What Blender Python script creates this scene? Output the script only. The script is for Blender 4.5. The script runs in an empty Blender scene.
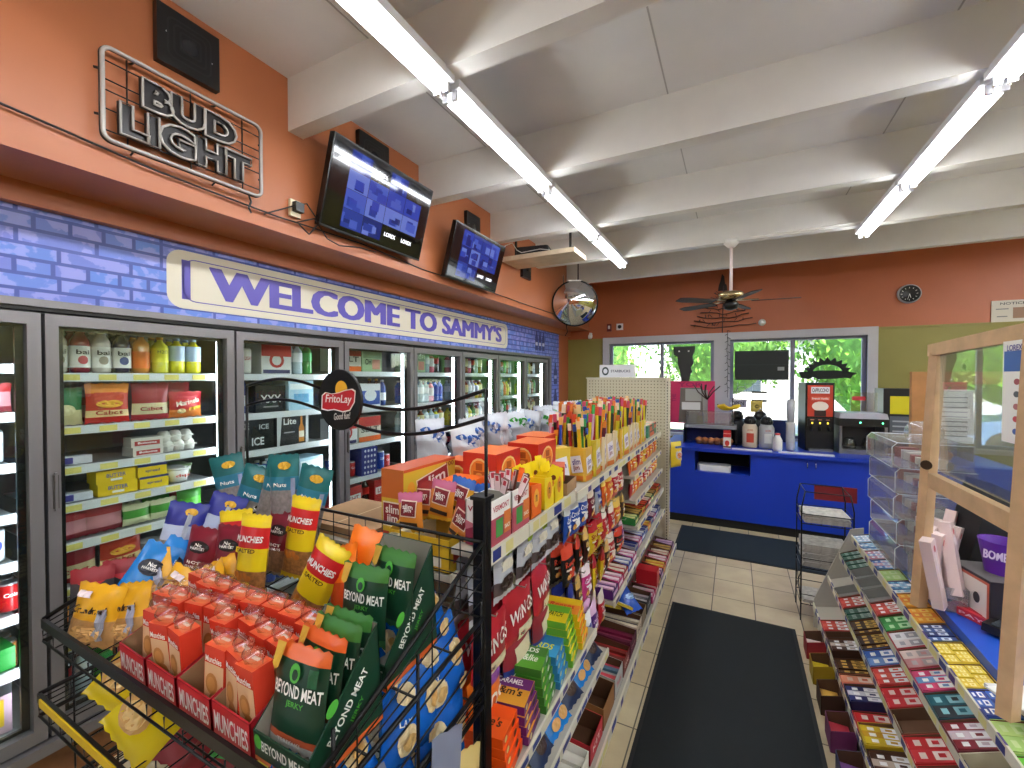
import bpy, math, random
from mathutils import Matrix, Vector, Euler
R = math.radians
random.seed(7)
S = bpy.context.scene
COL = S.collection
# ------------------------------------------------------------------ camera, exposure, world, sun
S.view_settings.view_transform = 'Standard'
S.view_settings.look = 'None'
S.view_settings.gamma = 1.0
S.view_settings.use_curve_mapping = False
S.view_settings.exposure = 1.5
cd = bpy.data.cameras.new('camera'); cam = bpy.data.objects.new('camera', cd); COL.objects.link(cam)
cam.location = (0, 0, 1.75); cam.rotation_euler = (R(90 - 0.93), 0, R(27.5))
cd.sensor_width = 36; cd.lens = 36 * 429 / 1024; cd.clip_start = 0.02; cd.clip_end = 200
S.camera = cam
S.cycles.use_denoising = True
S.cycles.max_bounces = 8; S.cycles.transparent_max_bounces = 16
S.cycles.sample_clamp_indirect = 6; S.cycles.caustics_reflective = False; S.cycles.caustics_refractive = False
W = bpy.data.worlds.new('world'); S.world = W; W.use_nodes = True
wn = W.node_tree; bg = wn.nodes['Background']
sky = wn.nodes.new('ShaderNodeTexSky'); sky.sky_type = 'NISHITA'; sky.sun_disc = False; sky.sun_elevation = R(50); sky.sun_rotation = R(120)
wn.links.new(sky.outputs[0], bg.inputs[0]); bg.inputs[1].default_value = 0.42
sd = bpy.data.lights.new('sun', 'SUN'); sd.energy = 6; sd.angle = R(1); sd.color = (1, .96, .88)
sun = bpy.data.objects.new('sun', sd); COL.objects.link(sun); sun.rotation_euler = (R(42), 0, R(55))

# ------------------------------------------------------------------ materials
def lin(c):
    if isinstance(c, str):
        c = tuple(int(c[i:i+2], 16) / 255 for i in (0, 2, 4))
    return tuple(x / 12.92 if x <= .04045 else ((x + .055) / 1.055) ** 2.4 for x in c)
MC = {}
def M(c, rough=.5, metal=0, name=None, emit=0, spec=.5, var=.0, scale=30, bump=0, coat=0):
    key = (c, rough, metal, name, emit, spec, var, scale, bump, coat)
    if key in MC: return MC[key]
    m = bpy.data.materials.new(name or 'paint_' + str(c)); m.use_nodes = True
    nt = m.node_tree; b = nt.nodes['Principled BSDF']; l = lin(c)
    b.inputs['Base Color'].default_value = (*l, 1); b.inputs['Roughness'].default_value = rough
    b.inputs['Metallic'].default_value = metal; b.inputs['Specular IOR Level'].default_value = spec
    if coat: b.inputs['Coat Weight'].default_value = coat; b.inputs['Coat Roughness'].default_value = .1
    if emit: b.inputs['Emission Color'].default_value = (*l, 1); b.inputs['Emission Strength'].default_value = emit
    if var or bump:
        tc = nt.nodes.new('ShaderNodeTexCoord'); n = nt.nodes.new('ShaderNodeTexNoise'); n.inputs['Scale'].default_value = scale; n.inputs['Detail'].default_value = 5
        nt.links.new(tc.outputs['Object'], n.inputs['Vector'])
        if var:
            r = nt.nodes.new('ShaderNodeValToRGB')
            r.color_ramp.elements[0].position = .3; r.color_ramp.elements[1].position = .7
            r.color_ramp.elements[0].color = (*[x * (1 - var) for x in l], 1); r.color_ramp.elements[1].color = (*[min(1, x * (1 + var)) for x in l], 1)
            nt.links.new(n.outputs[0], r.inputs[0]); nt.links.new(r.outputs[0], b.inputs['Base Color'])
        if bump:
            bp = nt.nodes.new('ShaderNodeBump'); bp.inputs['Strength'].default_value = bump; bp.inputs['Distance'].default_value = .01
            nt.links.new(n.outputs[0], bp.inputs['Height']); nt.links.new(bp.outputs[0], b.inputs['Normal'])
    MC[key] = m
    return m
def glassy(name, tint=(1, 1, 1), base=.04, rough=.0, haze=0.0, hazecol=(1, 1, 1), peak=.9):
    if name in MC: return MC[name]
    m = bpy.data.materials.new(name); m.use_nodes = True; nt = m.node_tree; nt.nodes.clear()
    out = nt.nodes.new('ShaderNodeOutputMaterial'); tr = nt.nodes.new('ShaderNodeBsdfTransparent'); gl = nt.nodes.new('ShaderNodeBsdfGlossy')
    gl.inputs['Roughness'].default_value = rough; tr.inputs[0].default_value = (*tint, 1)
    lw = nt.nodes.new('ShaderNodeLayerWeight'); lw.inputs[0].default_value = .5
    p = nt.nodes.new('ShaderNodeMath'); p.operation = 'POWER'; p.inputs[1].default_value = 3.5; nt.links.new(lw.outputs['Facing'], p.inputs[0])
    a = nt.nodes.new('ShaderNodeMath'); a.operation = 'MULTIPLY_ADD'; a.inputs[1].default_value = peak - base; a.inputs[2].default_value = base; nt.links.new(p.outputs[0], a.inputs[0])
    mx = nt.nodes.new('ShaderNodeMixShader'); nt.links.new(a.outputs[0], mx.inputs[0]); nt.links.new(tr.outputs[0], mx.inputs[1]); nt.links.new(gl.outputs[0], mx.inputs[2])
    last = mx
    if haze:
        df = nt.nodes.new('ShaderNodeBsdfDiffuse'); df.inputs[0].default_value = (*hazecol, 1); m2 = nt.nodes.new('ShaderNodeMixShader'); m2.inputs[0].default_value = haze
        nt.links.new(mx.outputs[0], m2.inputs[1]); nt.links.new(df.outputs[0], m2.inputs[2]); last = m2
    nt.links.new(last.outputs[0], out.inputs[0]); MC[name] = m
    return m
def tree(name):
    m = bpy.data.materials.new(name); m.use_nodes = True; nt = m.node_tree
    tc = nt.nodes.new('ShaderNodeTexCoord'); return m, nt, nt.nodes['Principled BSDF'], tc

# ------------------------------------------------------------------ mesh builder
TXT = {}
def text_geo(s, bold=.0):
    k = (s, bold)
    if k in TXT: return TXT[k]
    c = bpy.data.curves.new('t', 'FONT'); c.body = s; c.offset = bold; c.resolution_u = 3; c.fill_mode = 'FRONT'
    o = bpy.data.objects.new('t', c); COL.objects.link(o)
    dg = bpy.context.evaluated_depsgraph_get(); me = bpy.data.meshes.new_from_object(o.evaluated_get(dg))
    vs = [v.co.copy() for v in me.vertices]; fs = [tuple(p.vertices) for p in me.polygons]
    x0 = min(v.x for v in vs); x1 = max(v.x for v in vs); y0 = min(v.y for v in vs); y1 = max(v.y for v in vs)
    vs = [((v.x - x0) / (x1 - x0) - .5, (v.y - y0) / (y1 - y0) - .5) for v in vs]
    bpy.data.objects.remove(o); bpy.data.meshes.remove(me); bpy.data.curves.remove(c)
    TXT[k] = (vs, fs); return TXT[k]
I4 = Matrix()
def T(x=0, y=0, z=0): return Matrix.Translation((x, y, z))
def RX(a): return Matrix.Rotation(R(a), 4, 'X')
def RY(a): return Matrix.Rotation(R(a), 4, 'Y')
def RZ(a): return Matrix.Rotation(R(a), 4, 'Z')
class MB:
    def __init__(s): s.v = []; s.f = []; s.fm = []; s.ms = []; s.X = I4; s.sm = []
    def mi(s, m):
        if m not in s.ms: s.ms.append(m)
        return s.ms.index(m)
    def add(s, vs, fs, m, smooth=False, X=None):
        n = len(s.v); X = s.X @ X if X is not None else s.X
        s.v += [X @ Vector(p) for p in vs]; k = s.mi(m) if not isinstance(m, list) else None
        for i, f in enumerate(fs):
            s.f.append([n + j for j in f]); s.fm.append(k if k is not None else s.mi(m[i])); s.sm.append(smooth)
        return s
    def box(s, x0, x1, y0, y1, z0, z1, m, X=None, faces=None, c=0):
        if c:
            return s.prism([(x0 + c, y0), (x1 - c, y0), (x1, y0 + c), (x1, y1 - c), (x1 - c, y1), (x0 + c, y1), (x0, y1 - c), (x0, y0 + c)], z0, z1, m, X)
        vs = [(x0, y0, z0), (x1, y0, z0), (x1, y1, z0), (x0, y1, z0), (x0, y0, z1), (x1, y0, z1), (x1, y1, z1), (x0, y1, z1)]
        fs = [(0, 3, 2, 1), (4, 5, 6, 7), (0, 1, 5, 4), (1, 2, 6, 5), (2, 3, 7, 6), (3, 0, 4, 7)]   # bottom top front right back left
        if faces: m = [faces.get(k, m) for k in 'btfrkl']
        return s.add(vs, fs, m, X=X)
    def cb(s, cx, cy, cz, sx, sy, sz, m, X=None, faces=None, c=0):
        return s.box(cx - sx/2, cx + sx/2, cy - sy/2, cy + sy/2, cz - sz/2, cz + sz/2, m, X, faces, c)
    def prism(s, pts, z0, z1, m, X=None, side=None):
        n = len(pts); vs = [(p[0], p[1], z0) for p in pts] + [(p[0], p[1], z1) for p in pts]
        fs = [tuple(range(n))[::-1], tuple(range(n, 2 * n))] + [(i, (i + 1) % n, n + (i + 1) % n, n + i) for i in range(n)]
        return s.add(vs, fs, [m, m] + [side] * n if side else m, X=X)
    def lathe(s, prof, m, n=16, X=None, smooth=True, cap=True, cx=0, cy=0, ms=None):
        vs = []; fs = []; fm = []
        for r, z in prof:
            for i in range(n):
                a = 2 * math.pi * i / n; vs.append((cx + r * math.cos(a), cy + r * math.sin(a), z))
        for j in range(len(prof) - 1):
            for i in range(n):
                fs.append((j * n + i, j * n + (i + 1) % n, (j + 1) * n + (i + 1) % n, (j + 1) * n + i)); fm.append(ms[j] if ms else m)
        if cap:
            fs.append(tuple(range(n))[::-1]); fm.append(ms[0] if ms else m)
            k = (len(prof) - 1) * n; fs.append(tuple(range(k, k + n))); fm.append(ms[-1] if ms else m)
        return s.add(vs, fs, fm, smooth, X)
    def cyl(s, x, y, z0, z1, r, m, n=14, X=None): return s.lathe([(r, z0), (r, z1)], m, n, X, True, True, x, y)
    def tube(s, pts, r, m, n=6, closed=False, X=None):
        P = [Vector(p) for p in pts]; vs = []; fs = []; k = len(P)
        up = None
        for i, p in enumerate(P):
            a = P[(i - 1) % k] if (i > 0 or closed) else p; b = P[(i + 1) % k] if (i < k - 1 or closed) else p
            t = (b - a)
            if t.length < 1e-9: t = Vector((0, 0, 1))
            t.normalize()
            if up is None or abs(up.dot(t)) > .98: up = Vector((0, 0, 1)) if abs(t.z) < .9 else Vector((1, 0, 0))
            u = t.cross(up).normalized(); w = u.cross(t).normalized(); up = w
            for j in range(n):
                an = 2 * math.pi * j / n; vs.append(p + u * (r * math.cos(an)) + w * (r * math.sin(an)))
        for i in range(k if closed else k - 1):
            for j in range(n): fs.append((i * n + j, i * n + (j + 1) % n, ((i + 1) % k) * n + (j + 1) % n, ((i + 1) % k) * n + j))
        if not closed: fs.append(tuple(range(n))[::-1]); fs.append(tuple(range((k - 1) * n, k * n)))
        return s.add(vs, fs, m, True, X)
    def bar(s, a, b, w, h, m):
        a = Vector(a); b = Vector(b); d = b - a; q = d.to_track_quat('Y', 'Z').to_matrix().to_4x4()
        return s.cb(0, d.length / 2, 0, w, d.length, h, m, X=Matrix.Translation(a) @ q)
    def text(s, t, X, w, h, m, bold=.02, proj=None, slant=0):
        vs, fs = text_geo(t, bold)
        P = [(x * w + slant * y * h, 0, y * h) for x, y in vs]
        if proj: P = [proj(p) for p in P]
        return s.add(P, [f[::-1] for f in fs] if False else fs, m, X=X)
    def disc(s, X, rx, rz, m, n=14, proj=None, pts=None):
        P = [(math.cos(2 * math.pi * i / n) * rx, 0, math.sin(2 * math.pi * i / n) * rz) for i in range(n)] if pts is None else [(a, 0, b) for a, b in pts]
        n = len(P)
        if proj: P = [proj(p) for p in P]
        c = Vector((0, 0, 0))
        if pts is None:
            if not proj: return s.add(P + [(0, 0, 0)], [(i, (i + 1) % n, n) for i in range(n)], m, X=X)
            V = []; F = []
            for k in range(4, 0, -1): V += [proj((math.cos(2 * math.pi * i / n) * rx * k / 4, 0, math.sin(2 * math.pi * i / n) * rz * k / 4)) for i in range(n)]
            for k in range(3): F += [(k * n + i, k * n + (i + 1) % n, (k + 1) * n + (i + 1) % n, (k + 1) * n + i) for i in range(n)]
            V.append(proj((0, 0, 0))); F += [(3 * n + i, 3 * n + (i + 1) % n, 4 * n) for i in range(n)]
            return s.add(V, F, m, X=X)
        return s.add(P, [tuple(range(n))], m, X=X)
    def rect(s, X, w, h, m, proj=None, nx=1, nz=1):
        P = [(w * (i / nx - .5), 0, h * (j / nz - .5)) for j in range(nz + 1) for i in range(nx + 1)]
        if proj: P = [proj(p) for p in P]
        return s.add(P, [(j * (nx + 1) + i, j * (nx + 1) + i + 1, (j + 1) * (nx + 1) + i + 1, (j + 1) * (nx + 1) + i) for j in range(nz) for i in range(nx)], m, X=X)
    def prints(s, lst, X, w, h, f=None, eps=.0006):
        # decals printed on a face; (kind, ...) in fractions of the face; layers rise a hair
        for k, p in enumerate(lst):
            e = eps * (1 + .6 * k)
            if p[0] == 't': _, t, cx, cz, tw, th, m = p[:7]; sl = p[7] if len(p) > 7 else 0
            elif p[0] == 'p': _, pts, m = p; cx = cz = 0
            else: _, cx, cz, tw, th, m = p[:6]
            ox, oz = cx * w, cz * h
            rot = p[8] if (p[0] == 't' and len(p) > 8) else (p[6] if p[0] == 'r' and len(p) > 6 else 0)
            cr, sr = math.cos(R(rot)), math.sin(R(rot))
            def pj(q, ox=ox, oz=oz, e=e, cr=cr, sr=sr):
                x = q[0] * cr - q[2] * sr + ox; z = q[0] * sr + q[2] * cr + oz
                return (x, -e - (f(x, z) if f else 0), z)
            if p[0] == 't': s.text(t, X, tw * w, th * h, m, proj=pj, slant=sl)
            elif p[0] == 'd': s.disc(X, tw * w, th * h, m, proj=pj)
            elif p[0] == 'r': s.rect(X, tw * w, th * h, m, proj=pj, nx=6 if f else 1, nz=5 if f else 1)
            elif p[0] == 'p': s.disc(X, 1, 1, m, proj=pj, pts=[(a * w, b * h) for a, b in pts])
        return s
    def carton(s, w, d, h, m, faces=None, X=None, front=(), right=(), top=(), left=()):
        X = X or I4
        s.box(-w/2, w/2, -d/2, d/2, 0, h, m, X, faces)
        if front: s.prints(front, X @ T(0, -d/2, h/2), w, h)
        if right: s.prints(right, X @ T(w/2, 0, h/2) @ RZ(90), d, h)
        if left: s.prints(left, X @ T(-w/2, 0, h/2) @ RZ(-90), d, h)
        if top: s.prints(top, X @ T(0, 0, h) @ RX(-90), w, d)
        return s
    def tray(s, w, d, hf, hb, m, inner, X=None, t=.003, front=(), right=(), left=(), floor=True):
        X = X or I4
        s.box(-w/2, w/2, -d/2, -d/2 + t, 0, hf, m, X, {'k': inner}); s.box(-w/2, w/2, d/2 - t, d/2, 0, hb, m, X, {'f': inner})
        for sx, k in ((-1, 'r'), (1, 'l')):
            x0, x1 = sorted((sx * w/2, sx * (w/2 - t))); a, b = -d/2, d/2
            vs = [(x0, a, 0), (x0, b, 0), (x0, b, hb), (x0, a, hf), (x1, a, 0), (x1, b, 0), (x1, b, hb), (x1, a, hf)]
            o = [m, m]; o[0 if sx == 1 else 1] = inner
            s.add(vs, [(0, 3, 2, 1), (4, 5, 6, 7), (0, 1, 5, 4), (1, 2, 6, 5), (2, 3, 7, 6), (3, 0, 4, 7)], [o[0], o[1], m, m, m, m], X=X)
        if floor: s.box(-w/2, w/2, -d/2, d/2, 0, t, inner, X)
        if front: s.prints(front, X @ T(0, -d/2, hf/2), w, hf)
        if right: s.prints(right, X @ T(w/2, 0, hf/2) @ RZ(90), d, hf)
        if left: s.prints(left, X @ T(-w/2, 0, hf/2) @ RZ(-90), d, hf)
        return s
    def bag(s, w, h, t, bands, prints=(), X=None, nx=10, nz=12, seed=0, full=.45, crimp=.02, back=None, wr=.06, rnd=2.6):
        # pillow bag standing on its bottom edge; bands = [(upper limit 0..1, material), ...] from the bottom
        X = X or I4; rd = random.Random(seed); ph = [rd.uniform(0, 6.28) for _ in range(6)]
        def f(x, z):
            u = min(1, abs(2 * x / w)); v = min(1, max(0, z / h + .5))
            g = max(0, math.sin(math.pi * min(1, max(0, (v - crimp) / (1 - 2 * crimp))))) ** full
            base = (1 - u ** rnd) ** .7 * g
            wrk = wr * (math.sin(21 * u + ph[0] + 4 * v) * math.sin(9 * v * 3 + ph[1]) + .7 * math.sin(30 * v + 7 * x / w + ph[2]) * u)
            return max(.0006, t / 2 * (base + wrk * (base ** .5)))
        vl = sorted(set([round(i / nz, 4) for i in range(nz + 1)] + [b[0] for b in bands] + [crimp, 1 - crimp]))
        vl = [v for v in vl if 0 <= v <= 1]
        sx = lambda v: 1 - .07 * math.sin(math.pi * v) ** .8
        for side in (-1, 1):
            vs = []; fs = []; fm = []
            for v in vl:
                for i in range(nx + 1):
                    x = w * (i / nx - .5); z = h * (v - .5)
                    zz = h * v + ((.0025 if i % 2 else -.0025) * min(1, w / .1) if v in (0, 1) else 0)
                    vs.append((x * sx(v), side * f(x, z), zz))
            for j in range(len(vl) - 1):
                mid = (vl[j] + vl[j + 1]) / 2; m = next((b[1] for b in bands if mid <= b[0]), bands[-1][1])
                if side == 1 and back: m = back
                for i in range(nx):
                    q = (j * (nx + 1) + i, j * (nx + 1) + i + 1, (j + 1) * (nx + 1) + i + 1, (j + 1) * (nx + 1) + i)
                    fs.append(q if side == -1 else q[::-1]); fm.append(m)
            s.add(vs, fs, fm, True, X)
        if prints: s.prints(prints, X @ T(0, 0, h/2), w, h, f=f, eps=.0022)
        return s
    def build(s, name, parent=None, link=True):
        me = bpy.data.meshes.new(name); me.from_pydata([tuple(v) for v in s.v], [], s.f)
        for m in s.ms: me.materials.append(m)
        me.polygons.foreach_set('material_index', s.fm); me.polygons.foreach_set('use_smooth', s.sm); me.update()
        o = bpy.data.objects.new(name, me)
        if link: COL.objects.link(o)
        if parent: o.parent = parent
        return o
def tag(o, label=None, cat=None, group=None, kind=None):
    if label: o['label'] = label
    if cat: o['category'] = cat
    if group: o['group'] = group
    if kind: o['kind'] = kind
    return o
def thing(name, label, cat, loc=(0, 0, 0), rz=0, group=None):
    o = bpy.data.objects.new(name, None); COL.objects.link(o); o.location = loc; o.rotation_euler = (0, 0, R(rz)); o.empty_display_size = .05
    return tag(o, label, cat, group)
def struct(name, mb): return tag(mb.build(name), kind='structure')
KIDS = {}
def proto(name, cat, parts):
    """a kind of thing, kept unlinked; parts = [(name, MB) or (name, MB, [(sub, MB)])]; a single part named None is the thing itself"""
    if len(parts) == 1 and parts[0][0] is None:
        r = parts[0][1].build(name, link=False); KIDS[r] = []; r['category'] = cat; return r
    r = bpy.data.objects.new(name, None); r.empty_display_size = .03; r['category'] = cat; KIDS[r] = []
    for p in parts:
        c = p[1].build(p[0], r, link=False); KIDS[r].append((c, [q[1].build(q[0], c, link=False) for q in (p[2] if len(p) > 2 else [])]))
        if len(p) > 3: c['label'] = p[3]
    return r
def put(p, loc, rz=0, label='', group=None, rx=0, ry=0, sc=1):
    r = p.copy(); COL.objects.link(r); r.location = loc; r.rotation_euler = (R(rx), R(ry), R(rz))
    if sc != 1: r.scale = (sc, sc, sc) if not isinstance(sc, tuple) else sc
    r['label'] = label
    if group: r['group'] = group
    for c, subs in KIDS[p]:
        k = c.copy(); COL.objects.link(k); k.parent = r
        for q in subs:
            z = q.copy(); COL.objects.link(z); z.parent = k
    return r
# ================================================================== the room
white = M('d9d6d2', .55, var=.03, scale=4, name='white ceiling paint')
beamm = M('dfdcd6', .5, var=.03, scale=6, name='white beam paint')
orange = M('ad663e', .42, var=.04, scale=2.5, name='orange wall paint')
orange2 = M('bc6a42', .42, var=.05, scale=2.5, name='burnt orange wall paint')
olive = M('97904a', .5, var=.04, scale=3, name='olive wall paint')
trimw = M('c9c8cc', .45, name='white window trim')
black = M('0c0c0d', .4, name='black plastic'); blackm = M('101012', .35, .3, name='black steel'); rubber = M('17181a', .7, name='rubber')
alu = M('807d80', .35, .35, name='brushed aluminium'); chrome = M('d8d8d8', .12, 1, name='chrome'); steel = M('8a8c90', .35, .8, name='steel')
cardb = M('a88560', .8, var=.05, scale=40, name='brown cardboard'); cardw = M('d8d4cc', .7, name='white card'); cardg = M('8f8b80', .8, name='grey card')
wood = None

# floor tiles
def tile_mat():
    m, nt, b, tc = tree('beige floor tiles')
    mp = nt.nodes.new('ShaderNodeMapping'); mp.inputs['Location'].default_value = (.147 / .29 * 0 + .147, -.2, 0)
    nt.links.new(tc.outputs['Object'], mp.inputs[0])
    br = nt.nodes.new('ShaderNodeTexBrick'); br.offset = 0; br.inputs['Scale'].default_value = 1
    br.inputs['Brick Width'].default_value = .29; br.inputs['Row Height'].default_value = .325; br.inputs['Mortar Size'].default_value = .004; br.inputs['Mortar Smooth'].default_value = .3
    br.inputs['Color1'].default_value = (*lin('cabb9a'), 1); br.inputs['Color2'].default_value = (*lin('bfae8c'), 1); br.inputs['Mortar'].default_value = (*lin('574f45'), 1)
    nt.links.new(mp.outputs[0], br.inputs['Vector'])
    n = nt.nodes.new('ShaderNodeTexNoise'); n.inputs['Scale'].default_value = 5; n.inputs['Detail'].default_value = 6; nt.links.new(tc.outputs['Object'], n.inputs['Vector'])
    mx = nt.nodes.new('ShaderNodeMixRGB'); mx.blend_type = 'OVERLAY'; mx.inputs[0].default_value = .35
    nt.links.new(br.outputs[0], mx.inputs[1]); nt.links.new(n.outputs[0], mx.inputs[2]); nt.links.new(mx.outputs[0], b.inputs['Base Color'])
    b.inputs['Roughness'].default_value = .3
    bp = nt.nodes.new('ShaderNodeBump'); bp.inputs['Strength'].default_value = .3; bp.inputs['Distance'].default_value = .003; bp.invert = True
    pass
    return m
YB = 6.85; XR = 5.6; YF = -5.0; ZC = 3.35
struct('floor', MB().box(-3.5, XR, YF, YB, -.1, 0, tile_mat()))
# ceiling with faint panel seams
cm = MB(); cm.box(-3.5, XR + .1, YF, YB + .1, ZC, ZC + .1, white); seam = M('a8a59f', .8)
for x in (-1.55, -.35, .85, 2.05): cm.box(x - .004, x + .004, YF, YB, ZC - .002, ZC, seam)
struct('ceiling', cm)
for k in range(-5, 6):
    y = .48 + 1.072 * k if k < 6 else 0
    struct('trim_beam', MB().box(-2.14, XR, y - .045, y + .045, 3.07, ZC, beamm)).name = 'trim_%d' % (k + 6)
# left wall: bulkhead, step, fascia, wall beyond the cooler
lw = MB(); lw.box(-3.5, -2.14, YF, YB, 2.51, ZC, orange)
lw.box(-2.14, -2.128, YF, YB, 2.51, 2.565, orange)
struct('wall_left', lw)
struct('trim_20', MB().box(-2.60, -2.455, YF, YB, 2.425, 2.51, orange))
struct('wall_left_end', MB().box(-3.5, -2.5, 6.42, YB, 0, 2.51, orange2)).name = 'wall_left_end'
# back wall with window opening
x0, x1, z0, z1 = -1.80, 1.47, .92, 2.28
bw = MB(); zg = 2.36
bw.box(-3.5, XR, YB, YB + .15, zg, ZC, orange2); bw.box(-3.5, XR, YB, YB + .15, z1, zg, olive)
bw.box(-3.5, x0, YB, YB + .15, 0, z1, olive); bw.box(x1, XR, YB, YB + .15, 0, z1, olive); bw.box(x0, x1, YB, YB + .15, 0, z0, olive)
for x in (-1.35, .9, 1.0): bw.box(x - .003, x + .003, YB - .001, YB, zg, ZC, orange2)
struct('wall_back', bw)
struct('trim_21', MB().box(-3.5, XR, YB - .012, YB, zg - .01, zg + .012, olive))
struct('wall_right', MB().box(XR, XR + .1, YF, YB, 0, ZC, olive))
struct('wall_front', MB().box(-3.5, XR, YF - .1, YF, 0, ZC, orange))
wf = MB(); tw = .1; y0, y1 = YB - .03, YB + .1
wf.box(x0 - tw, x1 + tw, y0, y1, z1, z1 + tw, trimw); wf.box(x0 - tw, x0, y0, y1, z0 - .05, z1, trimw); wf.box(x1, x1 + tw, y0, y1, z0 - .05, z1, trimw)
wf.box(-.275, -.07, y0, y1, z0, z1, trimw); wf.box(x0, x1, y0 - .03, y1, z0 - .05, z0, trimw)
struct('trim_22', wf)
sash = M('8f93a8', .4); pane = glassy('window glass', (.96, .98, .98), .04)
for n, (a, b) in enumerate(((x0, -.275), (-.07, x1))):
    w = MB(); ya, yb = YB + .05, YB + .085
    w.box(a, a + .045, ya, yb, z0, z1, sash); w.box(b - .045, b, ya, yb, z0, z1, sash); w.box(a + .045, b - .045, ya, yb, z1 - .035, z1, sash); w.box(a + .045, b - .045, ya, yb, z0, z0 + .04, sash)
    mid = -1.0 if n == 0 else .684
    w.box(mid - .025, mid + .025, ya, yb, z0 + .04, z1 - .035, sash)
    o = struct('window_%d' % (n + 1), w)
    MB().box(a + .04, b - .04, YB + .062, YB + .068, z0 + .03, z1 - .03, pane).build('pane', o)

# ------------------------------------------------------------------ fluorescent strips
tubem = M('f3f6f8', .5, emit=14, name='lit fluorescent tube'); fixw = M('dcdce0', .4, name='white enamel')
def fixture(x, y, lab, grp=None):
    t = thing('ceiling_light', lab, 'ceiling light', (x, y, 3.0), group=grp)
    L = 1.10
    h = MB(); h.box(-.06, .06, -L/2, L/2, .04, .078, fixw); h.box(-.02, .02, -L/2, L/2, .03, .045, fixw); h.build('housing', t)
    for s_ in (-1, 1):
        MB().lathe([(.013, -L/2 + .03), (.013, L/2 - .03)], tubem, 10, X=T(s_ * .024, 0, .018) @ RX(90)).build('tube', t)
        for e in (-1, 1): MB().box(-.014, .014, -.008, .008, -.006, .05, fixw, X=T(s_ * .024, e * (L/2 - .015), 0.004)).build('socket', t)
names = ['behind the camera', 'second behind the camera', 'nearest overhead', 'first', 'middle', 'farthest']
for sx, nm in ((-1.16, 'left'), (1.01, 'right')):
    for k in range(-4, 4):  # the three rearmost fixtures per strip are unseen fill, added to brighten the foreground
        yc = 1.0 + 1.135 * k + (.02 if nm == 'left' else -.06)
        if nm == 'left' and k == 3: lab = 'twin tube strip light, far end of the strip nearer the televisions'
        elif nm == 'right' and k == 3: lab = 'twin tube strip light, far end of the strip above the counter'
        else: lab = 'white twin tube strip light, %s from the far end of the %s ceiling strip' % ({2: 'second', 1: 'third', 0: 'fourth', -1: 'fifth', -2: 'sixth', -3: 'seventh', -4: 'added-fill eighth'}[k], nm)
        fixture(sx, yc, lab)

for k in range(-3, 5): fixture(3.25, 1.0 + 1.135 * k, 'unseen twin tube light of the added third fill strip, beyond the checkout counter', 'added third strip fill lights')  # unseen strip added to brighten the back wall, floor and gondola
for k in range(-3, 5): fixture(4.7, 1.0 + 1.135 * k, 'unseen twin tube light of the added fourth fill strip, far beyond the checkout counter', 'added fourth strip fill lights')  # another unseen strip, added to raise the overall room light
# ------------------------------------------------------------------ outside
conc = M('c4bfb4', .8, var=.06, scale=1.5); asph = M('8d8c8a', .8)
struct('exterior_ground', MB().box(-25, 25, YB + .2, 45, -.25, -.15, conc))
struct('exterior_grass', MB().box(-25, 25, 13, 16.5, -.15, -.1, M('6d8c3a', .9, var=.2, scale=3)))
def leafy(name, cx, cy, cz, rx, ry, rz, seed, lab):
    rd = random.Random(seed); mb = MB(); g = [M('5c8a2c', .7), M('7ba83e', .7), M('446f26', .7)]
    for i in range(3200):
        a = rd.uniform(0, 6.28); b = math.asin(rd.uniform(-.6, 1)); q = rd.uniform(.75, 1.05)
        p = Vector((cx + rx * q * math.cos(a) * math.cos(b), cy + ry * q * math.sin(a) * math.cos(b), cz + rz * q * math.sin(b)))
        X = Matrix.Translation(p) @ Euler((rd.uniform(0, 6), rd.uniform(0, 6), rd.uniform(0, 6))).to_matrix().to_4x4()
        s_ = rd.uniform(.07, .15)
        mb.add([(-s_, 0, 0), (0, -s_ * .5, .03), (s_, 0, 0), (0, s_ * .5, .03)], [(0, 1, 2, 3)], g[i % 3], X=X)
    mb.lathe([(.05, cz - rz * .7)] + [(rx * .8 * math.sin(R(a_)), cz - rz * .75 * math.cos(R(a_))) for a_ in range(20, 161, 14)] + [(.05, cz + rz * .75)], M('557f33', .8, var=.5, scale=4), 18, X=T(cx, cy, 0) @ Matrix.Diagonal((1, ry / rx, 1, 1)))
    mb2 = MB(); mb2.lathe([(rx * .1, -.2), (rx * .08, cz)], M('5a4633', .9), 8, X=T(cx, cy, 0))
    t = thing(name, lab, 'tree', (0, 0, 0)); mb.build('foliage', t); mb2.build('trunk', t)
leafy('tree', -7.5, 19, 3.2, 4.2, 2, 3.6, 1, 'green leafy tree seen through the left pane of the left window')
leafy('tree', -.6, 20, 3.6, 2.6, 2, 3.6, 2, 'green leafy tree outside behind the middle of the windows')
leafy('tree', 4.2, 17, 2.8, 2.4, 2, 3.4, 3, 'green leafy tree outside behind the sun shaped window decoration')
leafy('tree', 9, 21, 3.6, 3.4, 2, 3.6, 4, 'green leafy tree outside beyond the right edge of the windows')
hs = thing('house', 'pale house with horizontal siding far outside the right window', 'building', (1.4, 24, -.15))
wl = MB(); wl.box(-2.5, 2.5, 0, 5, 0, 3.6, M('e6e2dc', .7))
for k in range(18): wl.box(-2.5, 2.5, -.02, 0, .2 * k, .2 * k + .17, M('e6e2dc', .7))
wl.build('wall', hs); MB().prism([(-3, 3.6), (3, 3.6), (0, 5)], -5.3, .3, M('7d7f86', .8), X=RX(90)).build('roof', hs); MB().box(-1.2, -.3, -.05, -.03, 1.2, 2.3, M('4a5660', .2)).build('window', hs)
cr = thing('car', 'pale blue car parked outside the left window', 'car', (-5.2, 14, -.15), 8)
cb_ = MB(); X_ = RX(90)
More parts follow.
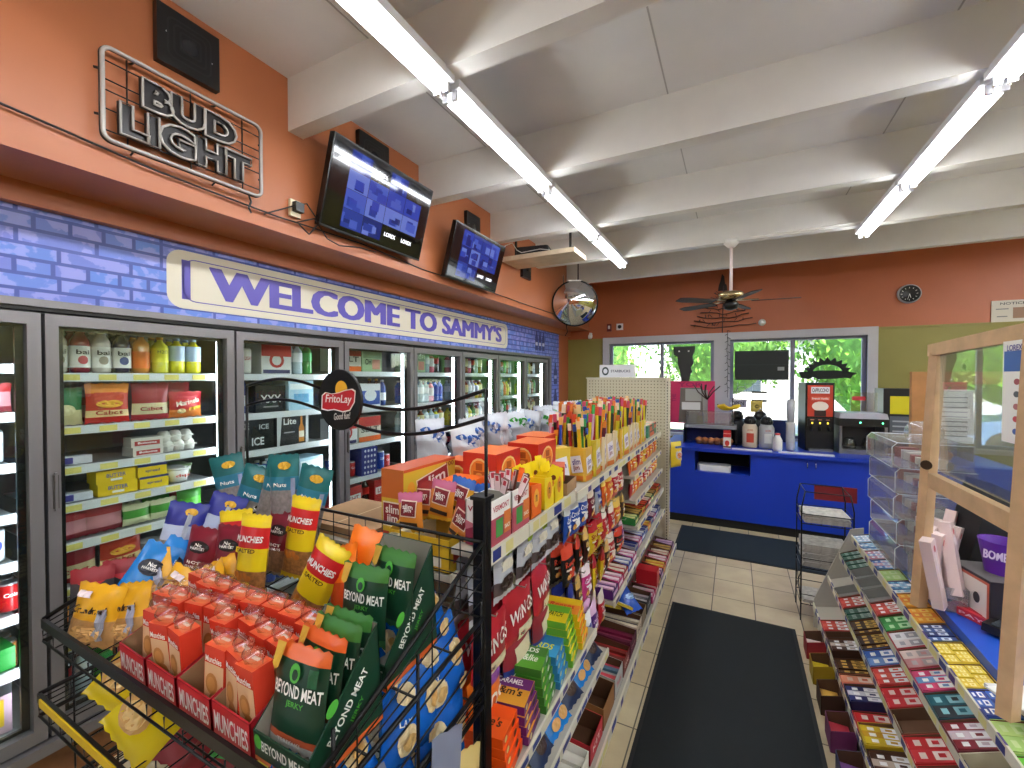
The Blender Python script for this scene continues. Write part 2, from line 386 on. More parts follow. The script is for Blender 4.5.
cb_.prism([(-2.1, .35), (2.1, .35), (2.15, .8), (1.3, .95), (-1.9, 1.0), (-2.15, .8)], -.85, .85, M('7fa0c8', .25, .3, coat=1), X=X_); cb_.build('body', cr)
MB().prism([(-1.6, 1.0), (1.1, .95), (.5, 1.45), (-1.1, 1.48)], -.75, .75, M('4c6078', .1), X=X_).build('cabin', cr)
for wx in (-1.3, 1.3):
    for wy in (-.8, .8): MB().cyl(0, 0, -.1, .1, .34, rubber, 18, X=T(wx, wy, .34) @ RX(90)).build('wheel', cr)

# ------------------------------------------------------------------ floor mats
matm = M('151a1c', .95, var=.25, scale=300, bump=.3, name='charcoal mat pile'); matb = M('172530', .95, var=.25, scale=300, bump=.3, name='dark blue mat pile')
t = thing('floor_mat', 'long charcoal floor mat running down the aisle', 'floor mat', (0, 0, 0)); MB().box(-.40, .36, -.9, 3.49, 0.001, .009, matm).build('pile', t)
e = MB(); e.box(-.42, -.40, -.92, 3.51, 0.001, .006, rubber); e.box(.36, .38, -.92, 3.51, .001, .006, rubber); e.box(-.40, .36, 3.49, 3.51, .001, .006, rubber); e.box(-.40, .36, -.92, -.9, .001, .006, rubber); e.build('rubber_edge', t)
t = thing('floor_mat', 'dark blue floor mat lying along the foot of the blue counter', 'floor mat', (0, 0, 0)); MB().box(-.53, 1.6, 4.62, 5.38, .001, .009, matb).build('pile', t)
e = MB(); e.box(-.55, 1.62, 4.6, 4.62, .001, .006, rubber); e.box(-.55, 1.62, 5.38, 5.4, .001, .006, rubber); e.box(-.55, -.53, 4.62, 5.38, .001, .006, rubber); e.box(1.6, 1.62, 4.62, 5.38, .001, .006, rubber); e.build('rubber_edge', t)
# ================================================================== walk-in cooler along the left wall
def brick_mat():
    m, nt, b, tc = tree('blue cloudy brick print')
    sx = nt.nodes.new('ShaderNodeSeparateXYZ'); cx = nt.nodes.new('ShaderNodeCombineXYZ'); nt.links.new(tc.outputs['Object'], sx.inputs[0])
    nt.links.new(sx.outputs['Y'], cx.inputs['X']); nt.links.new(sx.outputs['Z'], cx.inputs['Y'])
    br = nt.nodes.new('ShaderNodeTexBrick'); br.inputs['Scale'].default_value = 1; br.inputs['Brick Width'].default_value = .24; br.inputs['Row Height'].default_value = .060
    br.inputs['Mortar Size'].default_value = .008; br.inputs['Mortar Smooth'].default_value = .35; br.squash = .45; br.squash_frequency = 3
    br.inputs['Color1'].default_value = (*lin('5f86dc'), 1); br.inputs['Color2'].default_value = (*lin('7078cf'), 1); br.inputs['Mortar'].default_value = (*lin('33439a'), 1)
    nt.links.new(cx.outputs[0], br.inputs['Vector'])
    n = nt.nodes.new('ShaderNodeTexNoise'); n.inputs['Scale'].default_value = 14; n.inputs['Detail'].default_value = 6; nt.links.new(cx.outputs[0], n.inputs['Vector'])
    rp = nt.nodes.new('ShaderNodeValToRGB'); rp.color_ramp.elements[0].position = .50; rp.color_ramp.elements[1].position = .53; nt.links.new(n.outputs[0], rp.inputs[0])
    inv = nt.nodes.new('ShaderNodeMath'); inv.operation = 'MULTIPLY'; inv.inputs[1].default_value = .55
    nt.links.new(rp.outputs[0], inv.inputs[0])
    mx = nt.nodes.new('ShaderNodeMixRGB'); nt.links.new(inv.outputs[0], mx.inputs[0]); nt.links.new(br.outputs[0], mx.inputs[1]); mx.inputs[2].default_value = (*lin('a4a8ea'), 1)
    m3 = nt.nodes.new('ShaderNodeMixRGB'); nt.links.new(br.outputs['Fac'], m3.inputs[0]); nt.links.new(mx.outputs[0], m3.inputs[1]); m3.inputs[2].default_value = (*lin('3a4ca4'), 1)
    nt.links.new(m3.outputs[0], b.inputs['Base Color']); b.inputs['Roughness'].default_value = .35
    return m
cream = M('ddd6c2', .4, name='cream vinyl'); purple = M('5a4fb0', .4, name='purple vinyl'); navy = M('1c2050', .4)
def rrect(w, h, r, n=6):
    P = []
    for cx, cz, a0 in ((w/2 - r, h/2 - r, 0), (-w/2 + r, h/2 - r, 90), (-w/2 + r, -h/2 + r, 180), (w/2 - r, -h/2 + r, 270)):
        for i in range(n + 1):
            a = R(a0 + 90 * i / n); P.append((cx + r * math.cos(a), cz + r * math.sin(a)))
    return P
# +X facing plane transform: local X -> +Y, local -Y -> +X
def facex(x, y, z): return T(x, y, z) @ RZ(90)
t = thing('header_banner', 'long blue brick print banner reading WELCOME TO SAMMY\'S above the cooler doors', 'banner', (0, 0, 0))
MB().box(-2.54, -2.5, YF, 6.42, 2.065, 2.43, brick_mat()).build('printed_panel', t)
sg = MB(); ya, yb, za, zb = 1.10, 4.68, 2.10, 2.395; w_, h_ = yb - ya, zb - za
sg.disc(facex(-2.498, (ya + yb)/2, (za + zb)/2), 1, 1, cream, pts=rrect(w_, h_, .07))
def ring(mb, X, w, h, r, th, m, e=.001):
    A = rrect(w, h, r); B = rrect(w - 2*th, h - 2*th, max(.005, r - th)); n = len(A)
    mb.add([(a, -e, b) for a, b in A] + [(a, -e, b) for a, b in B], [(i, (i + 1) % n, n + (i + 1) % n, n + i) for i in range(n)], m, X=X)
ring(sg, facex(-2.498, (ya + yb)/2 + .01, (za + zb)/2), w_ - .12, h_ - .075, .06, .005, purple)
sg.add([(-.01, -.001, -.10), (.03, -.001, -.10), (.03, -.001, .10), (-.01, -.001, .10)], [(0, 1, 2, 3)], purple, X=facex(-2.498, ya + .075, (za + zb)/2))
for q in range(21): sg.text("WELCOME TO SAMMY'S", facex(-2.4962 + .00003 * q, 2.91 + .0055 * (q % 7 - 3), 2.256 + .0035 * (q // 7 - 1)), 3.20, .172, purple, bold=0)
sg.build('welcome_sign', t)['label'] = 'cream rounded sign lettered in purple'
pb = MB(); pb.box(-2.502, -2.494, -.3, .335, 2.13, 2.36, navy); pb.text('BUD', facex(-2.492, .22, 2.29), .16, .05, M('c8c4d8', .5), .02); pb.text('LIGHT', facex(-2.492, .21, 2.2), .2, .05, M('c8c4d8', .5), .02); pb.build('dark_logo_print', t)
pb = MB()
for k in range(3):
    pb.disc(facex(-2.497, 5.55 + .12 * k, 2.26), 1, 1, M('26307c', .4), pts=[(-.05, -.13), (.05, -.13), (.05, .05), (.02, .1), (.02, .14), (-.02, .14), (-.02, .1), (-.05, .05)])
    pb.rect(facex(-2.496, 5.55 + .12 * k, 2.22), .075, .045, M('c9cce8', .4))
for z in (2.2,): pass
pb.build('bottle_print', t)
# cooler body
ck = thing('walk_in_cooler', 'long walk-in cooler with a row of lit glass doors along the left wall', 'cooler', (0, 0, 0))
SEAM = [-1.618, -.853, -.088, .677, 1.442, 2.207, 2.972, 3.737, 4.502, 5.267, 6.032]
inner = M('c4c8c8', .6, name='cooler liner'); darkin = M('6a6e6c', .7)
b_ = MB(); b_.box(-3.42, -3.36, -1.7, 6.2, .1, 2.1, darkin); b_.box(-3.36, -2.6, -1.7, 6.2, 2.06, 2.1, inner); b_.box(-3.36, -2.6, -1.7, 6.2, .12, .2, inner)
b_.box(-3.36, -2.56, -1.74, -1.7, .1, 2.1, inner); b_.box(-3.36, -2.56, 6.1, 6.14, .1, 2.1, inner); b_.build('cabinet_body', ck)
b_ = MB(); b_.box(-2.6, -2.5, -1.7, 6.12, 2.035, 2.065, alu); b_.box(-2.6, -2.52, -1.7, 6.12, 2.02, 2.035, black); b_.box(-2.6, -2.5, -1.7, 6.12, .19, .235, alu); b_.box(-2.6, -2.5, 6.04, 6.12, .19, 2.065, alu)
b_.box(-3.4, -2.5, 6.12, 6.42, .0, 2.065, brick_mat())
for z in (1.80, 1.40, 1.0): b_.disc(facex(-2.498, 6.27, z), 1, 1, M('20286c', .4), pts=[(-.07, -.16), (.07, -.16), (.07, .04), (.03, .1), (.03, .17), (-.03, .17), (-.03, .1), (-.07, .04)]); b_.rect(facex(-2.497, 6.27, z - .05), .1, .05, M('a8acd8', .4))
b_.build('door_surround', ck)
b_ = MB(); b_.box(-3.4, -2.53, -1.7, 6.12, 0, .19, M('7a4e2c', .5, var=.2, scale=12, name='brown wood kickboard')); b_.build('kickboard', ck)
glass = glassy('cooler door glass', (.93, .97, .95), .05, peak=.75); ledm = M('eef6ff', .5, emit=7, name='lit cooler lamp')
SHZ = {}; REG = []; white2 = M('dfe3ea', .4, name='white shelf lip'); wirew = M('9fa3a6', .4, .5)
pri = M('e8dc7a', .5); 
DN = ['first', 'second', 'third', 'fourth', 'fifth', 'sixth', 'seventh', 'last']
SN = ['top', 'second', 'third', 'fourth', 'fifth', 'sixth', 'bottom', 'lowest']
base_z = {0: [1.80, 1.60, 1.39, 1.18, .98, .76, .53, .27], 1: [1.765, 1.525, 1.345, 1.175, 1.0, .80, .55, .27], 2: [1.765, 1.52, 1.29, .98, .70, .40], 3: [1.79, 1.50, 1.22, .95, .68, .35]}
for i in range(3, 10):      # visible doors between SEAM[i-1].. ; door 0 spans SEAM[2]..SEAM[3]
    pass
for dN in range(8):
    a, b = SEAM[dN + 2], SEAM[dN + 3]; xf, xb = -2.525, -2.57
    f = MB(); g = .006; fw = .040
    f.box(xb, xf, a + g, a + g + fw, .245, 2.012, alu); f.box(xb, xf, b - g - fw, b - g, .245, 2.012, alu)
    f.box(xb, xf, a + g + fw, b - g - fw, 1.965, 2.012, alu); f.box(xb, xf, a + g + fw, b - g - fw, .245, .30, alu)
    d = f.build('cooler_door', ck)
    k = MB(); q = .024; ia, ib = a + g + fw, b - g - fw
    k.box(xb - .012, xb + .004, ia, ia + q, .30, 1.965, black); k.box(xb - .012, xb + .004, ib - q, ib, .30, 1.965, black); k.box(xb - .012, xb + .004, ia, ib, 1.951, 1.965, black); k.box(xb - .012, xb + .004, ia, ib, .30, .314, black); k.build('gasket', d)
    MB().box(-2.553, -2.546, ia, ib, .3, 1.965, glass).build('glass', d)
    h = MB(); h.box(xf, xf + .012, a + .02, a + .036, 1.20, 1.34, M('4a4844', .4)); h.box(xf, xf + .016, a + .024, a + .032, 1.19, 1.35, alu); h.build('handle', d)
    m = MB(); m.box(-2.66, -2.585, b - .03, b + .03, .2, 2.06, black); m.build('mullion', ck)
    l = MB(); l.box(-2.63, -2.60, b - .048, b - .038, .35, 1.95, ledm); l.box(-2.64, -2.60, b - .036, b - .03, .3, 2.0, white2); l.build('lamp', ck)
    zs = base_z.get(dN, base_z[3]); SHZ[dN] = zs
    for z in zs:
        s_ = MB(); s_.box(-2.655, -2.64, a + .035, b - .05, z - .035, z + .004, white2); s_.box(-3.2, -2.655, a + .035, b - .06, z - .006, z, wirew)
        if dN in (1,):
            for q in range(5): s_.box(-2.64, -2.6385, a + .08 + .13 * q, a + .145 + .13 * q, z - .03, z - .003, pri)
        s_.build('shelf', ck)
# ---------------------------------------------------------------- goods kinds for the cooler
def c(h, r=.4, **k): return M(h, r, **k)
clearp = glassy('clear bottle plastic', (.93, .95, .95), .08, peak=.6)
def P_bottle(name, cat, h, r, liquid, label, cap, txt=None, tcol='1a1a2a', neck=.35, lab=(.28, .68), liqm=None, logo=None):
    b = MB(); L = liqm or c(liquid, .15, coat=.5)
    b.lathe([(r * .85, 0), (r, h * .04), (r, h * .25), (r * .95, h * .3), (r, h * .68), (r * .92, h * .76), (r * neck * 1.1, h * .88), (r * neck, h * .93)], L, 14)
    l = MB(); l.lathe([(r * 1.015, h * lab[0]), (r * 1.015, h * lab[1])], c(label), 14, cap=False)
    if txt:
        hh = h * (lab[1] - lab[0]); 
        def pj(q, s=1): an = q[0] / r; return (r * 1.03 * math.sin(an), -r * 1.03 * math.cos(an), q[2])
        l.text(txt, T(0, 0, h * (lab[0] + (lab[1] - lab[0]) * .72)), r * 1.3, hh * .22, c(tcol), .02, proj=pj)
        if logo: l.disc(T(0, 0, h * (lab[0] + (lab[1] - lab[0]) * .35)), r * .5, hh * .2, c(logo), proj=pj)
    k = MB(); k.lathe([(r * neck * 1.15, h * .93), (r * neck * 1.15, h)], c(cap), 12)
    return proto(name, cat, [('body', b), ('label', l), ('cap', k)])
def P_can(name, cat, h, r, col, col2='c8c8cc', txt=None, tcol='ffffff', logo=None):
    b = MB(); b.lathe([(r * .8, 0), (r, h * .05), (r, h * .3), (r, h * .62), (r, h * .93), (r * .85, h * .985)], None, 14, ms=[c(col2, .3, metal=.6), c(col, .3), c(col2 if logo else col, .3), c(col, .3), c(col2, .3, metal=.6), c(col, .3), c(col, .3)])
    def pj(q): an = q[0] / r; return (r * 1.01 * math.sin(an), -r * 1.01 * math.cos(an), q[2])
    if logo: b.disc(T(0, 0, h * .5), r * .6, h * .18, c(logo), proj=pj)
    if txt: b.text(txt, T(0, 0, h * .6), r * 1.3, h * .14, c(tcol), .02, proj=pj)
    l = MB(); l.lathe([(r * .84, h * .985), (r * .86, h), (r * .78, h * .992)], steel, 14)
    return proto(name, cat, [('body', b), ('lid', l)])
def P_tub(name, cat, r, h, col, lid, txt=None, tcol='3a7a30'):
    b = MB(); b.lathe([(r * .78, 0), (r * .97, h * .88)], c(col), 16)
    if txt: b.text(txt, T(0, -r * .9, h * .45) @ RX(-12), r * 1.3, h * .28, c(tcol), .02)
    l = MB(); l.lathe([(r, h * .86), (r * 1.03, h * .9), (r * 1.03, h * .97), (r * .9, h)], c(lid), 16)
    return proto(name, cat, [('body', b), ('lid', l)])
def P_box(name, cat, w, d, h, col, front=(), right=(), top=(), faces=None, left=()):
    return proto(name, cat, [(None, MB().carton(w, d, h, c(col), faces, front=front, right=right, top=top, left=left))])
def P_bag(name, cat, w, h, t, bands, prints=(), seed=0, **k):
    return proto(name, cat, [(None, MB().bag(w, h, t, bands, prints, seed=seed, nx=k.pop('nx', 8), nz=k.pop('nz', 8), **k))])
def P_can_pack(name, cat, n, r, h, col, wrap):
    b = MB(); w = n * 2 * r
    return None
K = {}
K['bai_w'] = P_bottle('juice_bottle', 'bottle', .2, .036, 'd9d2cc', 'f0efec', 'd8d8d8', 'bai', '222222', logo='a8a090', lab=(.12, .62), neck=.5)
K['bai_r'] = P_bottle('juice_bottle', 'bottle', .2, .036, '8a2c2c', 'f0efec', '7a2020', 'bai', '222222', logo='c84a58', lab=(.12, .62), neck=.5)
K['bai_n'] = P_bottle('juice_bottle', 'bottle', .2, .036, '26203c', 'f0efec', '1c1830', 'bai', '222222', logo='2c3c7a', lab=(.12, .62), neck=.5)
K['orange_b'] = P_bottle('juice_bottle', 'bottle', .2, .036, 'e0913c', 'ef7a28', '6a8ca0', lab=(.12, .55))
K['yel_b'] = P_bottle('sports_drink_bottle', 'bottle', .19, .036, 'd9d63a', 'e8e22a', 'd8a020', 'H2O', '5a6a20', lab=(.3, .7))
K['yelw_b'] = P_bottle('sports_drink_bottle', 'bottle', .19, .036, 'dcd428', 'b8cce0', '8aa0b8', lab=(.35, .78))
K['redy_b'] = P_bottle('sports_drink_bottle', 'bottle', .19, .036, 'd8a828', 'd84a2a', 'b02020', lab=(.2, .5))
K['clear_b'] = P_bottle('water_bottle', 'bottle', .21, .033, 'b9cfd8', 'e8eef4', 'e8eef4', lab=(.4, .7))
K['blue_b'] = P_bottle('sports_drink_bottle', 'bottle', .21, .035, '1c50b8', '2036a0', 'e8e8e8', lab=(.35, .7))
K['cola_b'] = P_bottle('cola_bottle', 'bottle', .22, .034, '2a1410', 'c81c1c', 'c81c1c', lab=(.42, .68))
K['green_b'] = P_bottle('soda_bottle', 'bottle', .22, .034, '3a8a3a', '2f9a48', '207a30', lab=(.42, .68))
K['tea_b'] = P_bottle('tea_bottle', 'bottle', .21, .036, '8a4a1c', 'e0d8a0', 'e8e8e8', lab=(.35, .75))
K['purple_b'] = P_bottle('juice_bottle', 'bottle', .2, .034, '4a2a78', '5a3aa0', 'd8d8e8', lab=(.3, .7))
K['pink_b'] = P_bottle('juice_bottle', 'bottle', .2, .034, 'd86a80', 'f0e8ea', 'd8d8e8', lab=(.3, .7))
K['brown_b'] = P_bottle('beer_bottle', 'bottle', .23, .031, '5a2c10', 'e8dcb8', 'c8a030', lab=(.2, .5), neck=.42)
K['navy_b'] = P_bottle('beer_bottle', 'bottle', .22, .031, '24408c', 'dfe4f4', 'dfe4f4', lab=(.2, .5), neck=.42)
K['red_bull'] = P_can('energy_drink_can', 'can', .135, .027, 'dfe3ea', 'c8c8cc', logo='2038a0')
K['white_can'] = P_can('beer_can', 'can', .16, .034, 'e4e2de', txt='LIGHT', tcol='b02828')
K['red_can'] = P_can('soda_can', 'can', .122, .033, 'c01a1e', txt='Cola')
K['blue_can'] = P_can('beer_can', 'can', .16, .034, '2348a8', txt='LIGHT')
K['orange_can'] = P_can('soda_can', 'can', .122, .033, 'd08040')
K['silver_can'] = P_can('beer_can', 'can', .16, .034, 'c8ccd4', txt='ICE', tcol='203060')
K['green_can'] = P_can('energy_drink_can', 'can', .16, .032, '1a1a1a', txt='M', tcol='50c030')
K['tub_w'] = P_tub('dip_tub', 'tub', .052, .075, 'e8e6e2', 'e0e0e0', 'dip', 'c04030')
K['tub_g'] = P_tub('dip_tub', 'tub', .055, .07, 'e4e8da', 'a8c490', 'ranch', '3a7a30')
K['tub_r'] = P_tub('cream_cheese_tub', 'tub', .06, .05, 'e8e6e2', 'c8c6c2', 'Lite', 'b02c24')
K['sandwich'] = P_box('lunch_pack', 'packaged food', .13, .1, .045, 'd8d4cc', front=[('r', 0, -.1, .8, .5, c('b03028')), ('t', 'Bologna', 0, -.1, .6, .3, c('ffffff'))])
K['butter_box'] = P_box('butter_box', 'box', .15, .1, .06, 'e8c41c', front=[('t', 'BUTTER', 0, .1, .5, .3, c('4a5ab0')), ('r', 0, -.25, .3, .18, c('f0f0f0'))], top=[('r', 0, 0, .9, .85, c('b89830'))])
K['marg_tub'] = P_box('margarine_tub', 'tub', .12, .1, .06, 'f0cf20', faces={'t': c('2a3a90')}, front=[('r', 0, .42, 1.02, .16, c('2a3a90')), ('t', 'spread', 0, -.05, .5, .3, c('3a3a90'))])
K['cream_box'] = P_box('cream_cheese_box', 'box', .13, .06, .035, 'd8dce8', front=[('r', -.2, 0, .4, .8, c('4a48a0'))])
K['ham'] = P_bag('lunch_meat_pack', 'packaged food', .14, .12, .03, [(.2, c('8a2030')), (.7, c('c88890')), (1, c('b02028'))], seed=3)
K['cheese_g'] = P_bag('cheese_pack', 'packaged food', .12, .1, .04, [(.35, c('d8dcb0')), (.75, c('4a9a38')), (1, c('d8dcb0'))], seed=4)
K['salad'] = P_bag('salad_bag', 'packaged food', .13, .13, .06, [(.6, c('5ab83a', var=.4, scale=60)), (1, c('3a8a2a'))], seed=5)
K['snack_g'] = P_bag('snack_bag', 'snack bag', .13, .17, .04, [(.4, c('d8d0a0')), (1, c('1f7a4a'))], [('d', 0, -.1, .25, .15, c('e8e0b0'))], seed=6)
K['snack_cab'] = P_bag('cheese_snack_bag', 'snack bag', .17, .19, .05, [(.15, c('c82820')), (.32, c('e8c890')), (.75, c('c83020')), (1, c('e88820'))], [('t', 'Cabot', 0, -.24, .6, .11, c('b02020')), ('r', 0, .12, .65, .3, c('d04028')), ('d', 0, -.02, .3, .1, c('f0b030'))], seed=7, wr=.1)
K['snack_r'] = P_bag('meat_snack_bag', 'snack bag', .16, .19, .05, [(.15, c('a02028')), (.45, c('d8cca0')), (1, c('982030'))], [('t', 'Cabot', 0, -.2, .6, .11, c('a82020'))], seed=8, wr=.1)
K['snack_p'] = P_bag('snack_bag', 'snack bag', .14, .19, .05, [(.5, c('6a5088')), (1, c('7a5a9a'))], seed=9)
K['snack_o'] = P_bag('ice_cream_bag', 'snack bag', .17, .14, .06, [(.3, c('d87828')), (.7, c('c02828')), (1, c('b82030'))], [('t', 'Marinela', 0, .1, .7, .2, c('f4e8d8'), .1, 12), ('r', .2, -.15, .4, .12, c('e8b020'), 12), ('d', -.2, -.25, .12, .1, c('f0d8a0'))], seed=10, wr=.14)
K['grey_tub'] = P_box('deli_tray', 'packaged food', .14, .09, .05, '9aa0a0')
# egg carton: lid with humps
e = MB(); ecm = c('d5d2cb', .9, bump=.3, scale=80)
for q in range(3): e.lathe([(.03, .0), (.034, .03), (.03, .045), (.02, .06), (.012, .062)], ecm, 8, cx=-.05 + .05 * q)
e.box(-.08, .08, -.034, .034, .028, .034, ecm); K['eggs'] = proto('egg_carton', 'egg carton', [(None, e)])
K['xxx'] = P_box('beer_case', 'case', .2, .16, .17, '16181a', front=[('t', 'XXX', 0, 0, .7, .3, c('e8e8e8')), ('r', 0, -.3, .5, .05, c('9a9a9a'))], right=[('t', 'XXX', 0, 0, .7, .3, c('e8e8e8'))])
K['sunset'] = P_box('seltzer_case', 'case', .22, .16, .18, 'e88a48', front=[('r', 0, .25, .98, .45, c('e87a8a')), ('d', .1, -.05, .2, .2, c('f4d060')), ('r', 0, -.42, 1, .14, c('e05a5a'))])
K['ice'] = P_box('beer_case', 'case', .26, .2, .2, '12181a', front=[('t', 'ICE', -.25, .25, .26, .2, c('e4e8ea')), ('t', 'ICE', .1, -.25, .3, .25, c('e4e8ea')), ('t', 'ICE', .25, .2, .24, .16, c('b8c0c4')), ('r', -.3, -.2, .3, .25, c('34504a'))])
K['lite'] = P_box('beer_case', 'case', .24, .2, .21, '14161c', front=[('p', [(-.5, .5), (-.5, -.5), (-.42, -.5), (-.34, .5)], c('c8ccd0')), ('t', 'Lite', -.1, .25, .4, .2, c('f0f0f0')), ('r', -.12, -.1, .34, .04, c('9a9aa0')), ('p', [(.18, -.45), (.36, -.45), (.36, 0), (.3, .15), (.3, .4), (.24, .4), (.24, .15), (.18, 0)], c('c8802c')), ('r', .27, -.2, .17, .2, c('f0e8d8')), ('p', [(.4, -.5), (.5, -.5), (.5, .5), (.42, .5)], c('d4d6d8'))])
K['bud_case'] = P_box('beer_case', 'case', .24, .2, .2, '28307a', front=[('r', 0, .1, .96, .4, c('e8e8f0')), ('t', 'LIGHT', 0, .1, .7, .22, c('2a3aa0')), ('r', 0, -.35, .9, .2, c('c02838'))])
K['ltblue'] = P_box('seltzer_case', 'case', .2, .16, .2, 'a8cce0', front=[('r', 0, .3, .9, .2, c('e8f0f4')), ('r', 0, -.1, .6, .3, c('5a9cc8'))])
K['scl'] = P_box('beer_case', 'case', .24, .18, .2, 'd8d4cc', front=[('r', 0, .3, 1, .4, c('c03830')), ('t', 'SELT', 0, -.02, .8, .22, c('3a3a3a')), ('r', 0, -.4, 1, .2, c('e86a28'))])
K['grn_case'] = P_box('seltzer_case', 'case', .22, .18, .2, '9ab890', front=[('r', 0, .2, .9, .3, c('6a8a68')), ('t', 'OH', -.2, -.1, .3, .25, c('2a3a30')), ('r', .2, -.2, .4, .4, c('c88878'))])
K['wht_case'] = P_box('beer_case', 'case', .2, .18, .2, 'e4e4e6', front=[('r', 0, .28, 1, .4, c('c82a2a')), ('t', 'O', 0, -.05, .5, .5, c('c03030')), ('r', 0, -.42, .9, .12, c('3a3a6a'))])
K['blu_case'] = P_box('beer_case', 'case', .22, .18, .19, 'e8ecf4', front=[('r', 0, -.1, .94, .6, c('2450b0')), ('d', 0, 0, .3, .25, c('e8ecf4'))])
K['star'] = P_box('beer_case', 'case', .16, .16, .22, '22308a', front=[('d', -.3 + .2 * (i % 4), -.4 + .2 * (i // 4), .06, .05, c('f0f0f4')) for i in range(20)])
K['red_case'] = P_box('beer_case', 'case', .22, .18, .2, 'c02020', front=[('r', 0, .05, .9, .3, c('e8e8e8')), ('t', 'LIGHT', 0, .05, .7, .18, c('b01818'))])
K['pink_case'] = P_box('seltzer_case', 'case', .15, .18, .22, 'b898a8', front=[('r', 0, .32, 1, .2, c('1a1a24')), ('t', '24', 0, -.1, .5, .35, c('18120a')), ('r', 0, -.1, .7, .5, c('d8b020')), ('t', '24', 0, -.1, .5, .35, c('18120a'))])
K['grn_tub'] = P_box('green_food_tub', 'tub', .17, .14, .09, '188a30')
DESC = {'bai_w': ('white labelled juice bottle', .078), 'bai_r': ('red juice bottle with white label', .078), 'bai_n': ('dark purple juice bottle with white label', .078), 'orange_b': ('orange juice bottle', .078), 'yel_b': ('yellow drink bottle', .08), 'yelw_b': ('yellow drink bottle with pale blue label', .08), 'redy_b': ('yellow drink bottle with red label', .078),
 'clear_b': ('clear water bottle', .074), 'blue_b': ('blue drink bottle', .076), 'cola_b': ('dark cola bottle with red label', .074), 'green_b': ('green soda bottle', .074), 'tea_b': ('brown tea bottle with cream label', .078), 'purple_b': ('purple juice bottle', .074), 'pink_b': ('pink juice bottle', .074), 'brown_b': ('brown beer bottle', .07), 'navy_b': ('blue beer bottle', .07),
 'red_bull': ('silver and blue energy drink can', .062), 'white_can': ('tall white beer can with red lettering', .074), 'red_can': ('red soda can', .072), 'blue_can': ('tall blue beer can', .074), 'orange_can': ('orange soda can', .072), 'silver_can': ('tall silver beer can', .074), 'green_can': ('tall black energy drink can', .07),
 'tub_w': ('white dip tub', .118), 'tub_g': ('white tub with pale green lid', .122), 'tub_r': ('low white tub with grey lid', .135), 'sandwich': ('white and red lunch pack', .14), 'butter_box': ('yellow butter box', .165), 'marg_tub': ('yellow margarine tub with blue lid', .13), 'cream_box': ('white and violet cream cheese box', .14), 'ham': ('red lunch meat pack', .13), 'cheese_g': ('green and cream cheese pack', .115), 'salad': ('bright green salad bag', .13),
 'snack_g': ('green snack bag', .12), 'snack_cab': ('red and orange cheese snack bag', .18), 'snack_r': ('dark red snack bag with cream band', .165), 'snack_p': ('purple snack bag', .13), 'snack_o': ('red foil bag with orange stripe', .16), 'grey_tub': ('grey deli tray', .15), 'eggs': ('pale half dozen egg carton', .165), 'xxx': ('black beer case marked XXX', .21), 'sunset': ('orange and pink seltzer case', .23), 'ice': ('black beer case marked ICE', .27), 'lite': ('black beer case marked Lite', .25),
 'bud_case': ('blue and white beer case', .25), 'ltblue': ('pale blue seltzer case', .21), 'scl': ('white and red case with orange foot', .25), 'grn_case': ('pale green seltzer case', .23), 'wht_case': ('white and red beer case', .21), 'blu_case': ('white case with blue panel', .23), 'star': ('blue case with white dots', .17), 'red_case': ('red beer case with white band', .23), 'pink_case': ('mauve case with yellow patch marked 24', .17), 'grn_tub': ('green food tub', .18)}
rnd = random.Random(11)
PTS = []
def shelf_row(dN, sN, keys, y=None, x=-2.71, depth=0, dx=.08, dz=0, y1=None):
    a, b = SEAM[dN + 2] + .05, SEAM[dN + 3] - .08; y = a if y is None else y; b = y1 or b; z = SHZ[dN][sN] + .005 + dz
    i = 0
    while True:
        k = keys[i % len(keys)]; i += 1
        if k is None: y += .08; continue
        d_, w = DESC[k]
        if y + w > b + .01: break
        for q in range(depth or (2 if K[k].type == 'EMPTY' and w < .13 and dN < 6 else 1)):
            o = put(K[k], (x - dx * q + rnd.uniform(-.006, .004), y + w/2, z), 90 + rnd.uniform(-5, 5))
            PTS.append((o, dN, sN, k, q))
        y += w
        if i >= len(keys) and keys[-1] == 'end': break
def row(dN, sN, ks, **k): shelf_row(dN, sN, ks.split(), **k)
row(0, 0, 'cola_b snack_r snack_r', y1=.645, y=.35); row(0, 1, 'snack_r ham snack_r', y1=.645, y=.33, x=-2.70); row(0, 2, 'red_bull', y1=.645, y=.36, depth=2); row(0, 3, 'ltblue', y1=.645, y=.36, x=-2.75)
row(0, 4, 'red_bull', y1=.645, y=.36, depth=2); row(0, 5, 'red_can', y1=.645, y=.36, depth=2); row(0, 6, 'grn_tub', y1=.645, y=.26, x=-2.74); row(0, 7, 'pink_case', y1=.645, y=.45, x=-2.76, dz=0); row(0, 7, 'orange_can', y1=.645, y=.36, x=-2.76, dz=.225)
row(1, 0, 'bai_w bai_r bai_w bai_n orange_b yel_b yelw_b yelw_b', dx=.085, depth=2); 
row(1, 1, 'snack_g snack_cab snack_r snack_o', x=-2.70, y1=1.36); row(1, 1, 'ham ham snack_p snack_r', x=-2.82, y=.8, y1=1.36)
row(1, 2, 'cream_box tub_r', y=.74, y1=1.0); row(1, 2, 'sandwich eggs', y=1.01, dz=0, y1=1.33); row(1, 2, 'sandwich', y=1.01, dz=.047, y1=1.2); row(1, 2, 'eggs', y=1.14, dz=.05, y1=1.32)
row(1, 3, 'cream_box butter_box marg_tub tub_w tub_g', y=.74); row(1, 3, 'butter_box', y=.87, dz=.061, y1=1.04); row(1, 3, 'marg_tub', y=1.04, dz=.061, y1=1.18); row(1, 3, 'tub_g tub_g', y=1.12, x=-2.83)
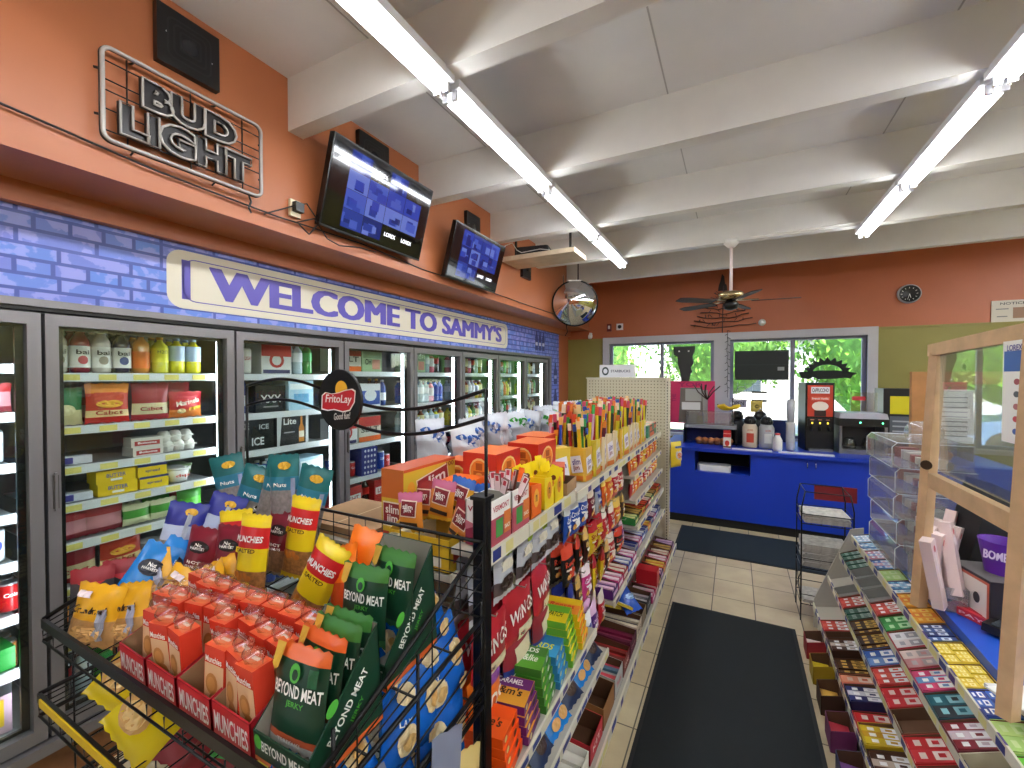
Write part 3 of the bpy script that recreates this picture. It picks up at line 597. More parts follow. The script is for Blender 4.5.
row(1, 4, 'ham ham cheese_g cheese_g salad', x=-2.70); row(1, 4, 'ham cheese_g cheese_g salad', x=-2.76)
row(1, 5, 'snack_r snack_cab tub_w tub_g', x=-2.70); row(1, 6, 'orange_b tea_b pink_b clear_b'); row(1, 7, 'cola_b clear_b green_b')
row(2, 0, 'white_can', y1=1.66, depth=2); row(2, 0, 'wht_case', y=1.70, x=-2.78, y1=1.92); row(2, 0, 'clear_b green_b clear_b', y=1.93)
row(2, 1, 'blue_can navy_b xxx ltblue sunset', x=-2.74); row(2, 2, 'ice lite bud_case', y=1.49, x=-2.76); row(2, 3, 'ltblue blue_b blue_b navy_b', x=-2.74); row(2, 4, 'blue_b'); row(2, 5, 'blue_can')
row(3, 0, 'scl grn_case grn_case', x=-2.76); row(3, 1, 'navy_b purple_b navy_b blu_case brown_b', x=-2.74); row(3, 2, 'wht_case scl wht_case', x=-2.76); row(3, 3, 'blue_can red_can red_can star navy_b', x=-2.72); row(3, 4, 'red_case cola_b cola_b', x=-2.74); row(3, 5, 'cola_b')
row(4, 0, 'grn_case clear_b clear_b pink_b cola_b'); row(4, 1, 'blue_b blue_b clear_b clear_b clear_b pink_b'); row(4, 2, 'clear_b clear_b yelw_b tea_b'); row(4, 3, 'ice red_case', x=-2.76); row(4, 4, 'green_can'); row(4, 5, 'cola_b')
row(5, 0, 'pink_b cola_b clear_b tea_b'); row(5, 1, 'clear_b clear_b yelw_b tea_b'); row(5, 2, 'yel_b green_b tea_b clear_b'); row(5, 3, 'cola_b clear_b green_b'); row(5, 4, 'tea_b')
row(6, 0, 'cola_b green_b tea_b clear_b'); row(6, 1, 'clear_b orange_b yel_b brown_b'); row(6, 2, 'cola_b clear_b green_b'); row(6, 3, 'green_b tea_b')
row(7, 0, 'green_b yel_b brown_b clear_b'); row(7, 1, 'yel_b clear_b tea_b green_b'); row(7, 2, 'brown_b tea_b'); row(7, 3, 'tea_b')
for o, d, s_, k, q in PTS: REG.append((o, DESC[k][0], 'on %s shelf, %s cooler door' % (SN[s_], DN[d])))
# ================================================================== wire end rack
def at_where(o, desc, where): REG.append((o, desc, where)); return o
wirem = M('0e0e10', .35, .4, name='black wire'); yellow = M('d8b51c', .45, name='yellow price strip')
X0, X1 = -1.68, -.60
rk = thing('snack_display_rack', 'black wire snack rack with arched header and round chip sign', 'display rack', (0, 0, 0))
p = MB(); p.box(-.636, -.596, .985, 1.025, 0, 1.42, blackm, c=.004); p.box(-.64, -.592, .981, 1.029, 1.415, 1.425, black); p.build('post', rk)
p = MB(); p.box(-1.70, -1.66, .985, 1.025, 0, 1.25, blackm, c=.004); p.build('post', rk)
for x in (-.60, -1.68): MB().tube([(x, 1.0, 1.2), (x, 1.0, 1.715)], .005, wirem, 8).build('header_rod', rk)
def wave(dz):
    P = []
    for i in range(41):
        s_ = i / 40; x = -1.68 + 1.08 * s_
        z = 1.715 + dz + (.035 * math.sin(math.pi * s_ / .42) if s_ < .42 else -.055 * math.sin(math.pi * (s_ - .42) / .58)) - .012 * math.sin(math.pi * s_)
        P.append((x, 1.0, z))
    return P
for dz in (0, -.075): MB().tube(wave(dz), .0055, wirem, 8).build('header_arch', rk)
sgn = MB(); X = T(-1.152, .99, 1.675)
sgn.lathe([(.098, -.006), (.1, -.004), (.1, .004), (.098, .006)], black, 36, X=X @ RX(90), smooth=False)
Xf = T(-1.152, .9835, 1.675) 
red = M('c3202a', .4); wht = M('f2f0ea', .4); gold = M('eab12c', .4)
def blob(mb, X, pts, m): mb.disc(X, 1, 1, m, pts=pts)
rb = [(-.078, -.03), (-.076, .012), (-.06, .022), (-.03, .018), (0, .022), (.03, .03), (.06, .034), (.074, .028), (.07, -.005), (.05, -.03), (.02, -.036), (-.02, -.03), (-.05, -.034)]
sgn.disc(Xf @ T(.012, -.0002, .035), .028, .028, gold, 24)
blob(sgn, Xf @ T(0, -.0006, 0), [(a * 1.06, b * 1.12) for a, b in rb], wht); blob(sgn, Xf @ T(0, -.001, 0), rb, red)
for q in (-1, 0, 1): sgn.text('FritoLay', Xf @ T(.0006 * q, -.0017 - .0003 * q, .0), .12, .034, wht, .01, slant=.15)
sgn.text('Good fun!', Xf @ T(.015, -.0006, -.052) @ RY(-6), .075, .022, wht, .01, slant=.2)
sgn.build('round_sign', rk)['label'] = 'round black sign with red and gold chip logo'
# basket: front rail, side wires, floor, back fence
def basket(zf, zb, name_rail, yf=.44, yb=.98, rail_m=None, fence=0, side=0, zfloor=-.06):
    b = MB(); n = 12
    b.box(X0, X1, yf - .004, yf + .004, zf - .022, zf + .003, blackm)
    b.build(name_rail, rk)
    if rail_m: MB().box(X0 + .03, X1 - .1, yf - .008, yf - .0045, zf - .020, zf + .001, rail_m).build('price_strip', rk)
    w = MB()
    for i in range(16):
        x = X0 + (X1 - X0) * i / 15; w.tube([(x, yf, zf + zfloor + .03), (x, yf, zf + zfloor), (x, yb, zb), (x, yb, zb + fence)], .0022, wirem, 4)
    for j in range(5):
        y = yf + (yb - yf) * j / 4; z = zf + zfloor + (zb - zf - zfloor) * j / 4; w.tube([(X0, y, z), (X1, y, z)], .003, wirem, 5)
    w.build('wire_floor', rk)
    w = MB()
    if fence:
        w.tube([(X0, yb, zb + fence), (X1, yb, zb + fence)], .005, wirem, 6)
        for k in range(1, 6): w.tube([(X0, yb, zb + fence * k / 6), (X1, yb, zb + fence * k / 6)], .002, wirem, 4)
        w.build('back_fence', rk)
    for x in (X0, X1):
        w = MB(); w.tube([(x, yf, zf), (x, yb, zb + max(fence, .06))], .006, wirem, 6); w.tube([(x, yf, zf + zfloor), (x, yb, zb)], .006, wirem, 6)
        for k in range(1, 4): w.tube([(x, yf, zf + zfloor + (-zfloor) * k / 4), (x, yb, zb + max(fence, .06) * k / 4)], .002, wirem, 4)
        for k in range(1, 5):
            y = yf + (yb - yf) * k / 5; f_ = k / 5; za = zf + zfloor + (zb - zf - zfloor) * f_; zt = zf + (zb + max(fence, .06) - zf) * f_; (w.tube([(x, y, za), (x, y, zt)], .002, wirem, 4) if k % 2 else None)
        w.build('side_wires', rk)
basket(1.085, 1.10, 'front_rail', fence=.205)
basket(.885, .86, 'front_rail', rail_m=yellow, yf=.43)
basket(.60, .58, 'front_rail', rail_m=yellow, yf=.42)
basket(.32, .30, 'front_rail', yf=.41)
g_ = MB()
for k in range(9): z = .35 + .085 * k; g_.tube([(X0, .5, z), (X0, .98, z)], .0025, wirem, 4)
for k in range(6): y = .5 + .096 * k; g_.tube([(X0, y, .3), (X0, y, 1.08)], .0025, wirem, 4)
g_.build('side_grid', rk)
g_ = MB()
for k in range(5): z = .72 + .07 * k; g_.tube([(X1 - .004, .46, z - .02), (X1 - .004, .99, z + .07)], .0025, wirem, 5)
for y in (.5, .72, .98): g_.tube([(X1 - .004, y, .6), (X1 - .004, y, 1.15)], .004, wirem, 5)
g_.build('side_wires', rk)

# ---------------------------------------------------------------- goods on the rack
mred = c('a51a26'); mred2 = c('c8232c'); tan = c('c9966a'); orr = c('e8562a', .3); wt = c('f4f2ec')
film = glassy('crinkled clear film', (1, 1, 1), .16, rough=.12, peak=.8)
# crackers packet: red wrapper, picture, clear ends
b = MB(); b.box(-.029, .029, -.02, .02, 0, .145, c('d8402c', .25), faces={'t': orr})
b.prints([('r', 0, -.1, .94, .72, c('dcae84')), ('d', -.1, -.02, .3, .15, c('b87838')), ('d', .1, -.25, .3, .14, c('b06a2c')), ('d', -.1, -.02, .2, .1, c('c88a48')), ('t', 'Munchies', 0, .33, .8, .09, wt)], T(0, -.02, .0725), .058, .145)
b.prints([('r', 0, 0, .8, .6, c('e8703c', .3)), ('r', -.05, .15, .4, .2, c('f0c8b0', .2))], T(0, 0, .145) @ RX(-90), .058, .04)
fl = MB(); fl.bag(.058, .03, .04, [(1, film)], nx=6, nz=4, X=T(0, 0, .142), wr=.3)
K['crk'] = proto('cracker_pack', 'snack pack', [('wrapper', b), ('clear_end', fl)])
b = MB(); w_, d_ = .126, .215
b.tray(w_, d_, .078, .15, mred, cardb, right=[('r', 0, 0, .9, .7, mred2)], left=[('r', 0, 0, .9, .7, mred2)])
b.prints([('r', 0, .0, .99, .95, mred2), ('t', 'MUNCHIES', .0, .04, .9, .5, wt), ('r', 0, -.32, .5, .04, c('e8a0a0'))], T(0, -d_/2, .039), w_, .078)
K['munchbox'] = proto('cracker_display_box', 'display box', [(None, b)])
for i, x in enumerate((-1.222, -1.092, -.962, -.834)):
    z = 1.05; 
    at_where(put(K['munchbox'], (x, .572, z), -1.5, '', rx=3), 'open red cracker display box', ['leftmost of its row of four', 'second from the left', 'second from the green jerky box', 'beside the green jerky box'][i])
    for r_ in range(3):
        for q in range(2):
            if (i, r_, q) in ((0, 0, 0), (2, 0, 0)): continue
            o = put(K['crk'], (x - .031 + .062 * q + rnd.uniform(-.003, .003), .50 + .06 * r_, z + .012 + .012 * r_), rnd.uniform(-10, 10), rx=rnd.uniform(-3, 8), ry=rnd.uniform(-4, 4))
            at_where(o, 'red and orange cracker pack', 'in the %s munchies box' % ['leftmost', 'second', 'third', 'rightmost'][i])
at_where(put(K['crk'], (-1.33, .53, 1.06), 20, '', rx=-50), 'tipped cracker pack', 'lying left of the cracker boxes')
# green jerky boxes and pouches
dg_ = c('123b28', .35); dg2 = c('1c5a38', .35); lg = c('4fae3c', .4); jo = c('e0662a', .3)
def bm(): return [('t', 'BEYOND MEAT', .04, .1, .82, .12, wt), ('t', 'JERKY', .05, -.02, .3, .07, lg), ('d', 0, .27, .09, .09, lg), ('d', .01, .26, .05, .05, dg_)]
K['jp'] = proto('jerky_pouch', 'snack pouch', [(None, MB().bag(.128, .165, .03, [(.1, c('d8d8d0')), (.17, c('c85a34')), (.86, dg_), (1, jo)], bm() + [('t', 'TERIYAKI', 0, -.36, .4, .04, wt), ('p', [(-.42, .5), (-.26, .5), (-.3, .28), (-.38, .24), (-.46, .28)], c('d8a83a')), ('r', .33, .28, .14, .16, dg2)], nx=12, nz=14, seed=2, wr=.05))])
K['jp2'] = proto('jerky_pouch', 'snack pouch', [(None, MB().bag(.128, .165, .03, [(.1, c('2f6a3a')), (.82, dg_), (1, c('3f7a34'))], bm() + [('p', [(-.42, .5), (-.26, .5), (-.3, .28), (-.38, .24), (-.46, .28)], c('d8a83a'))], nx=12, nz=14, seed=3, wr=.05))])
def jbox(hb):
    b = MB(); w_, d_, hf = .15, .165, .055
    b.tray(w_, d_, hf, hb, dg_, cardg)
    b.prints([('r', 0, -.42, .99, .14, jo), ('t', 'BEYOND MEAT', .05, .12, .8, .36, wt), ('d', -.41, .2, .07, .25, lg), ('t', 'JERKY', .1, -.2, .2, .16, lg)], T(0, -d_/2, hf/2), w_, hf)
    ang = math.degrees(math.atan2(hb - hf, d_))
    Xr = T(w_/2, 0, (hf + hb)/2 - .035) @ RZ(90) @ RY(-ang)
    b.prints([('t', 'BEYOND MEAT', 0, -.1, .8, .5, wt), ('d', -.08, 1.0, .1, .32, lg), ('t', 'JERKY', .0, -.9, .28, .35, lg)], Xr, .15, .035)
    b.prints([('r', 0, 0, .98, 1, jo)], T(w_/2, 0, .008) @ RZ(90), d_, .012)
    return b
K['jb1'] = proto('jerky_display_box', 'display box', [(None, jbox(.20))]); K['jb2'] = proto('jerky_display_box', 'display box', [(None, jbox(.24))])
at_where(put(K['jb1'], (-.692, .548, 1.065), 0, rx=4), 'dark green jerky display box', 'at the front corner of the snack rack')
at_where(put(K['jb2'], (-.692, .722, 1.12), 0, rx=4), 'taller dark green jerky display box', 'second, behind the front corner box')
at_where(put(K['jp'], (-.70, .495, 1.075), 4, rx=-8, sc=(1.08, 1, 1.1)), 'green jerky pouch with orange top and teriyaki band', 'foremost in the front box')
at_where(put(K['jp'], (-.695, .535, 1.10), -2, rx=-8), 'green jerky pouch with orange top', 'second in the front box')
at_where(put(K['jp2'], (-.69, .565, 1.11), 0, rx=-8), 'all green jerky pouch', 'third in the front box')
at_where(put(K['jp2'], (-.69, .59, 1.115), 2, rx=-8), 'all green jerky pouch', 'rearmost in the front box')
at_where(put(K['jp2'], (-.72, .672, 1.17), 5, rx=-6), 'all green jerky pouch', 'leaning at the front of the rear jerky box')
at_where(put(K['jp2'], (-.675, .712, 1.20), -3, rx=-6), 'all green jerky pouch', 'standing highest in the rear jerky box')
# peanut bags
nut = [('d', -.2 + .13 * i, -.17 - .03 * (i % 2), .09, .035, c('b06a28')) for i in range(4)]
K['nuts'] = proto('peanut_bag', 'snack bag', [(None, MB().bag(.115, .25, .05, [(.06, c('d8c020')), (.36, c('9a6a3a', var=.4, scale=90)), (.62, c('e2c81c', .3)), (.86, c('cc2426', .3)), (1, c('e8cc20', .3))], [('d', 0, .0, .001, .001, wt), ('t', 'MUNCHIES', 0, .23, .8, .07, wt, .1), ('t', 'MUNCHIES', .01, .228, .8, .07, wt, .1), ('r', 0, .1, .7, .06, c('e8cc20')), ('t', 'SALTED', 0, .1, .55, .045, c('2a1a10'))] + nut, nx=12, nz=16, seed=5, wr=.05, full=.35, crimp=.04))])
at_where(put(K['nuts'], (-1.44, .82, 1.06), 25, rx=-8, ry=-6), 'yellow and red salted peanut bag', 'left of the frontmost one, half hidden')
at_where(put(K['nuts'], (-1.28, .76, 1.085), 12, rx=-8), 'yellow and red salted peanut bag', 'frontmost and largest of the upright ones')
at_where(put(K['nuts'], (-1.22, .87, 1.12), 10, rx=-8, ry=4), 'yellow and red salted peanut bag', 'right of the frontmost one, standing further back')
at_where(put(K['nuts'], (-1.07, .77, 1.065), 10, rx=-8, ry=24), 'yellow and red salted peanut bag', 'slanted, nearest the green jerky boxes')
K['orbag'] = P_bag('snack_bag', 'snack bag', .13, .2, .05, [(.5, c('c84a20')), (1, c('f07a1c', .3))], seed=12, nx=10, wr=.2)
at_where(put(K['orbag'], (-.965, .86, 1.115), 15, rx=-14, ry=14), 'bright orange snack bag', 'between slanted peanut bag and green jerky pouches'); at_where(put(K['orbag'], (-.93, .80, 1.09), -15, rx=-14, ry=-20), 'bright orange snack bag', 'lying lower behind the jerky boxes')
# maroon nut bags
def nh(col, col2, word, seed): return MB().bag(.12, .21, .045, [(.05, c('8a8078')), (.42, c('8a6448', var=.35, scale=70)), (1, c(col, .3))], [('d', 0, .22, .3, .09, c('18120e')), ('t', 'Nut', 0, .25, .2, .05, wt), ('t', 'HARVEST', 0, .2, .42, .04, wt), ('t', word, 0, 0, .4, .045, wt), ('t', 'PEANUTS', 0, -.06, .42, .035, wt)], nx=10, nz=14, seed=seed, wr=.12, crimp=.04)
K['mar'] = proto('nut_bag', 'snack bag', [(None, nh('7c1c2c', '', 'HOT', 4))]); K['tealb'] = proto('nut_bag', 'snack bag', [(None, MB().bag(.12, .27, .045, [(.03, c('7c8894')), (.55, c('8c8684', var=.3, scale=60)), (.72, c('2a7c98', .3)), (1, c('1c6a6c', .3))], [('t', 'Nuts', 0, .12, .4, .05, wt), ('d', .1, .36, .2, .05, c('d8a82c')), ('r', .38, -.1, .1, .6, c('9aa4c4'))], nx=10, nz=14, seed=6, wr=.16, crimp=.04))])
K['navyb'] = proto('nut_bag', 'snack bag', [(None, MB().bag(.12, .25, .045, [(.5, c('8a8278', var=.3, scale=60)), (.7, c('b8c4dc')), (1, c('29308c', .3))], [('d', .1, .38, .16, .05, c('d8a82c')), ('r', .1, 0, .12, .7, c('aeb4c4'))], nx=10, nz=14, seed=7, wr=.16))])
K['blueb'] = proto('nut_bag', 'snack bag', [(None, MB().bag(.105, .24, .04, [(.06, c('d08a50')), (1, c('1a78c4', .25))], [('d', 0, .2, .33, .1, c('12182a')), ('t', 'Nut', 0, .23, .22, .05, wt), ('t', 'HARVEST', 0, .18, .42, .035, wt), ('r', 0, -.15, .4, .1, c('a8cce8'))], nx=10, nz=12, seed=8, wr=.08))])
for x, y, z, a, r_, q, w in [(-1.66, .78, 1.04, 30, -6, -8, 'leftmost of the maroon bags'), (-1.55, .74, 1.05, 20, -10, 8, 'second from left among the maroon bags'), (-1.44, .78, 1.06, 20, -10, 3, 'in front of the teal bags'), (-1.37, .91, 1.08, 10, -8, 2, 'behind the frontmost peanut bag'), (-1.54, .95, 1.12, 25, -5, -5, 'rearmost of the maroon bags, by the teal bags')]:
    at_where(put(K['mar'], (x, y, z), a, rx=r_, ry=q), 'maroon nut harvest bag', w)
for x, y, z, a, q, w in [(-1.66, .955, 1.19, 35, -12, 'leftmost of the tall teal bags'), (-1.60, .92, 1.16, 30, 16, 'second of the tall teal bags'), (-1.47, .94, 1.20, 20, 12, 'tallest, in the middle of the teal ones'), (-1.38, .95, 1.21, 18, -4, 'third of the tall teal bags'), (-1.31, .955, 1.18, 20, 12, 'rightmost of the tall teal bags')]:
    at_where(put(K['tealb'], (x, y, z), a, rx=-4, ry=q), 'teal and clear nut bag', w)
for x, y, z, a, q, w in [(-1.66, .72, 1.08, 50, 14, 'tilted, beside the blue bags'), (-1.62, .80, 1.10, 40, 20, 'between the tilted one and the teal bags')]:
    at_where(put(K['navyb'], (x, y, z), a, rx=-10, ry=q), 'navy topped nut bag', w)
for x, y, z, a, q, w in [(-1.62, .56, 1.02, 55, 32, 'front one of two, leaning right'), (-1.63, .61, 1.02, 50, 34, 'rear one of two, leaning right')]:
    at_where(put(K['blueb'], (x, y, z), a, rx=-22, ry=q), 'bright blue nut bag', w)
K['mata'] = proto('jerky_bag', 'snack bag', [(None, MB().bag(.10, .2, .03, [(.8, c('34363c')), (1, c('8a1c28'))], [('t', 'MATADOR', -.05, -.05, .7, .1, c('c8c8c8'), 0, 90), ('p', [(-.3, .3), (.3, .3), (0, .2)], c('b82030'))], seed=9))])
for x, y, w in [(-1.665, .53, 'nearer the camera'), (-1.66, .60, 'behind its twin, nearer the cooler')]: at_where(put(K['mata'], (x, y, .99), 60, rx=-6, ry=2), 'dark grey and red jerky bag', w)
yb1 = c('e3a81c', .3)
K['grand'] = proto('cookie_bag', 'snack bag', [(None, MB().bag(.14, .16, .05, [(.45, c('b88a54', var=.2, scale=50)), (1, yb1)], [('t', "Grandma's", 0, .12, .7, .12, c('3a2418'), .15), ('r', .25, -.1, .16, .5, c('9a9cac')), ('d', .0, -.25, .3, .14, c('d8a868')), ('r', -.2, .35, .3, .1, c('e8d8d8'))], nx=10, nz=12, seed=11, wr=.25))])
for x, y, z, a, r_, q, w in [(-1.58, .49, 1.05, 25, -12, 6, 'front left corner, with dark lettering'), (-1.49, .54, 1.05, 10, -16, -12, 'second from the left corner'), (-1.50, .62, 1.06, 20, -20, 25, 'lying behind the front ones'), (-1.62, .66, 1.07, 40, -20, -20, 'behind the left corner one'), (-1.46, .70, 1.08, -20, -20, 40, 'against the left cracker box'), (-1.40, .76, 1.06, 30, -10, -25, 'behind the left cracker box, half hidden')]:
    at_where(put(K['grand'], (x + .03, y, z - .03), a, rx=r_, ry=q), 'golden yellow cookie bag', w)
# second shelf
K['classic'] = proto('potato_chip_bag', 'chip bag', [(None, MB().bag(.17, .22, .07, [(1, c('dcc41e', .25))], [('t', 'Classic', 0, .2, .5, .08, c('6a5410')), ('d', -.12, -.15, .28, .18, c('c89a58')), ('d', -.1, -.15, .2, .13, c('e0c080'))], nx=12, nz=12, seed=13, wr=.16))])
for x, y, z, a, r_, q, w in [(-1.47, .50, .87, 20, -35, 25, 'front one'), (-1.32, .47, .85, 10, -35, 35, 'right one, hanging lowest'), (-1.50, .66, .88, 25, -30, 5, 'rear one')]:
    at_where(put(K['classic'], (x, y, z), a, rx=r_, ry=q), 'yellow potato chip bag marked Classic', w)
K['bluechip'] = proto('potato_chip_bag', 'chip bag', [(None, MB().bag(.19, .2, .08, [(1, c('1766c8', .22))], [('d', -.22, -.2, .14, .17, c('e4d0a4')), ('d', .2, .08, .15, .17, c('e0c898')), ('d', .22, .06, .09, .09, c('cfa05c')), ('d', -.2, -.22, .09, .09, c('cfa868')), ('d', -.26, .28, .13, .11, c('e4d0a4')), ('d', .26, -.34, .12, .10, c('dcc08a')), ('t', "LAY", -.3, .02, .16, .06, wt)], nx=16, nz=16, seed=14, wr=.10, rnd=3.2))])
i = 0
for y, z, q, r_ in [(.56, .66, 8, -6), (.72, .64, -8, -10), (.88, .66, 5, -4), (.58, .84, -10, -14), (.76, .82, 10, -8), (.90, .85, -4, -12), (.68, .97, 14, -30), (.86, 1.0, -6, -26)]:
    w = ['bottom row, nearest', 'bottom row, middle', 'bottom row, farthest', 'middle row, nearest', 'middle row, middle', 'middle row, by the post', 'top of the heap, nearest', 'top of the heap, by the post'][i]; i += 1
    at_where(put(K['bluechip'], (-.665 - .02 * (i > 6), y, z + .05), 88, rx=r_, ry=q), 'blue chip bag with chip pictures', w)
K['ital'] = P_bag('corn_snack_bag', 'chip bag', .2, .26, .07, [(.5, c('8c1c22')), (.8, c('c82c2c')), (1, c('d8c81c'))], [('r', -.2, .25, .5, .08, c('3aa04a'), -20), ('r', .2, .15, .5, .08, c('3aa04a'), 20), ('r', -.1, .05, .5, .07, c('e0d8c0'), -15), ('r', .2, -.1, .4, .06, c('3aa04a'), 10)], seed=15, nx=10, nz=10, wr=.15)
for x, y, z, a, w in [(-1.5, .62, .62, 10, 'left one'), (-1.28, .60, .62, 5, 'right one')]: at_where(put(K['ital'], (x, y, z), a, rx=-50), 'red snack bag with green striped top', w)
K['grnbag'] = P_bag('onion_snack_bag', 'chip bag', .2, .24, .08, [(.5, c('8ab82a')), (1, c('1a6a3a'))], [('d', 0, -.1, .35, .2, c('c8cc3a')), ('d', 0, .15, .2, .12, c('d8c840'))], seed=16, nx=10, nz=10)
for x, y, z, a, w in [(-1.05, .60, .63, 0, 'left one'), (-.86, .62, .63, -5, 'right one')]: at_where(put(K['grnbag'], (x, y, z), a, rx=-40), 'green onion snack bag', w)
K['yelbag'] = P_bag('corn_snack_bag', 'chip bag', .2, .26, .08, [(.4, c('b8a41c')), (1, c('d8c420'))], [('d', .1, -.1, .3, .2, c('3a9a3a'))], seed=17, nx=10, nz=10)
for x, w in [(-1.5, 'left one'), (-1.25, 'middle one'), (-1.0, 'right one')]: at_where(put(K['yelbag'], (x, .60, .34), 0, rx=-45), 'yellow corn snack bag', w)
# long handled header card of the hanging bag at the lower right corner of the rack
b = MB(); gcard = c('7c8298', .4); b.bag(.10, .24, .01, [(1, gcard)], [('t', 'TRAIL MIX', -.1, .0, .6, .07, c('d8c070'), 0, 70)], nx=4, nz=6)
K['trail'] = proto('grey_snack_pouch', 'snack pouch', [(None, b)])
at_where(put(K['trail'], (-.585, .66, .72), 60, rx=-10, ry=-20), 'grey pointed snack pouch', 'left one beside the blue chip bags')
at_where(put(K['trail'], (-.555, .74, .70), 80, rx=-10, ry=14), 'grey pointed snack pouch', 'right one, nearest the candy boxes')
K['goldp'] = P_bag('candy_pouch', 'snack pouch', .08, .2, .03, [(.7, c('d8a02c')), (1, c('c8b070'))], [('t', 'GOLD', 0, 0, .7, .12, wt, 0, 80)], seed=18)
at_where(put(K['goldp'], (-.55, .82, .66), 70, rx=-8, ry=8), 'gold snack pouch', 'standing beside the orange candy boxes')
# ================================================================== double sided gondola down the middle
wire2 = M('b8b4a8', .4, .3, name='pale wire'); pegm = M('c9c2a6', .6, name='cream pegboard'); hole = M('2c2a24', .9); shelfm = M('b9b5a8', .5, name='grey shelf metal'); kick = M('cfc9b4', .5)
tagw = M('dcd8c4', .5, name='price rail'); tagy = M('dcd38c', .5); tagb = M('27347c', .5); tagp = M('4c3a7c', .5)
gd = thing('gondola_shelving', 'long cream gondola shelving filled with candy and snacks along the aisle', 'shelving', (0, 0, 0))
YG0, YG1, XS = 1.03, 4.28, -.96
b = MB(); b.box(XS - .012, XS + .012, YG0, YG1, .1, 1.25, pegm); b.build('spine_panel', gd)
def rail(mb, x, ya, yb, z, h=.032, dirn=1, seed=0, yel=False, tilt=0):
    rd = random.Random(seed); mb.box(x - .004, x + .004, ya, yb, z - h, z + .002, tagw)
    y = ya + .03
    while y < yb - .06:
        w = rd.choice((.05, .065, .08)); xx = x + .0045
        mb.add([(xx, y, z - h + .006), (xx, y + w, z - h + .006), (xx, y + w, z - .005), (xx, y, z - .005)], [(0, 1, 2, 3)], rd.choice((tagy, tagy, tagb, tagw)) if yel else rd.choice((tagb, tagy, tagp, tagb, tagw)))
        y += w + rd.choice((.01, .03, .07))
def shelf(x0, x1, ya, yb, z, name='shelf', yel=False, seed=1, h=.032):
    s_ = MB(); s_.box(x0, x1, ya, yb, z - .02, z, shelfm); o = s_.build(name, gd)
    r_ = MB(); rail(r_, x1 + .004 if x1 > XS else x0 - .004, ya, yb, z + .004, h, seed=seed, yel=yel); r_.build('price_rail', o); return o
shelf(-.745, -.628, 1.04, 1.315, 1.245, 'top_shelf', True, 8, .045); shelf(-.93, -.628, 1.32, 1.80, 1.245, 'top_shelf', True, 2, .045); shelf(-.985, -.75, 1.04, 1.315, 1.155, 'shelf', False, 9); shelf(-.93, -.628, 1.83, 4.25, 1.225, 'top_shelf', False, 3, .036)
shelf(-1.35, -.99, 1.04, 4.25, 1.18, 'top_shelf', False, 4)
for z in (.9, .55): shelf(-1.33, -.99, 1.04, 4.25, z, 'shelf', False, 5)
shelf(-.93, -.56, 1.06, 1.9, .60, seed=6); shelf(-.93, -.53, 1.06, 2.0, .46, seed=7)
for i, z in enumerate((1.05, .88, .70, .50)): shelf(-.93, -.625 + .012 * i, 3.05, 4.25, z, seed=20 + i)
shelf(-.93, -.59, 2.35, 3.02, .50, seed=30)
s_ = MB(); s_.box(-.94, -.49, 1.04, 4.26, .15, .18, shelfm); o = s_.build('base_deck', gd)
r_ = MB(); rail(r_, -.482, 1.04, 4.26, .19, .045, seed=40); r_.build('price_rail', o)
MB().box(-1.42, -.98, 1.04, 4.26, .15, .18, shelfm).build('base_deck', gd)
MB().box(-.54, -.53, 1.04, 4.24, 0, .15, kick).build('kick_plate', gd); MB().box(-1.38, -1.37, 1.04, 4.24, 0, .15, kick).build('kick_plate', gd)
for y in (1.03, 1.815, 3.035, 4.27): MB().box(XS - .02, XS + .02, y - .012, y + .012, 0, 1.25, pegm).build('upright', gd)
# end pegboard
ep = MB(); ep.box(-1.36, -.555, 4.29, 4.33, .02, 1.735, pegm); e0 = ep.build('end_panel', gd)
hm = MB()
for i in range(25):
    for j in range(22):
        x = -1.33 + .0305 * i; z = 1.71 - .0305 * j
        if x < -.58: hm.add([(x - .004, 4.2895, z - .004), (x + .004, 4.2895, z - .004), (x + .004, 4.2895, z + .004), (x - .004, 4.2895, z + .004)], [(0, 1, 2, 3)], hole)
hm.build('peg_holes', e0)
u = MB(); u.box(-.585, -.548, 4.275, 4.335, 0, 1.74, kick)
for j in range(60):
    z = .1 + .027 * j; u.box(-.573, -.565, 4.2745, 4.276, z, z + .014, hole); u.box(-.5485, -.547, 4.30, 4.308, z, z + .014, hole)
u.build('upright', gd)
MB().box(-1.37, -.55, 4.285, 4.335, 1.735, 1.745, kick).build('cap_rail', gd)
def P(o, a, b): return at_where(o, a, b)
# --- large upright boxes on top
def slim(w, d, h):
    b = MB(); yl = c('d8b838', .4); rd = c('8c1f26', .4)
    b.carton(w, d, h, yl, {'t': c('c85a34', .4)}, front=[('r', 0, .3, 1, .4, c('c86a2c')), ('r', 0, -.12, .85, .34, c('f0e8d8')), ('r', 0, -.12, .8, .3, rd), ('t', 'slim', 0, -.05, .6, .12, wt), ('t', 'jim', 0, -.19, .5, .13, wt), ('r', 0, -.43, 1, .14, c('b8342c'))],
        right=[('r', 0, .48, 1, .04, c('c8502c')), ('r', .05, .17, .62, .42, c('f0e8d8'), 10), ('r', .05, .17, .59, .38, rd, 10), ('t', 'slim', .05, .25, .46, .18, wt, .1, 10), ('t', 'jim', .08, .06, .36, .16, wt, .1, 10), ('t', '100', .38, .42, .16, .07, c('8c1f26')), ('d', -.38, .2, .07, .12, c('e8a030'))], left=[('r', 0, .43, 1, .14, c('c8502c'))])
    return b
K['slim'] = proto('meat_stick_box', 'box', [(None, slim(.10, .30, .25))])
o = P(put(K['slim'], (-1.045, 1.265, 1.182), 0), 'tall yellow meat stick box', 'at the near end of the gondola')
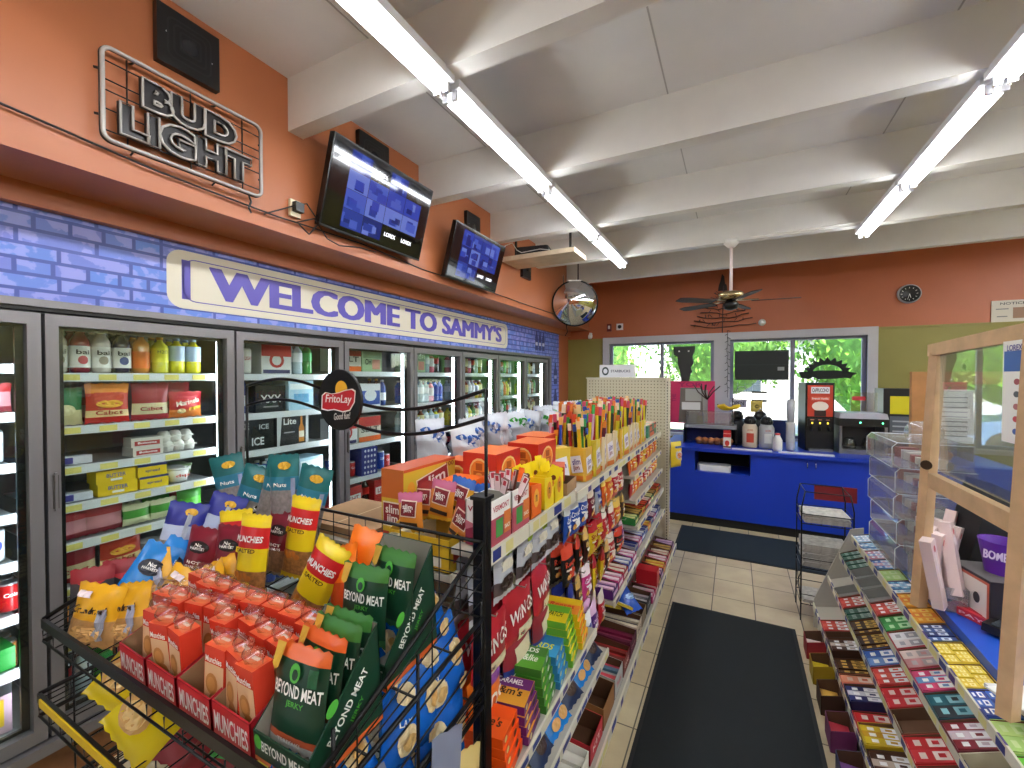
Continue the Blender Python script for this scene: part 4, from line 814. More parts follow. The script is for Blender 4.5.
o = P(put(proto('cardboard_box', 'box', [(None, MB().carton(.36, .30, .035, cardb, top=[('r', 0, 0, .02, 1, c('c8a878'))]))]), (-1.29, 1.21, 1.182), 0), 'flat brown cardboard box', 'beside the tall yellow meat stick box')
# tray of stick bundles in front
b = MB(); b.tray(.30, .19, .10, .16, c('d8b024', .4), c('b89030'), front=[('t', 'slim jim', -.05, .0, .4, .4, rd_ if False else c('8c1f26')), ('r', .3, -.2, .15, .3, c('e8e8e0')), ('r', -.35, -.1, .1, .3, c('2a2a20'))], right=[('r', 0, 0, .8, .5, c('b03a2c'))])
K['simtray'] = proto('meat_stick_tray', 'display box', [(None, b)])
P(put(K['simtray'], (-.875, 1.14, 1.158), 0, sc=(.8, 1, 1)), 'yellow meat stick display tray', 'at the near end of the gondola, behind the wire fence')
def sjp(seed, base, mid):
    return MB().bag(.095, .13, .03, [(.1, c('d8a82c')), (.75, c(mid, .3)), (1, c(base, .3))], [('r', 0, .1, .62, .42, c('f0e4d0'), -6), ('r', 0, .1, .56, .36, c('7c1a24'), -6), ('t', 'slim', 0, .15, .4, .12, wt, 0, -6), ('t', 'jim', 0, .05, .3, .12, wt, 0, -6), ('r', 0, -.28, .7, .1, c('2a1a18'), -6)], nx=10, nz=10, seed=seed, wr=.1)
K['sj1'] = proto('meat_stick_pouch', 'snack pouch', [(None, sjp(1, 'c86a8c', 'd8872c'))]); K['sj2'] = proto('meat_stick_pouch', 'snack pouch', [(None, sjp(2, '3468b8', 'd8a02c'))]); K['sj3'] = proto('meat_stick_pouch', 'snack pouch', [(None, sjp(3, '8c2028', 'e08a3c'))])
for k, x, y, z, a, q, w in [('sj1', -.93, 1.07, 1.31, 10, -6, 'front left in the yellow tray'), ('sj3', -.745, 1.07, 1.31, -10, 14, 'front right in the yellow tray'), ('sj2', -.80, 1.15, 1.36, 0, 8, 'behind, with blue top'), ('sj2', -.72, 1.17, 1.34, 0, -10, 'behind, at the right, with blue top'), ('sj1', -.85, 1.12, 1.35, 5, 4, 'middle of the yellow tray'), ('sj3', -.93, 1.15, 1.33, 5, -8, 'rear left of the yellow tray')]:
    P(put(K[k], (x - .02, y + .03, z - .075), a, rx=-8, ry=q), 'slim jim pouch', w)
# vermont box
b = MB(); pk = c('8c2440', .5); b.tray(.088, .125, .135, .135, wt, cardg, right=[('r', 0, -.2, 1, .6, c('b04a5c')), ('t', 'VERMONT', 0, .3, .8, .13, c('b03a4c')), ('r', -.1, -.15, .35, .4, c('4a9a4a')), ('r', .3, -.1, .35, .5, c('d87838')), ('t', 'SNACK', .3, -.2, .3, .1, wt)],
    front=[('p', [(-.5, -.5), (.5, -.5), (.5, -.02), (.2, .06), (-.1, -.04), (-.5, .04)], c('c0707c')), ('p', [(-.5, -.5), (.5, -.5), (.5, -.15), (.1, -.2), (-.2, -.1), (-.5, -.18)], pk), ('t', 'VERM', 0, .3, .8, .12, c('b03a4c'))])
K['verm'] = proto('meat_stick_box', 'display box', [(None, b)])
P(put(K['verm'], (-.672, 1.135, 1.25), 0), 'open white and pink box lettered VERMONT', 'at the near corner of the gondola top')
P(put(K['verm'], (-.672, 1.27, 1.25), 0), 'open white box lettered VERMONT', 'second, behind the corner one')
K['stick'] = proto('meat_stick', 'snack', [(None, MB().carton(.022, .008, .17, c('6a2c20', .3), front=[('r', 0, .3, .9, .38, c('f0d8d8')), ('r', 0, .42, .5, .1, c('c83a4c'))]))])
for i in range(9): P(put(K['stick'], (-.695 + .009 * (i % 5), 1.22 + .02 * (i // 3) , 1.27), rnd.uniform(-40, 40), rx=rnd.uniform(-20, 10), ry=rnd.uniform(-35, 30)), 'white tipped brown meat stick', 'in the white VERMONT boxes')
# orange and yellow trays at the edge
def ptray(col, pic, name, w=.12, d=.09, h=.12):
    b = MB(); b.tray(w, d, h, h * .9, c(col, .4), c(col), front=[('d', 0, 0, .3, .3, c(pic))], right=[('d', .0, .05, .25, .28, c(pic)), ('t', "m", .0, .05, .16, .2, c('5a2a10'))]); return proto(name, 'display box', [(None, b)])
K['otray'] = ptray('ee6a1c', 'f4b040', 'candy_tray'); K['ytray'] = ptray('efd21c', 'e08a28', 'candy_tray')
P(put(K['otray'], (-.69, 1.40, 1.25)), 'orange candy tray', 'on the gondola top edge behind the VERMONT boxes')
P(put(K['ytray'], (-.69, 1.52, 1.25)), 'yellow candy tray', 'on the gondola top edge beside the orange one'); P(put(K['ytray'], (-.69, 1.625, 1.25)), 'yellow candy tray', 'on the gondola top edge, second from the orange one')
K['ypk'] = P_bag('peanut_candy_pack', 'candy', .05, .15, .02, [(1, c('f2d81c', .3))], [('d', 0, 0, .3, .14, c('e08a28')), ('d', 0, .2, .2, .07, c('7a3a1a'))], seed=20, nx=6, nz=6, wr=.2); K['opk'] = P_bag('peanut_candy_pack', 'candy', .05, .14, .02, [(1, c('ee641c', .3))], [('d', 0, 0, .3, .14, c('f4c060'))], seed=21, nx=6, nz=6, wr=.2)
for i in range(7): P(put(K['ypk'], (-.73 + .028 * (i % 3), 1.49 + .03 * i, 1.265), 60 + rnd.uniform(-30, 30), rx=rnd.uniform(-10, 10), ry=rnd.uniform(-25, 25)), 'yellow candy pack', 'in the yellow trays')
for i in range(4): P(put(K['opk'], (-.73 + .03 * (i % 3), 1.37 + .025 * i, 1.265), 60 + rnd.uniform(-30, 30), ry=rnd.uniform(-25, 25)), 'orange candy pack', 'in the orange tray')
b = MB(); b.tray(.2, .16, .05, .05, cardb, M('6a5138', .8)); K['btray'] = proto('cardboard_tray', 'tray', [(None, b)])
P(put(K['btray'], (-.73, 1.77, 1.25), 5), 'empty brown cardboard tray', 'on the gondola top beyond the yellow trays')
K['redcan'] = P_box('snack_box', 'box', .06, .12, .06, 'b8402c'); P(put(K['redcan'], (-.70, 1.79, 1.30), 20), 'small red box', 'lying on the empty cardboard tray')
# red-orange boxes
def rbox():
    b = MB(); rr = c('cc2e1c', .35); sun_ = c('f0b848'); pic = [('d', 0, .16, .30, .25, c('f4d488')), ('d', 0, .16, .26, .21, c('e88a30')), ('r', 0, .25, .2, .13, c('a85018')), ('r', 0, .1, .34, .14, c('b85a20')), ('d', 0, .1, .1, .04, c('e8a050')), ('t', 'CHEEZ', 0, -.33, .6, .1, c('f4e8c0'))]
    b.carton(.15, .20, .21, rr, {'t': c('e8742c', .35)}, front=pic, right=pic); return b
K['rbox'] = proto('cracker_box', 'box', [(None, rbox())])
for x, y, w in [(-.87, 1.50, 'front row, nearest the camera'), (-.83, 1.80, 'front row, nearest the meat stick bundles'), (-.90, 2.02, 'rear right one'), (-1.05, 1.62, 'rear left, beside the white bags'), (-1.02, 1.90, 'rearmost one, beside the white bags')]:
    P(put(K['rbox'], (x, y, 1.247 if x > -.98 else 1.182), rnd.uniform(-3, 3)), 'red and orange cracker box', w)
K['obox'] = P_box('cracker_box', 'box', .12, .16, .13, 'e86a1c', front=[('d', 0, 0, .3, .3, c('f0c040'))], right=[('r', 0, .0, .6, .4, c('f0d020'))]); P(put(K['obox'], (-.89, 1.30, 1.247), 5), 'orange and yellow box', 'between yellow meat stick box and red boxes')
K['yslim'] = P_box('meat_stick_box', 'box', .12, .05, .16, 'e0c040', front=[('r', 0, -.1, .8, .6, c('e8e8f0'), 10), ('t', 'slim', 0, -.05, .6, .2, c('6a4aa0'), 0, 10)], right=[('r', 0, -.1, .8, .6, c('8c2028'))])
P(put(K['yslim'], (-.76, 1.93, 1.25), 55), 'yellow and lilac slim jim carton', 'standing right of the red cracker boxes')
# white bags with blue and green tops
for kk, cl in (('wb', '2f62b0'), ('wg', '3aa83a')):
    b = MB(); b.bag(.15, .27, .12, [(.45, c('a8acb4', .2)), (.75, c('b8bcc4', .2)), (1, c('ccd2da', .15))], [('d', .05, .30, .2, .08, c(cl, .3)), ('d', -.25, .37, .14, .04, c(cl, .3)), ('d', .07, .31, .1, .04, c('e8ecf0')), ('r', -.1, -.15, .3, .3, c('8c949e')), ('r', .25, 0, .08, .5, c('e8ecf2'))], seed=22, nx=14, nz=14, wr=.6); K[kk] = proto('bread_bag', 'bag', [(None, b)])
for i in range(16):
    k = 'wb' if i in (0, 1, 2, 3, 4, 6, 8, 11, 13) else 'wg'
    P(put(K[k], (-1.21 + .09 * (i % 2), 1.55 + .158 * i, 1.182), 35 + rnd.uniform(-40, 40), rx=rnd.uniform(-10, 10), ry=rnd.uniform(-10, 10), sc=(1, 1, rnd.uniform(1.2, 1.42))), 'puffed white plastic bag with %s tie' % ('blue' if k == 'wb' else 'green'), 'on the cooler side of the gondola top')
# bundles of long candy and meat sticks in jars
def bundle(seed):
    rd = random.Random(seed); cols = ['b02028', '1f7a3c', '2848b0', 'd8b020', 'e07020', '6a2030', 'c8a0b0', '284030', 'e0d020', '1a1a1a']
    j = MB(); j.box(-.055, .055, -.055, .055, 0, .19, c(rd.choice(['d8c038', 'dcc8a0', 'c8b848', 'd8a838']), .3), c=.012)
    j.prints([('r', 0, 0, .7, .5, c('e8e4ec'), 12), ('t', 'slim', 0, .08, .5, .18, c('5a4a98'), 0, 12), ('t', 'jim', .02, -.12, .4, .18, c('8c2028'), 0, 12), ('r', 0, -.4, .9, .14, c('d87828'))], T(0, -.055, .095), .1, .19); j.prints([('r', 0, 0, .7, .5, c('e8e4ec'), 12), ('t', 'slim', 0, .08, .5, .18, c('5a4a98'), 0, 12), ('t', 'jim', .02, -.12, .4, .18, c('8c2028'), 0, 12), ('r', 0, -.4, .9, .14, c('d87828'))], T(.055, 0, .095) @ RZ(90), .1, .19)
    s_ = MB()
    for i in range(22):
        x, y = rd.uniform(-.045, .045), rd.uniform(-.045, .045); h = rd.uniform(.24, .36); m = c(rd.choice(cols), .35)
        X = T(x, y, .03) @ RX(rd.uniform(-5, 5)) @ RY(rd.uniform(-5, 5)) @ RZ(rd.uniform(0, 90)); s_.box(-.008, .008, -.006, .006, 0, h * .86, m, X); s_.box(-.011, .011, -.003, .003, h * .86, h, c(rd.choice(['e88a30', 'e8b060', 'd87838', 'e8c890', 'd8502c', '3a9a4a', 'e8d8c0', '3a5ab8', 'c84868']), .3), X)
    return proto('snack_stick_jar', 'display jar', [('jar', j), ('sticks', s_)])
jars = [bundle(s_) for s_ in range(5)]; i = 0
for y in [2.1 + .135 * q for q in range(12)]:
    for x in (-.70, -.83):
        sc = .88 if y < 2.2 else 1 if y < 3.2 else .92
        P(put(jars[i % 5], (x, y + .02 * (x < -.75), 1.228), rnd.uniform(-12, 12), sc=sc), 'jar crammed with colourful snack sticks', 'in the %s row on the gondola top' % ('aisle side' if x > -.75 else 'inner')); i += 1
K['smb'] = P_box('gum_box', 'box', .1, .09, .05, 'd86038', front=[('r', 0, .3, 1, .3, c('3a2a28'))], top=[('r', 0, 0, .8, .7, c('d8d0c0'))]); K['smb2'] = P_box('gum_box', 'box', .1, .09, .05, '3a8a6a', top=[('r', 0, 0, .8, .7, c('d8d0c0'))])
for i in range(8): P(put(K['smb' if i % 3 else 'smb2'], (-.70 - .12 * (i % 2), 3.80 + .11 * (i // 2), 1.23), 90), 'small flat %s candy box' % ('orange' if i % 3 else 'green'), 'on the far end of the gondola top')
for i in range(4): P(put(K['smb' if i % 2 else 'smb2'], (-.70, 3.80 + .11 * i, 1.282), 90), 'small flat %s candy box' % ('orange' if i % 2 else 'green'), 'stacked highest on the far end of the gondola top')
K['sbsign'] = proto('coffee_sign', 'sign', [(None, MB().carton(.22, .06, .11, wt, front=[('r', 0, 0, .97, .92, c('e9ecef')), ('d', -.33, 0, .1, .34, c('3a4a4a')), ('d', -.33, 0, .06, .2, c('e9ecef')), ('t', 'STARBUCKS', .1, 0, .55, .2, c('3a4a5a'))], top=[('r', 0, 0, 1, 1, c('d8d8d8'))]))])
P(put(K['sbsign'], (-1.05, 4.31, 1.746), 0, sc=(1.6, .8, 1.15)), 'white box sign lettered STARBUCKS', 'on top of the pegboard end panel')
# --- hanging goods and trays on the aisle face
pal = [('red', 'b82028', 'f0e8d8'), ('orange', 'e0641c', 'f4d060'), ('yellow', 'dcc020', 'b02028'), ('green', '2f8a3a', 'f0e8a0'), ('blue', '2050b0', 'f0f0f0'), ('dark brown', '3a1c18', 'd8b060'), ('maroon', '70182c', 'e8d8c0'), ('purple', '5a2a80', 'f0c8e8'), ('pink', 'c83a80', 'f8e8f0'), ('black', '161616', 'd84a30'), ('silver', 'a8acb4', '2a3a90')]
W_ = {'red': 'Twizz', 'orange': 'Pieces', 'yellow': 'Sour', 'green': 'Mint', 'blue': 'Crunch', 'dark brown': 'Bar', 'maroon': 'Cherry', 'purple': 'Nerds', 'pink': 'Gum', 'black': 'Rocks', 'silver': 'Mix'}
for i, (n, a_, b_) in enumerate(pal):
    K['pb_' + n] = P_bag('candy_bag', 'candy bag', .12, .18, .04, [(.72, c(a_, .3)), (1, c(b_, .35))], [('t', W_[n], 0, .08, .75, .14, c(b_)), ('d', .1, -.2, .26, .14, c(b_)), ('d', -.18, -.26, .14, .08, c('e8b060')), ('r', -.2, -.06, .3, .06, wt)], seed=30 + i, nx=8, nz=8, wr=.18)
    K['tr_' + n] = None
    b = MB(); b.tray(.12, .17, .045, .07, c(a_, .4), c('5a3a28'), front=[('r', 0, 0, .8, .5, c(b_))])
    for q in range(4): b.box(-.054 + .028 * q, -.030 + .028 * q, -.075, .07, .004, .04 + .006 * (q % 2), c(b_ if q % 2 else a_, .3))
    K['tr_' + n] = proto('candy_tray', 'candy tray', [(None, b)])
K['jerk'] = P_bag('jerky_bag', 'snack bag', .13, .2, .035, [(.12, c('c8cad0', .25)), (.35, c('5a4c4c')), (.62, c('c4c6ce', .25)), (1, c('b4b6c0', .25))], [('r', 0, .1, .55, .18, c('d8d0bc')), ('d', 0, -.2, .3, .15, c('3a2820')), ('r', .1, .3, .3, .1, c('9ab028'))], seed=50, nx=10, nz=10, wr=.3)
K['wings'] = P_bag('wing_snack_bag', 'snack bag', .19, .2, .05, [(.2, c('b8242c')), (1, c('b02430', .3))], [('r', .15, -.28, .6, .24, c('d8cfae')), ('t', 'WINGS', 0, .12, .8, .24, wt, .15, 8)], seed=51, nx=10, nz=8, wr=.12)
K['oreo'] = P_bag('cookie_snack_bag', 'snack bag', .19, .18, .05, [(.45, c('1c3a88')), (1, c('8a2430'))], [('r', .1, .15, .6, .3, c('d8cfae'), 4), ('t', 'Quest', 0, -.25, .7, .2, wt, .1)], seed=52, nx=10, nz=8); K['reds'] = P_bag('cookie_snack_bag', 'snack bag', .19, .18, .05, [(1, c('e2701c', .3))], [('t', 'NIDS', 0, -.1, .7, .3, wt, .15), ('d', .1, .3, .3, .1, c('8a4a9a')), ('r', 0, -.38, 1, .18, c('8a3a90'))], seed=53, nx=10, nz=8)
hk = MB()
def hook(y, z): hk.tube([(-.95, y, z), (-.66, y, z), (-.655, y, z + .012)], .0025, wire2, 5)
def hang(k, y, z, desc, where, x=-.70, n=2, a=90, h=.2):
    hook(y, z + .004)
    for q in range(n): P(put(K[k], (x - .055 * q, y + rnd.uniform(-.006, .006), z - h), a + rnd.uniform(-6, 6) * (1 if y < 1.8 else 2.5), rx=rnd.uniform(-5, 5), ry=rnd.uniform(-4, 4)), desc, where)
for q in range(5): hang('jerk', 1.13 + .15 * q, 1.195, 'silver jerky bag with clear window', 'hanging right under the near end of the gondola top')
for q in range(3): hang('wings', 1.16 + .21 * q, .995, 'red bag lettered WINGS', 'hanging in the near section of the gondola', x=-.69)
for k, y, w in (('reds', 1.15, 'nearest the black post'), ('oreo', 1.36, 'just above the candy boxes'), ('oreo', 1.57, 'just above the candy boxes')): hang(k, y, .835, 'orange snack bag' if k == 'reds' else 'blue and red snack bag', w, x=-.69, h=.18)
# middle section
def name_of(n): return '%s candy bag' % n
for y, n in zip((1.88, 2.0, 2.12), ('blue', 'blue', 'blue')): hang('pb_' + n, y, 1.17, name_of(n), 'hanging in the top row of the middle section', h=.19)
rows = [(1.17, ('maroon', 'silver', 'orange', 'orange', 'red', 'red'), 2.25, 'top'), (.97, ('black', 'black', 'dark brown', 'yellow', 'yellow', 'red', 'red', 'orange', 'dark brown'), 1.9, 'second'), (.77, ('silver', 'dark brown', 'pink', 'yellow', 'yellow', 'dark brown', 'red', 'black', 'purple'), 1.92, 'third'), (.60, ('blue', 'purple', 'red'), 2.02, 'lowest')]
for z, ns, y0_, rn in rows:
    for q, n in enumerate(ns): hang('pb_' + n, y0_ + .128 * q, z, name_of(n), 'hanging in the %s row of the middle section' % rn, h=.19, x=-.69 + (.05 if rn == 'lowest' else 0))
hk.build('peg_hooks', gd)
# clip strip bags hanging in front
# far section shelves
rd = random.Random(5)
for z, ns, rn in ((1.055, ('orange', 'orange', 'red', 'orange', 'yellow'), 'upper'), (.885, ('red', 'orange', 'orange', 'red', 'red', 'maroon'), 'second')):
    for q in range(9): n = ns[q % len(ns)]; P(put(K['pb_' + n], (-.662, 3.1 + .128 * q, z), 90 + rnd.uniform(-14, 14), rx=rnd.uniform(-8, 4), sc=.84), name_of(n), 'standing on the %s shelf of the far section' % rn)
for z, ns, rn in ((.705, ('green', 'dark brown', 'yellow', 'black', 'red'), 'third'), (.505, ('silver', 'pink', 'blue', 'silver', 'orange'), 'fourth'), (.185, ('pink', 'red', 'dark brown', 'purple', 'orange'), 'bottom')):
    for q in range(9): n = ns[q % 5]; P(put(K['tr_' + n], (-.70 + (.12 if rn == 'bottom' else 0), 3.11 + .128 * q, z), 90), '%s candy tray' % n, 'on the %s shelf of the far section' % rn)
for q in range(5): n = ('purple', 'pink', 'red', 'blue', 'pink')[q]; P(put(K['tr_' + n], (-.68, 2.42 + .13 * q, .505), 90), '%s candy tray' % n, 'on the middle section shelf')
# theatre boxes lying in rising stacks on the near shelf
def tbox(a_, b_, word, tc, word2=None):
    b = MB(); b.carton(.155, .125, .028, c(a_, .4), {'r': c(b_, .4), 'f': c(b_, .4)}, top=[('r', 0, .28, .98, .4, c(b_)), ('t', word, 0, -.05, .7, .28, c(tc), .1)] + ([('t', word2, 0, .3, .6, .2, wt)] if word2 else []), right=[('d', -.3, 0, .08, .3, c('f0e8a0')), ('d', .2, 0, .1, .35, c(tc))]); return proto('theater_candy_box', 'candy box', [(None, b)])
tb = [('t1', tbox('ee5a14', 'e8500c', "Reese's", '3a1408'), 'orange peanut butter candy box', 1.105, 4), ('t2', tbox('e0a030', '6a1c70', "m&m's", '2a1208', 'CARAMEL'), 'amber and purple candy box', 1.24, 4), ('t3', tbox('58a42c', '3a7a28', 'Mike&Ike', 'f4f4e8', 'NERDS'), 'green fruit candy box', 1.38, 5), ('t5', tbox('3a9ad0', '2a7ab0', 'NERDS', 'f4e820'), 'sky blue candy box', 1.51, 4), ('t4', tbox('e8d01c', '6ab02c', 'SOUR PATCH', '203a18'), 'yellow sour candy box', 1.64, 6), ('t6', tbox('ec8a2c', 'e8c01c', 'Reeses', 'd82a2a'), 'orange and blue candy box', 1.77, 5)]
for k, p, d_, y, n in tb:
    for q in range(n): P(put(p, (-.645 - .006 * q, y, .604 + .0285 * q), 8 + rnd.uniform(-2, 2), ry=0), d_, ('topmost' if q == n - 1 else 'stacked under the topmost') + ' on the near shelf')
# blue cookie packs on the shelf below
K['cook'] = P_bag('cookie_pack', 'cookie pack', .16, .12, .05, [(1, c('1c78c8', .25))], [('t', 'Cookies', 0, .1, .6, .2, wt), ('d', .2, -.2, .2, .16, c('c89a58')), ('d', -.2, -.25, .16, .14, c('c89a58'))], seed=60, nx=8, nz=8)
K['cook2'] = P_bag('cookie_pack', 'cookie pack', .14, .12, .05, [(.5, c('1a2c50')), (1, c('2060a8', .25))], [('d', .0, -.1, .25, .2, c('3a2418')), ('r', 0, .3, .7, .12, c('e8e0c0'))], seed=61, nx=8, nz=8)
for q in range(6):
    k = 'cook' if q % 2 == 0 else 'cook2'; P(put(K[k], (-.548, 1.16 + .145 * q, .468), 90 + rnd.uniform(-8, 8), rx=-50), 'sky blue cookie pack' if k == 'cook' else 'navy cookie pack', 'on the shelf below the theater candy boxes')
# open cartons on the base deck
dk = c('5a3820', .8)
def dbox(w, a_, word='', tc='f0e8d8', inner=None, fill=None, h=.1):
    b = MB(); b.tray(w, .26, h * .8, h, c(a_, .5), inner or dk, right=[('t', word, 0, 0, .7, .4, c(tc))] if word else [], left=[('t', word, 0, 0, .7, .4, c(tc))] if word else [])
    if word: b.prints([('t', word, 0, 0, .6, .3, c(tc))], T(0, -.13, h*.4), w, h * .8)
    if fill:
        for q in range(int(w / .03)): b.box(-w/2 + .006 + .03 * q, -w/2 + .03 + .03 * q, -.12, .115, .004, h * .55 + .01 * (q % 2), c(fill[q % len(fill)], .3))
    return proto('candy_carton', 'candy carton', [(None, b)])
dl = [(1.14, .16, dbox(.16, '8ab0b0', '', fill=['2a90c0', '3aa0d0', 'd8d8d8']), 'pale carton of turquoise packs', 'nearest the camera on the base deck'), (1.32, .15, dbox(.15, 'a8301c', fill=['3a6a30', '801c20']), 'red carton of green packs', 'second from the near end of the base deck'),
  (1.52, .22, dbox(.22, 'ddd8c8', 'snack', 'c82830', inner=wt, fill=['e0dcd0', 'dcd8cc']), 'white carton with red lettering', 'on the near part of the base deck'), (1.74, .18, dbox(.18, 'c02430', 'KIT', fill=None), 'red open carton', 'before the empty brown one on the base deck'), (1.94, .19, dbox(.19, '9a6a3c', h=.12), 'empty brown carton', 'in the middle of the base deck'),
  (2.13, .16, dbox(.16, 'b8bab4', 'Twist', 'c83a50', fill=['5a7a90', 'c83a48', 'a8aca8'], h=.12), 'grey carton with red packs', 'beyond the empty brown carton'), (2.30, .15, dbox(.15, '7a2a20', 'COOKIE', 'f0d8d0', fill=['b02c30', '7c2820']), 'brick red carton with white lettering', 'on the base deck'), (2.47, .16, dbox(.16, '5a1830', 'Cherry', 'c88aa0', fill=['701838', '5a1830', '8a3a50']), 'wine red carton', 'on the base deck'),
  (2.64, .15, dbox(.15, 'd8c8b0', 'CHOC', '3a2018', fill=['3a1c30', 'e8dcc0']), 'cream carton of dark bars', 'on the base deck'), (2.80, .14, dbox(.14, '8a7a60'), 'plain tan carton', 'on the base deck'), (2.97, .15, dbox(.15, '2a2a30', 'DARK', 'c8c8c8', fill=['1a1a1e', 'b0b0b8']), 'black carton', 'on the base deck')]
for y, w, p, d_, wh in dl: P(put(p, (-.635, y, .185), 90, rx=0), d_, wh)
K['bluebag'] = P_bag('candy_bag', 'candy bag', .14, .17, .05, [(1, c('1c50b8', .25))], [('d', .1, 0, .26, .12, c('a8c8e8'))], seed=66, nx=8, nz=8, wr=.25); P(put(K['bluebag'], (-.54, 2.68, .30), 60, rx=-55), 'bright blue candy bag', 'lying across the base deck cartons')
K['ybar'] = P_box('candy_bar', 'candy bar', .04, .16, .015, 'd8c038', top=[('r', 0, 0, .8, .5, c('e8e0b0'))])
P(put(K['ybar'], (-.60, 2.60, .36), -30, rx=-30), 'long yellow candy bar', 'leaning out over the base deck, right one'); P(put(K['ybar'], (-.66, 2.56, .36), -25, rx=-25), 'long yellow candy bar', 'leaning out over the base deck, left one')
K['redc'] = P_box('candy_carton', 'candy carton', .1, .14, .1, 'c01c28'); P(put(K['redc'], (-.54, 3.12, .30), 90), 'small plain red carton', 'sitting on the edge of the base deck trays')
# bag clipped on the panel end
K['endbag'] = P_bag('chip_bag', 'chip bag', .15, .24, .08, [(.8, c('d8b82c', .3)), (1, c('e0c840'))], [('d', 0, .0, .3, .2, c('a8b0c8')), ('d', 0, -.02, .2, .12, c('c8702c')), ('r', 0, .3, .6, .08, c('3a5a9a'))], seed=70, nx=10, nz=10, wr=.15)
o = P(put(K['endbag'], (-.495, 4.31, .90), 60), 'yellow chip bag', 'hanging off the end of the pegboard panel')
# ================================================================== candy rack and counter on the right
cblue = M('1f4fb8', .35, name='blue laminate'); cblue2 = M('1038b8', .4, name='deep blue paint'); pine = M('c8a57c', .55, var=.12, scale=14, name='pine wood'); pined = M('b07c48', .55, var=.12, scale=14, name='golden pine')
ct = thing('checkout_counter', 'bright blue checkout counter behind the candy rack', 'counter', (0, 0, 0))
MB().box(.775, 1.9, .3, 3.35, .745, .78, cblue).build('counter_top', ct)
MB().box(.80, 1.88, .32, 3.33, 0, .745, cblue2).build('body', ct)
cr_ = thing('candy_rack', 'tiered cream candy rack along the front of the checkout counter', 'candy rack', (0, 0, 0))
tiers = [(.50, .17, .045), (.575, .39, .03), (.63, .575, .03), (.685, .715, .03)]
for k, (x, z, hh) in enumerate(tiers):
    ln = MB(); dp = (.20, .17, .15, .095)[k]; ang = (12, 22, 22, 14)[k]; yb_ = 3.62 - .04 * k
    X = T(x, 0, z - .025) @ RY(-ang); ln.box(0, dp, .4, yb_, -.004, 0, shelfm, X=X); s_ = ln.build('shelf', cr_)
    r_ = MB(); r_.box(x - .006, x + .001, .4, yb_, z - .035, z + .004, tagw); rd = random.Random(80 + k); y = .45
    while y < yb_ - .1:
        w = rd.choice((.05, .06, .07)); r_.add([(x - .0065, y, z - .03), (x - .0065, y + w, z - .03), (x - .0065, y + w, z - .004), (x - .0065, y, z - .004)], [(0, 1, 2, 3)], rd.choice((tagb, tagb, tagp, tagy)))
        r_.add([(x - .006, y, z + .0045), (x - .006, y + w, z + .0045), (x + .001, y + w, z + .0045), (x + .001, y, z + .0045)], [(0, 1, 2, 3)], rd.choice((tagb, tagb, tagp, tagy))); y += w + rd.choice((.02, .05, .09))
    r_.build('price_rail', s_)
for y in (.4, 3.62): MB().prism([(.50, 0), (.77, 0), (.77, .74), (.70, .72), (.50, .2)], -y - .006, -y + .006, shelfm, X=RX(90)).build('end_bracket', cr_)
MB().box(.52, .53, .4, 3.6, 0, .13, kick).build('kick_plate', cr_)
def gum(a_, fills, n=4, h=.045, w=.12, d=.11, word=None, tc='ffffff', rows_=1, inn=None):
    b = MB(); b.tray(w, d, h, h * 1.15, c(a_, .5), inn or c('6a4a34', .8))
    if fills:
        pw = (w - .008) / n
        for r_ in range(rows_):
            ya, yb = -d/2 + .004 + (d - .008) * r_ / rows_, -d/2 + .002 + (d - .008) * (r_ + 1) / rows_
            for q in range(n):
                m = c(fills[(q + r_) % len(fills)], .3); x0 = -w/2 + .004 + pw * q; hz = h * (.92 + .12 * ((q * 7 + r_) % 3) / 2); b.box(x0, x0 + pw * .92, ya, yb, .004, hz, m)
                for (u0, u1, v0, v1, cc_) in ((.15, .78, .45, .8, tc), (.25, .7, .15, .3, tc), (.3, .6, .55, .7, fills[(q + 1) % len(fills)])): b.add([(x0 + pw * u0, ya + v0 * (yb - ya), hz + .0006 + .0003 * (cc_ != tc)), (x0 + pw * u1, ya + v0 * (yb - ya), hz + .0006 + .0003 * (cc_ != tc)), (x0 + pw * u1, ya + v1 * (yb - ya), hz + .0006 + .0003 * (cc_ != tc)), (x0 + pw * u0, ya + v1 * (yb - ya), hz + .0006 + .0003 * (cc_ != tc))], [(0, 1, 2, 3)], c(cc_, .3))
    if word: b.prints([('t', word, 0, 0, .8, .6, c(tc))], T(0, -d/2, h/2), w, h); 
    return proto('candy_tray', 'candy tray', [(None, b)])
T1 = [('purple', gum('5a4a9a', ['7a5ab8', 'c83040', 'e8e8f0'], 3)), ('green and red', gum('4aa83a', ['6ac83a', 'c8304a', '5a3a8a'], 3)), ('pale green', gum('a8c86a', ['b8d47a', 'a8cc70'], 2, tc='c8dc98')), ('deep blue', gum('2048a8', ['1c3c98', '3a68c0'], 3, rows_=2)), ('bright yellow', gum('d8b82c', ['e4c83a', 'dcbc30'], 5, rows_=2, tc='f4e8a0')), ('bright yellow', None), ('dark blue and white', gum('38485a', ['1c2c60', '34508c'], 4, tc='d8e0ec')), ('orange', gum('d8902c', ['e8a02c', 'e07a28'], 3, tc='f0d070')), ('orange', None), ('white and blue', gum('e4e4e0', ['2a70a8', 'f0f0f0'], 4, tc='8ac0d8')), ('pale green', None), ('blue and pink', gum('5a8ac8', ['4a7ac0', 'e8b0b8'], 3, tc='e0e8f0')), ('pink', gum('d8a8a8', ['d88a98', '8aa8d0'], 3)), ('white and blue', None), ('sky blue', gum('88b0d0', ['a8c8e0', '88a8c8'], 3))]
